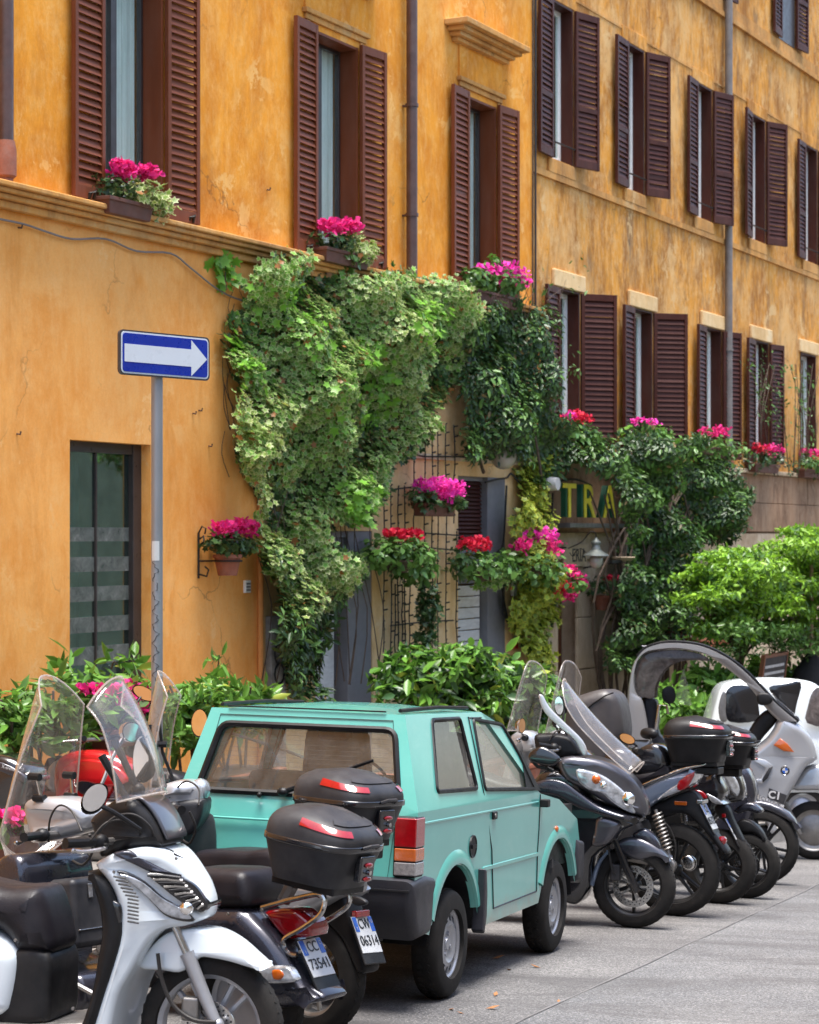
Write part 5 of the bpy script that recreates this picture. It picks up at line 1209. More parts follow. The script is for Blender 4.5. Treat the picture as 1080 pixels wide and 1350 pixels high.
qw = wl([(569, 949), (606, 947), (629, 1040), (576, 1044)]); dw = wl([(623, 948), (661, 955), (684, 995), (704, 1040), (639, 1041)])
dw0 = dw; qw, dw = rnd(qw, .03), rnd(dw, .03)
b = MB()
for s in (-1, 1):
    b.poly([[(x, s*HW, z) for x, z in side]])
    b.poly([[(x, s*ty(z), z) for x, z in upper], [(x, s*ty(z), z) for x, z in qw], [(x, s*ty(z), z) for x, z in dw]])
    b.poly([[(1.53, s*HW, .955), (.4, s*HW, zb), (RX, s*HW, zb), (RX, s*HW, zb+.0001), (1.53, s*HW, .9551)]][:0] or [[(0, s*.01, .3), (.01, s*.01, .3), (0, s*.01, .31)]])
yt = ty(roofz)
rows = []
for x, zc_ in ((-.50, .0), (-.2, .03), (.3, .038), (.74, .01)): rows.append([(x, y*yt, roofz+zc_*(1-abs(y)**3)*1.0) for y in (-1, -.8, -.4, 0, .4, .8, 1)])
b.grid(rows)
# tailgate plane and window
def tg(y, z):
    if z >= zb: t = (z-zb)/(roofz-zb); x = RX+t*(T0[0]-RX)
    else: t = (z-.62)/(zb-.62); x = -.64+t*(RX+.64)
    return (x, y, z)
rw = rnd([(-.535, 1.02), (.53, 1.02), (.445, 1.35), (-.475, 1.35)], .05)
b.poly([[tg(-HW, zb), tg(HW, zb), tg(yt, roofz), tg(.8*yt, roofz), tg(-.8*yt, roofz), tg(-yt, roofz)], [tg(y, z) for y, z in rw]])
b.add([tg(-HW, .62), tg(HW, .62), tg(HW, zb), tg(-HW, zb)], [(0, 1, 2, 3)])
b.add([(-.64, -HW, .62), (-.64, HW, .62), (-.60, HW, .40), (-.60, -HW, .40)], [(0, 1, 2, 3)])
# windscreen frame, bonnet, front
ws = [(1.50, -.55, .975), (1.50, .55, .975), (.79, yt-.05, roofz-.03), (.79, -yt+.05, roofz-.03)]
b.poly([[(1.53, -HW, .955), (1.53, HW, .955), (.74, yt, roofz), (.74, -yt, roofz)], [tuple(Vector(p)) for p in ws]])
b.add([(1.53, -HW, .955), (1.53, HW, .955), (1.95, HW, .90), (1.95, -HW, .90), (2.38, HW, .76), (2.38, -HW, .76), (2.45, HW, .62), (2.45, -HW, .62), (2.44, HW, .40), (2.44, -HW, .40)],
      [(0, 1, 2, 3), (3, 2, 4, 5), (5, 4, 6, 7), (7, 6, 8, 9)])
body = b.build('body', MINT, CR, weld=True, bevel=.032, seg=4)
def flare(cx, s):
    f = MB(); P = []
    rows = []
    for a in np.linspace(158, 22, 22):
        ca, sa = math.cos(R(a)), math.sin(R(a)); row = []
        for rad, y in ((.46, .0), (.448, .006), (.43, .011), (.41, .014), (.39, .012), (.38, -.03)):
            zz = .27+(rad+.015)*sa
            x = cx+rad*ca; x = max(cx-.44, min(cx+.44, x))
            row.append((x, s*(HW+y), zz))
        rows.append(row)
    f.grid(rows); f.build('wheel_arch', MINT, CR, smooth=60)
for s in (-1, 1):
    flare(0, s); flare(1.965, s)
# inner arches, underbody and cabin
b = MB(); b.bx(.42, 1.55, -HW+.06, HW-.06, .33, .36); b.bx(-.55, 1.5, -HW+.3, HW-.3, .40, .62); b.bx(1.5, 2.4, -HW+.04, HW-.04, .5, .85)
b.build('floor_pan', MT['black_plastic'], CR, smooth=0)
for cx in (0, 1.965):
    for s in (-1, 1): b = MB(); b.lathe([(.39, s*(HW-.02)), (.37, s*(HW-.25))], 'y', 20, (cx, 0, .27), arc=(R(5), R(175))); b.build('wheel_housing', MT['black_plastic'], CR)
for x in (0, 1.965):
    for s in (-1, 1):
        w_ = wheel(CR, (x, s*.565, .272), .272, .145, 'steel', 'wheel_silver')
        if s > 0: w_.rotation_euler.z = math.pi
# rust ring on the front steel rim
rm = mat('rim_rust', (.28, .14, .06), .8, var=.4, vs=20)
for x in (1.965, 0): b = MB(); b.lathe([(.170, 0), (.176, -.003), (.184, 0)], 'y', 40, (x, -.565-.045, .272)); b.build('rim_edge', rm if x else MT['wheel_silver'], CR)
# glazing
def pane(pts, mt='car_glass', nm='window'):
    g = MB(); g.poly([pts]); return g.build(nm, MT[mt], CR, smooth=0)
for s in (-1, 1):
    for q in (qw, dw):
        L = [(x, s*(ty(z)-.012), z) for x, z in q]; pn = pane(L)
        e = MB(); e.tube([(x, s*(ty(z)+.001), z) for x, z in q], .011, 6, closed=True, flat=1); e.build('rubber_seal', MT['black_plastic'], pn)
P = wl([(686, 990), (693, 1005), (712, 1042), (694, 1042)])
for s in (-1, 1): tri = MB(); tri.poly([[(x, s*(ty(z)+.004), z) for x, z in P]]); tri.build('quarter_panel', MT['black_plastic'], CR, smooth=0, solid=.003)
L = [tuple(Vector(tg(y, z))+Vector((.012, 0, 0))) for y, z in rw]; rp = pane(L, nm='rear_window')
e = MB(); e.tube([tuple(Vector(tg(y, z))+Vector((-.002, 0, 0))) for y, z in rw], .017, 6, closed=True); e.build('rubber_seal', MT['black_plastic'], rp)
for k in range(12):
    z = 1.06+k*.022; yy = .49-(z-1.03)*.19; h = MB(); h.tube([tuple(Vector(tg(-yy, z))+Vector((.016, 0, 0))), tuple(Vector(tg(yy, z))+Vector((.016, 0, 0)))], 0.0006, 3); h.build('heating_line', MT['print_black'], rp)
pane([tuple(Vector(p)+Vector((-.012, 0, -.004))) for p in ws], nm='windscreen')
# cabin
b = MB(); b.bx(1.18, 1.5, -.55, .55, .62, .93); b.build('dashboard', MT['dark_grey_plastic'], CR, smooth=0, bevel=.04)
b = MB(); b.lathe([(.175, -.012), (.187, 0), (.175, .012)], 'x', 28, closed=True); b.tube([(0, -.17, 0), (0, .17, 0)], .014, 6); b.tube([(0, 0, 0), (.2, 0, -.04)], .025, 8); o = b.build('steering_wheel', MT['black_plastic'], CR); o.matrix_local = Matrix.Translation((1.1, .30, .97)) @ Matrix.Rotation(R(-25), 4, 'Y')
seatm = mat('brown_grey_upholstery', (.13, .11, .095), .9, var=.3, vs=14, bs=.3, bsc=200)
def seat(x, y, w):
    b = MB(); b.puff([(x-.24, 1.24), (x-.14, 1.25), (x-.08, .62), (x-.02, .55), (x-.16, .5), (x-.2, .7)], lambda a, z: w*(1-.35*max(0, z-.95)), .05)
    b.puff([(x-.12, .62), (x+.38, .66), (x+.4, .56), (x-.1, .48)], w, .04); b.build('seat', seatm, CR).location.y = y
    b = MB(); b.puff([(x-.26, 1.36), (x-.19, 1.37), (x-.18, 1.26), (x-.25, 1.25)], .1, .03); b.build('headrest', seatm, CR).location.y = y
seat(.85, -.27, .21); seat(.85, .28, .21)
b = MB(); b.puff([(-.12, 1.05), (-.03, 1.06), (.06, .62), (-.02, .55), (-.1, .6)], .48, .05); b.puff([(-.02, .6), (.4, .64), (.4, .54), (0, .5)], .48, .04); b.build('rear_seat', seatm, CR)
b = MB(); b.bx(-.6, -.1, -.55, .55, .62, .9); b.build('boot_trim', MT['black_plastic'], CR, smooth=0)
b = MB(); b.bx(.93, .96, -.11, .11, 1.28, 1.34); b.tube([(.95, 0, 1.31), (.98, 0, 1.39)], .01, 6); b.build('interior_mirror', MT['black_plastic'], CR, smooth=0, bevel=.01)
# bumpers and trim
b = MB()
b.puff([(-.72, .645), (-.50, .665), (-.36, .64), (-.375, .56), (-.39, .42), (-.43, .365), (-.62, .355), (-.685, .44), (-.72, .55)], HW+.022, .05, seg=4, sm=1)
bp = b.build('rear_bumper', mat('faded_bumper', (.018, .018, .024), .45, var=.2, vs=3, dust=.06, bs=.2, bsc=120), CR)
b = MB(); b.bx(-.727, -.70, -HW-.0, HW+.0, .595, .603); b.build('bumper_groove', MT['print_black'], bp, smooth=0)
b = MB(); b.puff([(2.36, .64), (2.52, .62), (2.54, .45), (2.5, .36), (2.36, .38), (2.33, .5)], HW+.02, .04, sm=1); b.build('front_bumper', bpy.data.materials['faded_bumper'], CR)
for s in (-1, 1):       # black strip at the front edge of the rear arch
    b = MB(); P = [(.375, .62), (.405, .615), (.43, .5), (.43, .36), (.40, .28), (.37, .30), (.385, .45)]; b.slab(P, 'y', s*(HW-.03), s*(HW+.038)); b.build('arch_extension', bpy.data.materials['faded_bumper'], CR, smooth=0, bevel=.008)
for s in (-1, 1):
    b = MB(); b.bx(.45, 1.52, s*(HW-.002), s*(HW+.006), .598, .622); b.build('side_crease', MINT, CR, smooth=0, bevel=.006)
for s in (-1, 1): b = MB(); b.bx(-.56, 1.50, s*(HW-.004), s*(HW+.004), .900, .914); b.build('belt_crease', MINT, CR, smooth=0, bevel=.005)
b = MB(); b.bx(-.650, -.635, -HW+.03, HW-.03, .885, .897)
b.build('belt_crease', MINT, CR, smooth=0, bevel=.005)
# door shut lines
def sline(pts, s=-1, r=.0045):
    k = MB(); L = []
    for x, z in pts: L.append((x, s*(ty(z)+.0015), z))
    k.tube(L, r, 4); return k.build('door_seam', MT['print_black'], CR)
dl = wl([(617, 945), (637, 1043), (648, 1120), (650, 1201), (700, 1185)])
for s in (-1, 1):
    sline([dl[0], dl[1], (dl[2][0], dl[2][1]), (dl[3][0], .385), (1.50, .40), (1.50, .62)], s)
    sline([(1.50, .62), (1.52, .75), (1.53, .95)], s, .0035); sline([(.72, roofz-.03), (dl[0][0], roofz-.028)], s, .004)
k = MB(); k.tube([tg(-.50, .64), tg(.50, .64), tg(.53, .95), (tg(.46, 1.395)), tg(-.46, 1.395), tg(-.53, .95)], .002, 4, closed=True); k.location = None; o = k.build('tailgate_seam', MT['print_black'], CR); o.location.x = -.003
for s in (-1, 1): k = MB(); k.tube([(-.46, s*(yt-.04), roofz+.018), (.1, s*(yt-.035), roofz+.03), (.62, s*(yt-.04), roofz+.022)], .010, 6); k.build('roof_gutter', MT['black_plastic'], CR)
k = MB(); k.tube([(-.505, -.42, roofz+.012), (-.505, .42, roofz+.012)], .004, 6); k.build('tailgate_rubber', MT['black_plastic'], CR)
MT['lamp_white'] = mat('reversing_lens', (.20, .19, .19), .2, var=.3, vs=60, coat=1)
# tail lamps
for s in (-1, 1):
    y0_, y1_ = (s*(HW-.10), s*(HW+.002))
    fr = MB(); fr.bx(-.662, -.53, y0_-s*.008, y1_+s*.004, .655, .945); fr = fr.build('tail_lamp', MT['black_plastic'], CR, smooth=0, bevel=.012)
    for nm, z0, z1, mt in (('red_lens', .800, .938, 'red_lens'), ('orange_lens', .733, .795, 'orange_lens'), ('clear_lens', .665, .728, 'lamp_white')):
        k = MB(); k.bx(-.668, -.535, y0_, y1_+s*.008, z0, z1); k.build(nm, MT[mt], fr, smooth=0, bevel=.006)
# handle, fuel flap, repeater, mirrors, wiper
p = car.hit(651, 1075, 1, -HW); k = MB(); k.bx(p.x-.035, p.x+.035, -HW-.014, -HW+.002, p.z-.022, p.z+.022); h = k.build('door_handle', MT['black_plastic'], CR, smooth=0, bevel=.008)
k = MB(); k.lathe([(0, -.018), (.011, -.018), (.011, -.01)], 'y', 10, (p.x-.012, -HW, p.z+.0)); k.build('lock', MT['dull_metal'], h)
p = car.hit(623, 1116, 1, -HW); k = MB(); k.lathe([(.045, -.002), (.058, -.008), (.06, .002)], 'y', 24, (p.x, -HW, p.z)); k.lathe([(0, -.004), (.045, -.004)], 'y', 24, (p.x, -HW, p.z)); k.box((p.x, -HW-.008, p.z), (.07, .012, .02)); k.build('fuel_cap', MT['black_plastic'], CR)
p = car.hit(733, 1093, 1, -HW); k = MB(); k.ell((p.x, -HW-.004, p.z), (.03, .012, .02), 12, 8); k.build('side_repeater', MT['orange_lens'], CR)
p = car.hit(728, 1137, 1, -HW); k = MB(); k.bx(p.x-.02, p.x+.02, -HW-.003, -HW, p.z-.03, p.z+.02); k.build('badge', MT['print_black'], CR, smooth=0)
p = car.hit(712, 1056, 1, -HW); k = MB(); k.bx(p.x-.01, p.x+.05, -HW-.05, -HW, p.z-.035, p.z+.01); k.build('mirror_foot', MT['black_plastic'], CR, smooth=0, bevel=.006)
mp = car.hit(263, 953, 0, 1.25); mirror(CR, mp, (.0, .055, 0), (0, 0, .085), (-1, -.5, .15), [(mp.x+.03, HW+.06, 1.1), (1.3, HW, .98)], shell='black_plastic', round_=True)
wp = car.hit(373, 1044, 0, RX-.03); wq = car.hit(492, 1004, 0, RX-.0); k = MB(); k.tube([wp, wp*.4+wq*.6+Vector((-.02, 0, .01)), wq], [.011, .007, .004], 6); k.tube([wp+Vector((0, -.03, .0)), wq+Vector((-.012, 0, .0))], .005, 5); k.ell(wp, (.025, .03, .022), 10, 8); k.tube([wp*.35+wq*.65+Vector((-.015, .09, -.03)), wq+Vector((-.01, -.005, .006))], .008, 5); k.build('rear_wiper', MT['black_plastic'], CR)
for px_, py_, r_ in ((342, 1048, .014),): p = car.hit(px_, py_, 0, RX-.02); k = MB(); k.ell(p, (r_, r_, r_), 8, 6); k.build('washer_nozzle', MT['black_plastic'], CR)
p = car.hit(273, 1107, 0, RX-.03); k = MB(); k.bx(p.x-.01, p.x+.01, p.y-.03, p.y+.01, p.z-.03, p.z+.03); k.build('tailgate_lock', MT['black_plastic'], CR, smooth=0, bevel=.004)
k = MB(); k.tube([(-.68, -.35, .3), (-.3, -.35, .32)], .022, 10); k.build('exhaust', MT['dull_metal'], CR)
k = MB(); k.bx(-.66, -.655, .05, .4, 1.6, 1.6) if False else None
# =============================================================== white scooter, lower left
v1 = Veh('parked_scooter', 276, 1454, 103, (0, 0), lean=0, label='white scooter at the lower left facing right with a tall clear windscreen', cat='scooter')
A = v1.root; D1_ = MT['white_paint']; RW = .278
def part(v, nm, px, hw, mt, y=0.0, r=.03, sm=3, parent=None, seg=3, **k):
    b = MB(); b.puff(v.S(px, y), hw, r, seg, sm, yc=y if (not callable(hw) and hw < .05 and abs(y) >= .03) else 0.0); return b.build(nm, mt if not isinstance(mt, str) else MT[mt], parent or v.root, smooth=55, **k)
z5 = lambda pts: Z(20, 1000, 3.857, pts)
z1 = lambda pts: Z(0, 850, 2.7, pts)
wheel(A, (0, 0, RW), RW, .11, 'five', 'wheel_silver', disc=.11, discside=-1)
wheel(A, (-1.32, 0, RW), RW, .13, 'five', 'wheel_silver')
tap = lambda x, z: .06+.15*max(0, min(1, (z-.35)/.5))*(1-.75*max(0, min(1, (x+.18)/.28)))
ov = [(480, 530), (500, 500), (560, 470), (640, 448), (720, 438), (790, 455), (850, 500), (910, 570), (960, 640), (995, 730), (985, 795), (950, 822), (880, 845), (800, 855), (740, 900), (700, 960), (650, 1060), (590, 1180), (550, 1350), (520, 1480), (440, 1520), (400, 1500), (440, 1400), (500, 1200), (560, 1000), (600, 860), (590, 720), (550, 620)]
fw = lambda x: .05+.155*max(0, min(1, (.02-x)/.32))**.7
part(v1, 'front_fairing', z5(ov), lambda x, z: fw(x), 'white_paint', -.04, .035)
inn = [(470, 550), (560, 600), (620, 730), (640, 860), (600, 1020), (540, 1200), (480, 1400), (440, 1540), (350, 1560), (300, 1500), (420, 1350), (490, 1150), (520, 980), (540, 860), (530, 740), (500, 640)]
part(v1, 'inner_leg_shield', z5(inn), .225, 'black_plastic', 0, .03)
vent = z5([(485, 575), (530, 620), (585, 690), (625, 720), (630, 790), (600, 858), (578, 830), (565, 740), (520, 660)])
part(v1, 'side_vent', vent, .215, 'gloss_black', -.02, .01)
for i in range(13):
    y = 600+i*19; x0 = 500+min(i, 6)*12; k = v1.S3(z5([(x0, y), (min(628, x0+62+i*1), y+10)]), -.235)
    b = MB(); b.tube(k, .0035, 4); b.build('vent_slat', MT['dark_grey_plastic'], A)
# nose panel, grille, headlight
part(v1, 'nose_panel', z5([(560, 470), (640, 455), (720, 510), (800, 560), (880, 600), (820, 585), (740, 570), (650, 520)]), lambda x, z: fw(x)+.004, 'graphite', -.07, .012)
g = z5([(725, 570), (800, 575), (880, 600), (935, 640), (970, 700), (990, 750), (960, 780), (900, 740), (840, 690), (780, 630)])
part(v1, 'grille', g, lambda x, z: fw(x)+.007, 'gloss_black', -.06, .006)
for i in range(10):
    t = i/9; a = (735+t*215, 578+t*178); c_ = (878+t*100, 596+t*140)
    P = v1.S3(z5([a, ((a[0]+c_[0])/2, (a[1]+c_[1])/2-4), c_]), -.05)
    P = [Vector((q.x, -(fw(q.x)+.012), q.z)) for q in P]
    b = MB(); b.tube(P, .006, 5); b.build('grille_bar', MT['chrome' if i % 2 else 'dark_grey_plastic'], A)
hl = z5([(600, 570), (650, 578), (720, 620), (790, 690), (860, 740), (910, 780), (920, 808), (860, 800), (800, 770), (740, 700), (660, 620)])
cx_ = sum(p[0] for p in hl)/len(hl); cy_ = sum(p[1] for p in hl)/len(hl)
part(v1, 'headlight_trim', [(cx_+(x-cx_)*1.07, cy_+(y-cy_)*1.12) for x, y in hl], lambda x, z: fw(x)+.003, 'gloss_black', -.05, .004)
part(v1, 'headlight', hl, lambda x, z: fw(x)+.006, 'clear_lens', -.05, .006)
p = v1.hit(*z5([(855, 765)])[0], 1, -.15); b = MB(); b.ell((p.x, -fw(p.x), p.z), (.03, .02, .028), 14, 10); b.build('headlight_bulb', MT['mirror'], A)
# handlebar cowl
part(v1, 'handlebar_cowl', z5([(430, 300), (490, 250), (560, 205), (640, 188), (700, 225), (760, 300), (805, 400), (795, 435), (700, 440), (600, 455), (490, 490), (465, 420), (440, 350)]), lambda x, z: .17-.25*abs(x+.28), 'black_plastic', 0, .04)
part(v1, 'cowl_trim', z5([(425, 310), (560, 205), (640, 185), (705, 222), (760, 300), (800, 395), (785, 400), (740, 310), (690, 240), (640, 205), (565, 222), (435, 318)]), .115, 'gunmetal', -.06, .006, sm=2)
handlebar(A, v1.hit(165, 1105, 1, 0), .33, steer=0, back=.10, rise=.0)
scr = v1.hit(188, 1052, 1, 0); top = v1.hit(148, 895, 1, 0); dz = top.z-scr.z; ang = math.atan2(scr.x-top.x, dz)
screen(A, Matrix.Translation(scr) @ Matrix.Rotation(-ang, 4, 'Y'), .50, .36, math.hypot(dz, scr.x-top.x), .09, bowl=.12, top_round=1.0)
for s, (x0, y0_), (x1, y1_) in ((-1, (172, 1062), (134, 996)), (1, (182, 1042), (150, 975))):
    b = MB(); b.tube([v1.hit(x0, y0_, 1, s*.12), v1.hit(x1, y1_, 1, s*.14)], [.013, .016], 8); b.ell(v1.hit(x0, y0_, 1, s*.13), (.03, .03, .03), 10, 8); b.build('screen_stay', MT['black_plastic'], A)
q = v1.hit(186, 1000, 1, .30); mirror(A, q, (.035, .0, 0), (-.0, 0, .095), (-.5, -.2, 0), [(q.x-.02, q.y-.05, q.z-.12), (q.x-.05, .2, q.z-.2)])
q = v1.hit(125, 1052, 1, -.34); mirror(A, q, (.035, .035, .0), (.015, 0, .055), (.47, -.71, .5), [(q.x+.05, q.y+.05, q.z-.05), (q.x+.13, -.2, q.z-.12)])
# fender, forks, caliper
fd = z1([(520, 1140), (555, 1075), (615, 1020), (690, 1005), (770, 1012), (840, 1045), (900, 1095), (955, 1150), (900, 1138), (840, 1120), (780, 1108), (735, 1105), (700, 1135), (660, 1158), (600, 1150)])
part(v1, 'front_fender', fd, .085, 'white_paint', 0, .016)
for s in (-1, 1):
    P = v1.S3([(231, 1222), (248, 1260), (268, 1310), (286, 1352)], s*.085)
    b = MB(); b.tube(P[:2], .016, 12); b.build('fork_tube', MT['chrome'], A)
    b = MB(); b.tube([P[1]-(P[3]-P[1])*.04, P[1], P[2], P[3]], [.030, .028, .025, .022], 12); b.ell(P[3], (.03, .025, .03), 10, 8); b.build('fork_leg', MT['wheel_silver'], A)
P = v1.S3([(208, 1257), (213, 1290), (228, 1325), (255, 1345), (285, 1348)], -.11); b = MB(); b.tube(catmull(P, 4, False), .008, 6); b.build('brake_hose', MT['cable'], A)
P = v1.hit(252, 1330, 1, -.075); b = MB(); b.box(P, (.07, .04, .09)); b.build('brake_caliper', MT['dull_metal'], A, smooth=0, bevel=.012)
# seat, side panel, floorboard
part(v1, 'seat', [(-170, 1195), (-165, 1158), (-60, 1150), (20, 1166), (55, 1166), (70, 1172), (80, 1200), (88, 1233), (86, 1248), (78, 1252), (43, 1251), (30, 1236), (10, 1220), (-60, 1212)], .17, 'seat_vinyl', 0, .085, seg=5)
part(v1, 'side_panel', [(-260, 1225), (-150, 1208), (-20, 1216), (20, 1228), (42, 1247), (45, 1270), (38, 1310), (30, 1327), (0, 1335), (-120, 1330), (-230, 1290)], .19, 'white_paint', 0, .06)
part(v1, 'under_seat_panel', [(30, 1250), (82, 1250), (86, 1300), (84, 1335), (70, 1343), (10, 1345), (10, 1300)], .155, 'black_plastic', 0, .03)
part(v1, 'floorboard', [(-60, 1338), (60, 1342), (130, 1338), (150, 1350), (140, 1385), (60, 1400), (-60, 1395)], .20, 'dull_metal', 0, .02)
part(v1, 'belly_panel', [(-200, 1345), (60, 1380), (130, 1385), (120, 1420), (-60, 1425), (-200, 1400)], .18, 'white_paint', 0, .03)
part(v1, 'rear_fender', [(-330, 1240), (-220, 1225), (-150, 1300), (-200, 1330), (-300, 1300)], .09, 'black_plastic', 0, .03)
T = Matrix(((1, 0, 0, 0), (0, 0, -1, 0), (0, 1, 0, 0), (0, 0, 0, 1)))
q = v1.hit(231, 1123, 1, -.12); b = MB(); b.add([(q.x-.05, -.135, q.z+.02), (q.x-.0, -.135, q.z+.005), (q.x-.0, -.135, q.z-.002), (q.x+.05, -.13, q.z-.025), (q.x+.0, -.135, q.z-.012), (q.x-.0, -.135, q.z-.002)], [(0, 1, 2), (3, 4, 5)]); b.build('badge', MT['print_black'], A, smooth=0, solid=.002)

# =============================================================== grey scooter with top box
v2 = Veh('parked_scooter', 328, 1401, 300, (0, 0), lean=0, label='dark grey scooter with plate CC 73541 and a scuffed top box, behind the white one', cat='scooter')
A = v2.root
z2 = lambda pts: Z(220, 900, 3, pts)
wheel(A, (0, 0, .25), .25, .12, 'dish', 'wheel_silver', steer=0); wheel(A, (1.28, 0, .25), .25, .11, 'five', 'wheel_silver', steer=12)
cowl = z2([(100, 890), (180, 870), (300, 875), (370, 880), (420, 925), (480, 990), (540, 1080), (600, 1180), (655, 1225), (655, 1250), (600, 1262), (500, 1275), (430, 1245), (380, 1190), (300, 1150), (180, 1160), (60, 1180), (0, 1100), (20, 960)])
part(v2, 'body_cowl', cowl, lambda x, z: max(.05, .165+.06*min(0, x)), 'graphite', .0, .07, seg=5)
part(v2, 'tail_panel', z2([(420, 1180), (500, 1180), (600, 1190), (655, 1225), (655, 1250), (600, 1262), (500, 1275), (440, 1240)]), .10, 'graphite', .02, .03)
part(v2, 'seat', z2([(-20, 780), (60, 745), (150, 728), (250, 728), (340, 733), (378, 750), (398, 800), (402, 850), (382, 878), (300, 882), (200, 882), (120, 868), (0, 860), (-40, 820)]), .155, 'seat_vinyl', .0, .05)
tl = z2([(412, 905), (450, 893), (520, 890), (560, 915), (595, 950), (592, 1000), (540, 1005), (495, 1010), (440, 950)])
part(v2, 'tail_light', tl, .075, 'red_lens', .02, .02, sm=2)
part(v2, 'indicator', z2([(382, 1125), (480, 1120), (512, 1150), (514, 1183), (400, 1188), (380, 1170)]), .025, 'clear_lens', .165, .012)
part(v2, 'indicator_bulb', z2([(425, 1135), (460, 1133), (475, 1155), (460, 1175), (430, 1172)]), .022, 'orange_lens', .172, .01)
for s, P in ((1, [(375, 890), (480, 862), (590, 838), (622, 850), (622, 885), (600, 925), (530, 975), (470, 1010), (460, 1040), (480, 1070), (515, 1080)]), (-1, [(600, 845), (690, 812), (718, 830), (722, 870), (690, 905), (600, 960), (560, 975)])):
    b = MB(); b.tube(catmull(v2.S3(z2(P), s*.10), 4, False), .011, 8); b.build('chrome_rack', MT['chrome'], A)
p = v2.hit(406, 1238, 1, .0)
Mp = Matrix.Translation(p) @ Matrix.Rotation(R(20), 4, 'Y')
q0 = v2.hit(405, 1239, 1, 0); q1 = v2.hit(435, 1305, 1, 0); tilt = math.atan2(q0.x-q1.x, q0.z-q1.z)
plate(A, Matrix.Translation(q0) @ Matrix.Rotation(tilt, 4, 'Y'), 'CC', '73541', .165, .165, .055)
q = v2.hit(418, 1160, 1, 0)
topbox(A, Matrix.Translation((q.x, 0, q.z)) @ Matrix.Rotation(R(-7), 4, 'Y') , .44, .40, .31)
b = MB(); b.tube([(q.x+.12, 0, q.z-.03), (q.x+.16, 0, q.z-.1)], .03, 8); b.build('rack_post', MT['dull_metal'], A)
# front end: leg shield with glove box, headset, tall screen
part(v2, 'leg_shield', [(36, 1140), (58, 1122), (78, 1135), (82, 1200), (76, 1300), (60, 1345), (30, 1330), (26, 1220)], .25, 'graphite', -.0, .04)
gb = [(50, 1165), (75, 1150), (128, 1155), (140, 1200), (146, 1238), (140, 1248), (88, 1258), (70, 1250), (60, 1200)]
b = MB(); c0 = v2.hit(110, 1203, 1, .05); b.box((0, 0, 0), (.16, .36, .30)); o = b.build('glove_box', MT['dark_grey_plastic'], A, smooth=0, bevel=.03); o.matrix_local = Matrix.Translation((c0.x+.02, 0, c0.z)) @ Matrix.Rotation(R(8), 4, 'Y')
b = MB(); b.bx(-.086, -.078, -.165, .165, -.075, -.07); b.bx(-.088, -.08, .06, .09, .06, .12); b.build('latch', MT['chrome'], o, smooth=0, bevel=.002)
part(v2, 'floorboard', z1([(180, 1100), (240, 1110), (330, 1150), (390, 1170), (390, 1280), (240, 1275), (200, 1200)]), .20, 'graphite', .0, .03)
b = MB(); b.tube([v2.hit(85, 1290, 1, .2), v2.hit(140, 1320, 1, .2)], .012, 6); b.build('floor_trim', MT['chrome'], A)
hc = v2.hit(82, 1074, 1, 0)
part(v2, 'headset', [(45, 1062), (55, 1052), (80, 1050), (112, 1055), (135, 1072), (128, 1090), (105, 1100), (75, 1108), (58, 1108), (50, 1085)], lambda x, z: .13-.2*abs(x-hc.x), 'silver_paint', 0, .05, seg=4)
q = v2.hit(53, 1085, 1, 0); b = MB(); b.lathe([(0, .05), (.05, .045), (.075, .02), (.082, -.03), (.07, -.06)], 'x', 24, (q.x, 0, q.z)); o = b.build('headlight', MT['clear_lens'], A); b = MB(); b.lathe([(.076, .025), (.088, .02), (.088, -.02)], 'x', 24, (q.x, 0, q.z)); b.build('headlight_ring', MT['chrome'], o)
handlebar(A, v2.hit(98, 1098, 1, 0), .34, steer=-8, back=.06)
s0 = v2.hit(72, 1105, 1, 0); s1 = v2.hit(83, 893, 1, 0); hh = s1.z-s0.z
screen(A, Matrix.Translation((s0.x+.10, 0, s0.z)) @ Matrix.Rotation(-math.atan2(s0.x+.1-s1.x, hh), 4, 'Y') @ Matrix.Rotation(R(6), 4, 'Z'), .60, .34, hh, .12, bowl=.05, low=.16, wl=.24, top_round=.8)
for s in (-1, 1):
    b = MB(); a_ = Vector((hc.x+.02, s*.10, hc.z+.02)); c_ = Vector((s0.x+.02, s*.12, s0.z+.28)); b.tube([a_, c_], .007, 6); b.build('screen_stay', MT['chrome'], A)
    for t in (.35, .95): b = MB(); m_ = a_.lerp(c_, t); b.tube([m_+Vector((-.02, 0, 0)), m_+Vector((.04, 0, 0))], .017, 10); b.build('clamp_knob', MT['black_plastic'], A)
mirror(A, Vector((hc.x-.05, -.42, hc.z+.36)), (0, .075, .012), (0, -.01, .045), (-1, .2, 0), [(hc.x, -.35, hc.z+.25), (hc.x, -.2, hc.z)], shell='chrome')

# =============================================================== silver scooter with top box, nearest the car
v3 = Veh('parked_scooter', 414, 1363, 306, (0, 0), label='silver scooter squeezed against the green car, plate CW 06314 and higher top box', cat='scooter')
A = v3.root
wheel(A, (0, 0, .262), .262, .13, 'five', 'dull_metal', spokes=5); wheel(A, (1.3, 0, .26), .26, .11, 'five', 'dull_metal', steer=25)
part(v3, 'tail_cowl', [(280, 1150), (330, 1140), (400, 1145), (450, 1160), (470, 1175), (440, 1195), (400, 1215), (330, 1260), (250, 1280), (230, 1220), (250, 1170)], .14, 'silver_paint', 0, .05)
part(v3, 'seat', [(255, 1150), (262, 1135), (285, 1120), (310, 1118), (345, 1120), (380, 1118), (400, 1135), (395, 1152), (340, 1156), (280, 1158)], .15, 'seat_vinyl', 0, .04)
q = v3.hit(455, 1103, 1, 0)
topbox(A, Matrix.Translation((q.x, 0, q.z)) @ Matrix.Rotation(R(-2), 4, 'Y'), .44, .42, .31)
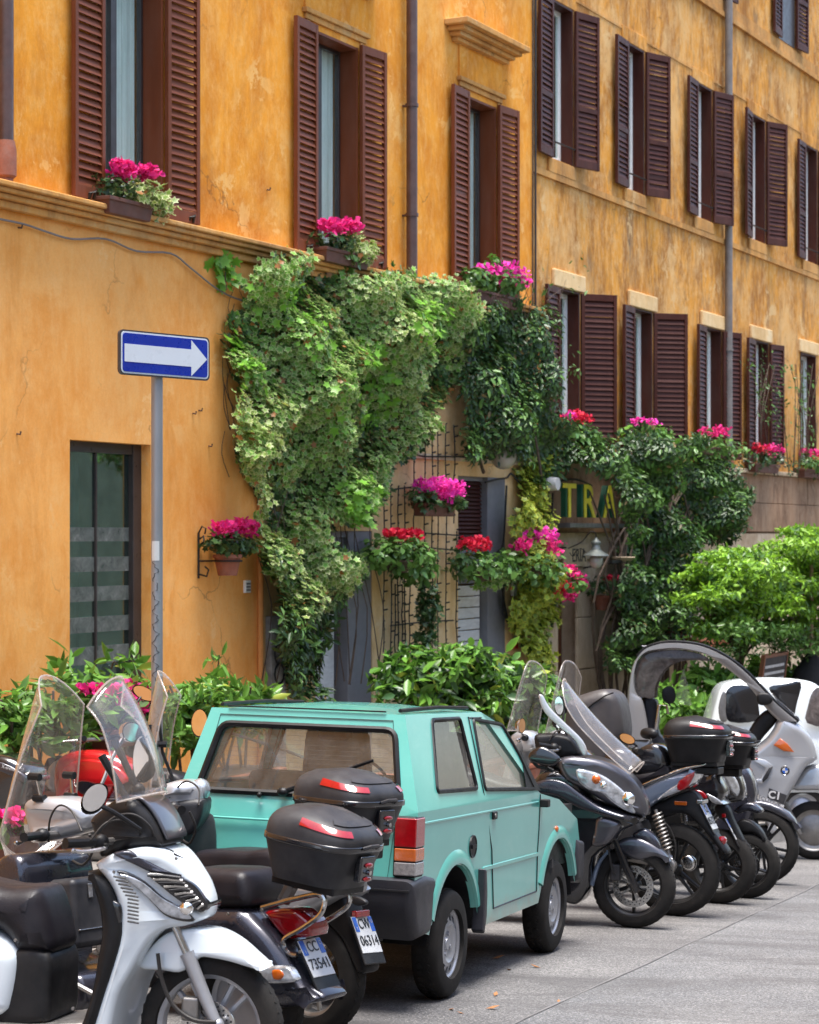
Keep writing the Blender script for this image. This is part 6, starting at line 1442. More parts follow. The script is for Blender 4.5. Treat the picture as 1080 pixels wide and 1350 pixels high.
b = MB(); b.bx(q.x-.16, q.x+.16, -.08, .08, q.z-.09, q.z-.03); b.build('rack', MT['black_plastic'], A, smooth=0, bevel=.01)
part(v3, 'grab_rail', [(430, 1165), (455, 1157), (468, 1160), (470, 1175), (455, 1185), (440, 1180)], .09, 'champagne', 0, .02)
part(v3, 'rear_mudguard', [(420, 1175), (455, 1172), (470, 1200), (480, 1240), (492, 1275), (480, 1280), (462, 1240), (440, 1215), (425, 1200)], .06, 'black_plastic', 0, .02)
part(v3, 'turn_signal', [(460, 1183), (470, 1181), (483, 1187), (483, 1193), (470, 1194)], .012, 'dark_grey_plastic', .12, .008); part(v3, 'turn_signal', [(462, 1183), (470, 1181), (483, 1187), (483, 1193), (470, 1194)], .012, 'dark_grey_plastic', -.12, .008)
q = v3.hit(471, 1204, 1, 0); b = MB(); b.box((q.x-.02, 0, q.z), (.03, .10, .03)); b.build('tail_reflector', MT['red_lens'], A, smooth=0, bevel=.006)
q0 = v3.hit(474, 1209, 1, 0); q1 = v3.hit(494, 1267, 1, 0)
plate(A, Matrix.Translation(q0) @ Matrix.Rotation(math.atan2(q0.x-q1.x, q0.z-q1.z), 4, 'Y') @ Matrix.Rotation(R(8), 4, 'Z'), 'CW', '06314', .175, .17, .05)
part(v3, 'leg_shield', [(205, 1075), (235, 1072), (248, 1085), (250, 1150), (245, 1230), (225, 1290), (205, 1290), (200, 1180)], .22, 'dark_grey_plastic', 0, .04)
hc = v3.hit(236, 1050, 1, 0)
HM = Matrix.Translation(hc) @ Matrix.Rotation(R(32), 4, 'Z')
b = MB(); b.puff([(-.12, .05), (-.07, .08), (.03, .07), (.12, .02), (.13, -.06), (.05, -.12), (-.06, -.10), (-.12, -.04)], lambda x, z: .15-.25*abs(x), .05, 4); o = b.build('headset', MT['silver_paint'], A); o.matrix_local = HM
b = MB(); b.ell((-.1, 0, .035), (.05, .085, .055), 16, 10); b.build('instrument_lens', MT['clear_lens'], o)
b = MB(); b.puff([(-.14, -.02), (-.1, .0), (.06, -.04), (.06, -.16), (-.06, -.18), (-.12, -.12)], .14, .03); b.build('headset_cover', MT['dark_grey_plastic'], o)
handlebar(A, (hc.x, 0, hc.z-.04), .33, steer=32, back=.07)
screen(A, HM @ Matrix.Translation((.1, 0, .03)) @ Matrix.Rotation(R(-4), 4, 'Y'), .42, .36, .56, .09, bowl=.06, low=.1, wl=.26, top_round=1.0)
for s in (-1, 1):
    b = MB(); b.tube([(.02, s*.12, 0), (.11, s*.12, .2), (.13, s*.12, .34)], .008, 6); b.tube([(.07, s*.12, .06), (.13, s*.12, .06)], .016, 8); b.tube([(.09, s*.12, .24), (.15, s*.12, .24)], .016, 8)
    o2 = b.build('screen_stay', MT['black_plastic'], A); o2.matrix_local = HM

# =============================================================== black motorcycle at the left edge and a red one behind
v4 = Veh('parked_motorcycle', 10, 1175, 285, (0, 0), label='black motorcycle tail with grey stripe cut off by the left edge', cat='motorcycle')
A = v4.root
wheel(A, (0, 0, .31), .31, .17, 'five', 'wheel_black'); wheel(A, (1.4, 0, .3), .3, .12, 'five', 'wheel_black')
part(v4, 'tail_case', [(-60, 1008), (-20, 994), (15, 994), (40, 1004), (49, 1018), (48, 1035), (42, 1058), (30, 1068), (0, 1064), (-60, 1050)], .20, 'gloss_black', 0, .06, seg=5)
part(v4, 'grey_stripe', [(-60, 1009), (-10, 1001), (20, 1004), (48, 1020), (47, 1030), (20, 1017), (-10, 1013), (-60, 1022)], .204, 'graphite', 0, .012)
part(v4, 'tail_frame', [(-120, 1068), (0, 1064), (30, 1075), (20, 1110), (-60, 1120)], .1, 'gloss_black', 0, .03)
q = v4.hit(12, 1013, 1, .205); T2 = Matrix(((-1, 0, 0, 0), (0, 0, 1, 0), (0, 1, 0, 0), (0, 0, 0, 1)))
text_obj('lettering', 'X-treme', .032, MT['cream_text'], A, Matrix.Translation((q.x, .209, q.z-.0)) @ T2 @ Matrix.Rotation(R(-12), 4, 'Z'), ext=.001)
part(v4, 'red_stripe', [(-20, 1001), (8, 996), (12, 999), (-15, 1005)], .19, 'red_paint', 0, .008)
b = MB()
for i in range(3): b.tube(catmull(v4.S3([(5+i*9, 1085+i*14), (25+i*6, 1092+i*14), (45, 1110+i*12), (48, 1135+i*10)], .12-.05*i), 3, False), .03, 10)
b.build('exhaust', mat('burnt_exhaust', (.16, .11, .08), .4, metal=.7, var=.4, dust=.3), A)
v5 = Veh('parked_motorcycle', 150, 1160, 285, (0, 0), label='glossy red motorcycle seen through the leftmost clear windscreens', cat='motorcycle')
A = v5.root
wheel(A, (-.4, 0, .3), .3, .17, 'five', 'wheel_black'); wheel(A, (.95, 0, .3), .3, .12, 'five', 'wheel_black')
part(v5, 'fuel_tank', [(82, 1003), (100, 991), (125, 988), (150, 992), (175, 1004), (182, 1018), (165, 1025), (150, 1050), (120, 1062), (95, 1060), (82, 1050), (78, 1030)], .15, 'red_paint', 0, .07, seg=5)
part(v5, 'side_fairing', [(96, 1010), (130, 1000), (168, 1012), (178, 1030), (150, 1036), (120, 1030), (100, 1040), (92, 1062), (84, 1050)], .17, 'red_paint', 0, .02)
part(v5, 'tank_panel', [(108, 1022), (135, 1015), (160, 1022), (148, 1040), (118, 1046)], .165, 'graphite', 0, .02)
part(v5, 'belly_fairing', [(88, 1060), (120, 1048), (150, 1052), (140, 1075), (105, 1085), (90, 1078)], .172, 'red_paint', 0, .02)
part(v5, 'seat', [(160, 1020), (200, 1012), (240, 1020), (245, 1035), (200, 1045), (160, 1045)], .13, 'seat_vinyl', 0, .04)
part(v5, 'engine', [(90, 1062), (160, 1055), (175, 1090), (160, 1130), (100, 1130), (85, 1095)], .16, 'dull_metal', 0, .05)
part(v5, 'frame', [(60, 1010), (90, 1000), (110, 1060), (180, 1060), (220, 1080), (200, 1100), (100, 1080)], .05, 'dark_grey_plastic', 0, .02)
hp = v5.hit(120, 975, 1, 0); handlebar(A, hp, .36, back=.1, rise=.02)
q = v5.hit(50, 968, 1, .5); mirror(A, q, (-.02, .095, .01), (0, 0, .04), (-1, .3, .2), [(q.x+.02, .35, q.z-.06), (hp.x, .25, hp.z)], shell='chrome')
q = v5.hit(190, 914, 1, -.35); mirror(A, q, (.085, .02, .04), (-.02, 0, .045), (-.6, 1, .1), [(q.x+.06, q.y+.05, q.z-.1), (hp.x, -.25, hp.z)], glass='mirror_painted_reflection')
part(v5, 'headlight_shell', [(70, 1010), (88, 1000), (92, 1030), (80, 1045), (66, 1035)], .1, 'silver_paint', 0, .04)
q = v5.hit(128, 1068, 1, .2); b = MB(); b.ell(q, (.05, .03, .04), 10, 8); b.build('turn_signal', MT['red_lens'], A)

# =============================================================== black maxi scooter
v6 = Veh('parked_scooter', 835, 1223, 105, (0, 0), label='large black and gunmetal scooter facing right just ahead of the green car', cat='scooter')
A = v6.root; z4 = lambda pts: Z(650, 830, 3.216, pts); z6 = lambda pts: Z(640, 860, 4.91, pts)
wheel(A, (0, 0, .272), .272, .125, 'thin', 'wheel_black', disc=.135, discside=-1, spokes=5)
b = MB(); b.lathe([(.203, -.048), (.209, -.05), (.212, -.046)], 'y', 48, (0, 0, .272)); b.build('rim_stripe', MT['cream_text'], A)
wheel(A, (-1.5, 0, .27), .27, .14, 'thin', 'wheel_black')
part(v6, 'body', z4([(150, 700), (190, 640), (230, 600), (300, 590), (380, 620), (420, 700), (500, 740), (640, 795), (600, 830), (555, 850), (520, 900), (440, 960), (425, 1080), (380, 1150), (330, 1150), (200, 1100), (-150, 1080), (-260, 960), (-300, 760), (-200, 690), (0, 700)]), lambda x, z: .20 if x < -.5 else max(.08, .20-.1*(x+.5)), 'gloss_black', 0, .06, seg=4)
part(v6, 'front_fairing', z4([(300, 548), (350, 532), (430, 540), (500, 560), (570, 600), (620, 650), (655, 720), (664, 770), (650, 788), (600, 778), (540, 750), (470, 715), (400, 670), (340, 640), (310, 600)]), lambda x, z: max(.05, .23-.28*max(0, x+.35)), 'gunmetal', -.0, .05, seg=4)
part(v6, 'upper_side_panel', z4([(195, 650), (260, 628), (330, 640), (400, 690), (470, 740), (560, 775), (620, 790), (560, 795), (470, 775), (380, 745), (300, 700), (230, 690), (205, 680)]), .225, 'graphite', 0, .02)
part(v6, 'knee_panel', z4([(465, 788), (540, 800), (562, 825), (535, 870), (500, 905), (442, 908), (450, 850)]), .205, 'gunmetal', 0, .03)
part(v6, 'headlight', z4([(378, 588), (430, 592), (500, 622), (570, 680), (605, 730), (615, 775), (570, 760), (520, 725), (480, 690), (430, 675), (390, 640)]), lambda x, z: max(.06, .240-.28*max(0, x+.35)), 'clear_lens', 0, .02)
for x, y, r in ((440, 635, .03), (570, 720, .045), (470, 660, .025)):
    q = v6.hit(*z4([(x, y)])[0], 1, -.19); b = MB(); b.ell((q.x, -.245+.28*max(0, q.x+.35), q.z), (r, .022, r), 14, 8); b.build('headlight_reflector', MT['mirror' if x != 440 else 'orange_lens'], A)
part(v6, 'front_fender', z4([(528, 905), (555, 885), (600, 876), (650, 890), (710, 925), (758, 980), (730, 975), (690, 962), (640, 975), (600, 972), (550, 945)]), .075, 'gunmetal', 0, .03)
part(v6, 'inner_fender', z4([(430, 1090), (425, 1040), (455, 970), (500, 930), (500, 945), (465, 990), (445, 1050)]), .08, 'blue_silver', 0, .02)
part(v6, 'rear_mudguard', z4([(600, 870), (650, 840), (700, 880), (720, 930), (680, 920)]), .06, 'graphite', .05, .02)
for s in (-1, 1):
    b = MB(); b.tube(v6.S3(z4([(515, 890), (560, 1000), (612, 1115)]), s*.095), [.022, .026, .022], 10); b.build('fork_leg', MT['gloss_black'], A)
q = v6.hit(*z4([(520, 1030)])[0], 1, -.075); b = MB(); b.box(q, (.07, .05, .11)); b.build('brake_caliper', MT['dark_grey_plastic'], A, smooth=0, bevel=.015)
b = MB(); b.tube(catmull(v6.S3(z4([(490, 910), (495, 960), (505, 1010), (520, 1040)]), -.1), 4, False), .008, 6); b.build('brake_hose', MT['cable'], A)
# long raked screen
bo = v6.hit(*z4([(592, 612)])[0], 1, 0); to = v6.hit(*z4([(240, 278)])[0], 1, 0); L_ = math.hypot(bo.x-to.x, to.z-bo.z); an = math.atan2(bo.x-to.x, to.z-bo.z)
screen(A, Matrix.Translation(bo) @ Matrix.Rotation(-an, 4, 'Y'), .30, .36, L_, .10, bowl=-.10, top_round=1.0)
part(v6, 'screen_frame', z4([(195, 285), (210, 278), (240, 330), (310, 400), (380, 470), (400, 525), (380, 530), (350, 470), (290, 420), (220, 350)]), .02, 'silver_paint', -.17, .008)
part(v6, 'cockpit', z4([(190, 450), (230, 440), (330, 450), (375, 500), (380, 535), (300, 545), (270, 590), (210, 570), (195, 500)]), .14, 'black_plastic', 0, .04)
handlebar(A, v6.hit(*z4([(300, 500)])[0], 1, 0), .34, back=.1, rise=.02, mt='black_plastic')
part(v6, 'mirror_shell', z6([(285, 660), (330, 620), (380, 612), (450, 650), (488, 690), (470, 720), (420, 735), (340, 720), (290, 700)]), .035, 'gloss_black', -.36, .02)
b = MB(); b.tube(v6.S3(z6([(400, 750), (340, 740), (300, 700)]), -.33), .012, 6); b.tube(v6.S3(z6([(400, 750), (440, 770)]), -.28), .014, 6); b.build('mirror_arm', MT['black_plastic'], A)
q = v6.hit(*z6([(478, 345)])[0], 1, .3); mirror(A, q, (.03, 0, .01), (-.01, 0, .065), (-.8, -.6, 0), [(q.x+.03, .28, q.z-.1), (q.x-.0, .25, q.z-.24)])
part(v6, 'seat', z4([(-300, 700), (-280, 600), (-100, 590), (60, 640), (180, 650), (190, 700), (0, 740), (-200, 740)]), .17, 'seat_vinyl', 0, .05)
q = v6.hit(*z4([(580, 935)])[0], 1, -.08); b = MB(); b.slab([(q.x-.03, q.z-.01), (q.x-.01, q.z+.02), (q.x+.0, q.z+.0), (q.x+.03, q.z+.01), (q.x+.01, q.z-.02), (q.x, q.z)], 'y', -.078, -.072); b.build('badge', MT['print_black'], A, smooth=0)

# =============================================================== two hidden scooters with tall flat screens
for i, (bx_, by_, az, lb, pts, mir) in enumerate([
    (690, 1160, 292, 'scooter showing only its tall clear screen and mirror with painted orange wall reflection just right of the green roof', (672, 972, 706, 878), (686, 966)),
    (765, 1150, 292, 'scooter showing its narrow clear screen in front of the dark doorway', (722, 985, 750, 876), None)]):
    v = Veh('parked_scooter', bx_, by_, az, (0, 0), label=lb, cat='scooter'); A = v.root
    wheel(A, (0, 0, .25), .25, .12, 'dish', 'wheel_silver'); wheel(A, (1.3, 0, .25), .25, .11, 'dish', 'wheel_silver')
    b = MB(); b.puff([(-.3, .55), (-.25, .72), (.2, .76), (.55, .7), (.6, .4), (.95, .3), (1.12, .5), (1.05, 1.0), (1.14, 1.02), (1.25, .5), (1.1, .2), (.3, .22), (-.1, .4)], .17, .05); b.build('body', MT['champagne' if i == 0 else 'dark_grey_plastic'], A)
    b = MB(); b.puff([(-.3, .74), (-.2, .84), (.3, .84), (.6, .78), (.6, .7), (-.2, .7)], .15, .04); b.build('seat', MT['seat_vinyl'], A)
    b = MB(); b.puff([(.95, 1.0), (1.0, 1.12), (1.12, 1.12), (1.2, 1.02), (1.1, .96)], .12, .04); b.build('headset', MT['silver_paint'], A)
    x0, y0_, x1, y1_ = pts; s0 = v.hit(x0, y0_, 1, 0); s1 = v.hit(x1, y1_, 1, 0)
    handlebar(A, (1.02, 0, 1.08), .33)
    s0 = Vector((1.1, 0, s0.z)); s1 = Vector((.98, 0, s1.z))
    dx = v.M @ Vector((1.1, 0, 1.2)); px_ = 540+F*dx.x/dx.y
    sh = (((x0+x1)/2)-px_)/F*dx.y
    screen(A, Matrix.Translation((s0.x, 0, s0.z)) @ Matrix.Rotation(-math.atan2(s0.x-s1.x, s1.z-s0.z), 4, 'Y') @ Matrix.Rotation(R(-14), 4, 'Z'), .46, .36, math.hypot(s0.x-s1.x, s1.z-s0.z), .05, top_round=.9)
    v.root.location.x += sh*1.0
    bpy.context.view_layer.update()
    if mir: mirror(A, (.98, .36, 1.18), (0, .085, 0), (0, 0, .06), (-1, .1, 0), [(1.0, .3, 1.12), (1.02, .22, 1.08)], glass='mirror_painted_reflection', shell='chrome')
    else: mirror(A, (.98, .36, 1.2), (0, .07, 0), (0, 0, .05), (-1, .1, 0), [(1.0, .3, 1.12), (1.02, .22, 1.08)])

# =============================================================== grey hood behind
v7 = Veh('covered_scooter', 775, 1165, 105, (0, 0), label='dark brown grey rounded hood of a covered scooter between black maxi and roofed scooter', cat='scooter')
A = v7.root
part(v7, 'cover', z6([(560, 340), (600, 300), (680, 265), (790, 238), (850, 255), (890, 300), (915, 400), (925, 520), (900, 600), (860, 760), (850, 1100), (600, 1150), (450, 1100), (500, 800), (540, 560)]), .30, mat('cover_canvas', (.035, .030, .030), .5, var=.15, dust=.04, bs=.3, bsc=30), 0, .10, seg=5)
b = MB(); b.tube(v7.S3(z6([(620, 400), (700, 330), (780, 280), (830, 262)]), -.305), .006, 5); b.build('cover_seam', MT['black_plastic'], A)
wheel(A, (0, 0, .25), .25, .12, 'dish', 'wheel_silver')

# =============================================================== blue silver scooter with tall rear wheel
z7 = lambda pts: Z(820, 820, 3.377, pts); z3 = lambda pts: Z(840, 980, 4.5, pts)
v8 = Veh('parked_scooter', 889, 1207, 291, (0, 0), label='blue silver scooter with a coil spring showing and a large black top box', cat='scooter')
A = v8.root
wheel(A, (0, 0, .315), .315, .14, 'five', 'wheel_black', spokes=3); wheel(A, (1.4, 0, .3), .3, .11, 'five', 'wheel_black')
part(v8, 'tail_fairing', z7([(20, 760), (95, 738), (160, 700), (240, 672), (330, 655), (345, 662), (310, 715), (240, 760), (170, 800), (120, 835), (60, 845), (0, 840)]), .13, 'blue_silver', 0, .04, seg=4)
part(v8, 'seat', z7([(-60, 700), (30, 680), (100, 668), (200, 652), (235, 650), (180, 690), (110, 725), (60, 745), (-60, 770)]), .14, 'seat_vinyl', 0, .04)
part(v8, 'chrome_trim', z7([(100, 722), (220, 672), (300, 642), (390, 627), (385, 637), (300, 658), (220, 692), (110, 732)]), .138, 'chrome', 0, .008, sm=2)
part(v8, 'tail_lens', z7([(180, 785), (240, 735), (300, 700), (345, 662), (332, 715), (290, 745), (230, 770)]), .142, 'clear_lens', 0, .01, sm=2)
part(v8, 'tail_light', z7([(268, 745), (275, 705), (345, 662), (330, 712), (300, 742)]), .145, 'red_lens', 0, .01, sm=2)
part(v8, 'undertray', z7([(120, 830), (200, 790), (300, 750), (345, 770), (370, 830), (400, 900), (440, 960), (475, 1010), (480, 1030), (450, 1020), (410, 970), (350, 900), (280, 850), (200, 870), (120, 880)]), .07, 'black_plastic', 0, .02)
shock(A, v8.hit(*z7([(150, 835)])[0], 1, .14), v8.hit(*z7([(215, 1050)])[0], 1, .14), .034, 10)
b = MB(); b.box((0, 0, 0), (.09, .012, .028)); o = b.build('side_reflector', MT['orange_lens'], A, smooth=0, bevel=.006); o.location = v8.hit(*z7([(262, 807)])[0], 1, .09)
shock(A, v8.hit(*z7([(270, 820)])[0], 1, -.12), v8.hit(*z7([(282, 905)])[0], 1, -.12), .02, 7)
q0 = v8.hit(*z7([(358, 812)])[0], 1, 0); q1 = v8.hit(*z7([(425, 945)])[0], 1, 0)
plate(A, Matrix.Translation(q0) @ Matrix.Rotation(math.atan2(q0.x-q1.x, q0.z-q1.z), 4, 'Y'), 'CL', '85127', .16, .19, .03)
b = MB(); b.box((0, 0, 0), (.05, .16, .03)); o = b.build('plate_lamp', MT['chrome'], A, smooth=0, bevel=.008); o.location = q0+Vector((0, 0, .02))
b = MB(); b.lathe([(0, 0), (.03, 0), (.03, .03), (0, .04)], 'y', 12); o = b.build('reflector', MT['red_lens'], A); o.location = v8.hit(*z7([(450, 972)])[0], 1, .02)
part(v8, 'swingarm', z7([(150, 1010), (200, 1035), (240, 1070), (240, 1100), (215, 1125), (150, 1090), (20, 1060), (20, 1010)]), .03, 'dull_metal', .10, .015)
part(v8, 'hub_cover', z7([(265, 1050), (300, 1035), (330, 1060), (328, 1095), (300, 1110), (270, 1090)]), .03, 'chrome', .03, .02)
part(v8, 'engine', z7([(-60, 860), (60, 850), (110, 900), (120, 1000), (60, 1060), (-60, 1050)]), .14, 'dark_grey_plastic', 0, .04)
part(v8, 'front_body', z7([(-260, 600), (-180, 560), (-120, 620), (-60, 700), (-60, 900), (-200, 980), (-280, 900)]), .17, 'gloss_black', 0, .06)
q = v8.hit(*z7([(335, 622)])[0], 1, 0); topbox(A, Matrix.Translation((q.x+.0, 0, q.z-.0)) @ Matrix.Rotation(R(2), 4, 'Y'), .46, .42, .32, mt='black_plastic')
b = MB(); b.bx(q.x-.17, q.x+.2, -.09, .09, q.z-.08, q.z-.03); b.build('rack', MT['black_plastic'], A, smooth=0, bevel=.01)
# handlebars and mirrors of the row, seen left of the box
hb = v8.hit(846, 985, 1, 0); handlebar(A, (hb.x, 0, hb.z-.02), .34, back=.08)
q = v8.hit(827, 974, 1, .25); mirror(A, q, (.05, .02, .022), (-.012, .0, .03), (-.5, 1, .3), [(q.x-.05, q.y-.04, q.z-.04), (hb.x, .15, hb.z)], glass='mirror_painted_reflection')
part(v8, 'headset', [(838, 1000), (850, 985), (870, 980), (882, 992), (884, 1012), (860, 1025), (838, 1020)], .13, 'gloss_black', 0, .04)
q = v8.hit(856, 967, 1, -.3); mirror(A, q, (.07, -.02, .0), (0, 0, .04), (.3, -1, .1), [(q.x-.03, -.25, q.z-.05), (hb.x, -.15, hb.z)])

# =============================================================== next dark scooter (second box)
v9 = Veh('parked_scooter', 948, 1191, 291, (0, 0), label='dark scooter behind the blue silver one, showing a second smaller black box', cat='scooter')
A = v9.root
wheel(A, (0, 0, .27), .27, .14, 'five', 'wheel_black'); wheel(A, (1.35, 0, .27), .27, .11, 'five', 'wheel_black')
part(v9, 'tail_fairing', z7([(300, 700), (380, 690), (430, 670), (440, 690), (470, 760), (440, 800), (380, 780), (300, 790), (150, 820), (120, 740)]), .13, 'gloss_black', 0, .04)
part(v9, 'tail_light', z7([(345, 745), (380, 752), (400, 780), (380, 785), (350, 765)]), .14, 'red_lens', 0, .01)
part(v9, 'indicator', z7([(395, 760), (440, 780), (470, 808), (420, 800)]), .135, 'clear_lens', 0, .01)
part(v9, 'undertray', z7([(420, 820), (470, 815), (500, 880), (540, 960), (580, 1040), (590, 1065), (570, 1060), (520, 980), (470, 900), (430, 860)]), .05, 'black_plastic', 0, .015)
q0 = v9.hit(*z7([(468, 875)])[0], 1, 0); q1 = v9.hit(*z7([(525, 985)])[0], 1, 0)
plate(A, Matrix.Translation(q0) @ Matrix.Rotation(math.atan2(q0.x-q1.x, q0.z-q1.z), 4, 'Y'), 'BZ', '40938', .15, .17, .06)
b = MB(); b.box((0, 0, 0), (.03, .07, .03)); o = b.build('reflector', MT['red_lens'], A, smooth=0, bevel=.006); o.location = v9.hit(*z7([(458, 862)])[0], 1, .03)
part(v9, 'seat', z7([(150, 740), (200, 700), (350, 690), (400, 700), (300, 740), (200, 770)]), .13, 'seat_vinyl', 0, .04)
q = v9.hit(*z7([(470, 632)])[0], 1, 0); topbox(A, Matrix.Translation((q.x, 0, q.z)), .40, .38, .29, mt='black_plastic')
b = MB(); b.bx(q.x-.1, q.x+.2, -.06, .06, q.z-.09, q.z-.03); b.build('rack', MT['black_plastic'], A, smooth=0, bevel=.01)
part(v9, 'front_body', z7([(-60, 600), (20, 560), (80, 620), (120, 700), (120, 900), (0, 980), (-80, 900)]), .17, 'gloss_black', 0, .06)

# =============================================================== dark scooter facing the road
v10 = Veh('parked_scooter', 985, 1184, 108, (0, 0), label='black scooter facing the road with an oval headlamp, just left of the roofed scooter', cat='scooter')
A = v10.root
wheel(A, (0, 0, .245), .245, .12, 'thin', 'wheel_black', disc=.1, spokes=5); wheel(A, (-1.3, 0, .245), .245, .12, 'thin', 'wheel_black')
part(v10, 'front_fairing', z3([(400, 235), (470, 190), (560, 155), (610, 180), (640, 260), (640, 330), (600, 345), (540, 360), (500, 420), (420, 500), (300, 480), (340, 330)]), lambda x, z: max(.05, .16-.2*max(0, x+.2)), 'gloss_black', 0, .05, seg=4)
part(v10, 'headlight', z3([(500, 175), (550, 165), (600, 200), (625, 270), (610, 312), (580, 290), (545, 240)]), lambda x, z: max(.05, .17-.2*max(0, x+.2)), 'clear_lens', 0, .02)
part(v10, 'upper_fender', z3([(580, 400), (620, 365), (690, 350), (750, 400), (720, 415), (660, 400), (610, 415)]), .07, 'graphite', 0, .02)
part(v10, 'front_fender', z3([(590, 490), (620, 450), (680, 460), (740, 510), (770, 575), (740, 560), (690, 530), (630, 530)]), .06, 'black_plastic', 0, .02)
for s in (-1, 1): b = MB(); b.tube(v10.S3(z3([(560, 480), (625, 600), (680, 690)]), s*.08), [.02, .026, .02], 10); b.build('fork_leg', MT['black_plastic'], A)
part(v10, 'body', z3([(300, 300), (420, 260), (440, 400), (400, 520), (300, 600), (-200, 600), (-200, 350), (100, 350)]), .15, 'black_plastic', 0, .05)
handlebar(A, v10.hit(955, 1000, 1, 0), .33)
# tall wheel behind it
v11 = Veh('parked_scooter', 1003, 1165, 108, (0, 0), label='scooter of which only a large front tyre shows beside the roofed scooter', cat='scooter')
wheel(v11.root, (0, 0, .30), .30, .12, 'five', 'wheel_black'); wheel(v11.root, (-1.35, 0, .30), .30, .12, 'five', 'wheel_black')
b = MB(); b.puff([(-1.6, .5), (-1.5, .78), (-.9, .78), (-.8, .4), (-.4, .35), (-.25, .9), (-.1, .9), (-.05, .6), (-.3, .25), (-1.2, .3)], .15, .05); b.build('body', MT['graphite'], v11.root)
b = MB(); b.tube([(-.2, -.08, .9), (0, -.08, .3)], .02, 8); b.tube([(-.2, .08, .9), (0, .08, .3)], .02, 8); b.build('fork_leg', MT['black_plastic'], v11.root)
b = MB(); b.puff([(-.25, .62), (0, .66), (.22, .58), (.3, .45), (.25, .5), (0, .6), (-.2, .55)], .06, .02); b.build('front_fender', MT['gunmetal'], v11.root)

# =============================================================== roofed silver scooter
v12 = Veh('roofed_scooter', 1072, 1133, 100, (0, 0), label='silver scooter with an arched roof over its seat, marked C1', cat='scooter')
A = v12.root
wheel(A, (0, 0, .265), .265, .12, 'dish', 'dull_metal'); wheel(A, (-1.45, 0, .26), .26, .13, 'dish', 'dull_metal')
b = MB(); b.tube(v12.S3(z3([(880, 350), (940, 480), (970, 540)]), -.09), [.02, .026, .02], 10); b.build('fork_leg', MT['dull_metal'], A)
part(v12, 'front_body', z7([(548, 650), (552, 610), (580, 570), (640, 520), (675, 475), (690, 440), (720, 418), (760, 435), (810, 475), (845, 520), (865, 580), (865, 612), (820, 640), (785, 695), (755, 745), (725, 800), (700, 850), (690, 900), (675, 940), (660, 920), (620, 850), (590, 790), (565, 720)]), lambda x, z: max(.1, .30-.25*max(0, x+.15)), 'silver_paint', 0, .07, seg=5)
part(v12, 'nose_fender', z7([(755, 745), (785, 690), (820, 645), (870, 632), (960, 650), (1040, 720), (1040, 770), (960, 755), (860, 748)]), .13, 'silver_paint', 0, .05)
part(v12, 'lower_body', z7([(560, 900), (640, 900), (675, 940), (600, 1000), (300, 1000), (250, 850), (400, 780)]), .2, 'black_plastic', 0, .05)
YS = -.305
part(v12, 'amber_indicator', z7([(675, 548), (705, 518), (735, 540), (768, 580), (720, 575)]), .012, 'orange_lens', YS+.004, .006, sm=1)
part(v12, 'air_duct', z7([(560, 600), (640, 615), (672, 640), (650, 690), (625, 722), (565, 700), (620, 700), (640, 650)]), .008, 'silver_paint', YS+.0, .005, sm=1)
part(v12, 'air_intake', z7([(655, 650), (672, 645), (650, 695), (628, 715), (625, 700)]), .008, 'print_black', YS-.006, .004, sm=1)
q = v12.hit(*z7([(727, 662)])[0], 1, YS); Tn = Matrix(((1, 0, 0, 0), (0, 0, -1, 0), (0, 1, 0, 0), (0, 0, 0, 1)))
b = MB(); b.lathe([(0, -.006), (.038, -.006), (.042, 0)], 'y', 28); o = b.build('round_emblem', MT['print_black'], A); o.location = (q.x, YS+.012, q.z)
for k in range(4):
    w_ = MB(); a0 = k*math.pi/2; w_.add([(0, -.0075, 0)]+[(.026*math.cos(a0+t), -.0075, .026*math.sin(a0+t)) for t in np.linspace(0, math.pi/2, 7)], [tuple(range(8))]); w_.build('emblem_quarter', MT['plate_blue' if k % 2 == 0 else 'cream_text'], o, smooth=0)
w_ = MB(); w_.tube([(.04*math.cos(t), -.007, .04*math.sin(t)) for t in np.linspace(0, 6.283, 25)[:-1]], .0015, 4, closed=True); w_.build('emblem_ring', MT['chrome'], o)
for i_, ch in enumerate('BMW'): t = R(130-40*i_); text_obj('emblem_letter', ch, .013, MT['cream_text'], o, Matrix.Translation((.032*math.cos(t), -.0075, .032*math.sin(t))) @ Tn @ Matrix.Rotation(R(40-40*i_), 4, 'Z'), ext=.0004)
q = v12.hit(*z7([(675, 775)])[0], 1, YS)
b = MB(); b.slab([(q.x-.04, q.z+.07), (q.x+.12, q.z+.01), (q.x+.09, q.z-.075), (q.x-.055, q.z-.015)], 'y', YS-.004, YS+.02); o = b.build('side_decal', MT['dark_grey_plastic'], A, smooth=0)
text_obj('lettering', 'C1', .095, MT['cream_text'], o, Matrix.Translation((q.x+.01, YS-.006, q.z+.005)) @ Tn @ Matrix.Rotation(R(-8), 4, 'Z'), ext=.001, bold=.003)
b = MB(); b.slab([(q.x-.26, q.z+.04), (q.x-.05, q.z-.025), (q.x+.1, q.z-.08), (q.x+.09, q.z-.11), (q.x-.25, q.z+.0)], 'y', YS-.003, YS+.02); o = b.build('text_strip', MT['cream_text'], A, smooth=0)
text_obj('lettering', 'EXECUTIVE', .045, MT['print_black'], o, Matrix.Translation((q.x-.07, YS-.005, q.z-.035)) @ Tn @ Matrix.Rotation(R(-21), 4, 'Z'), ext=.0006, sx=1.25)
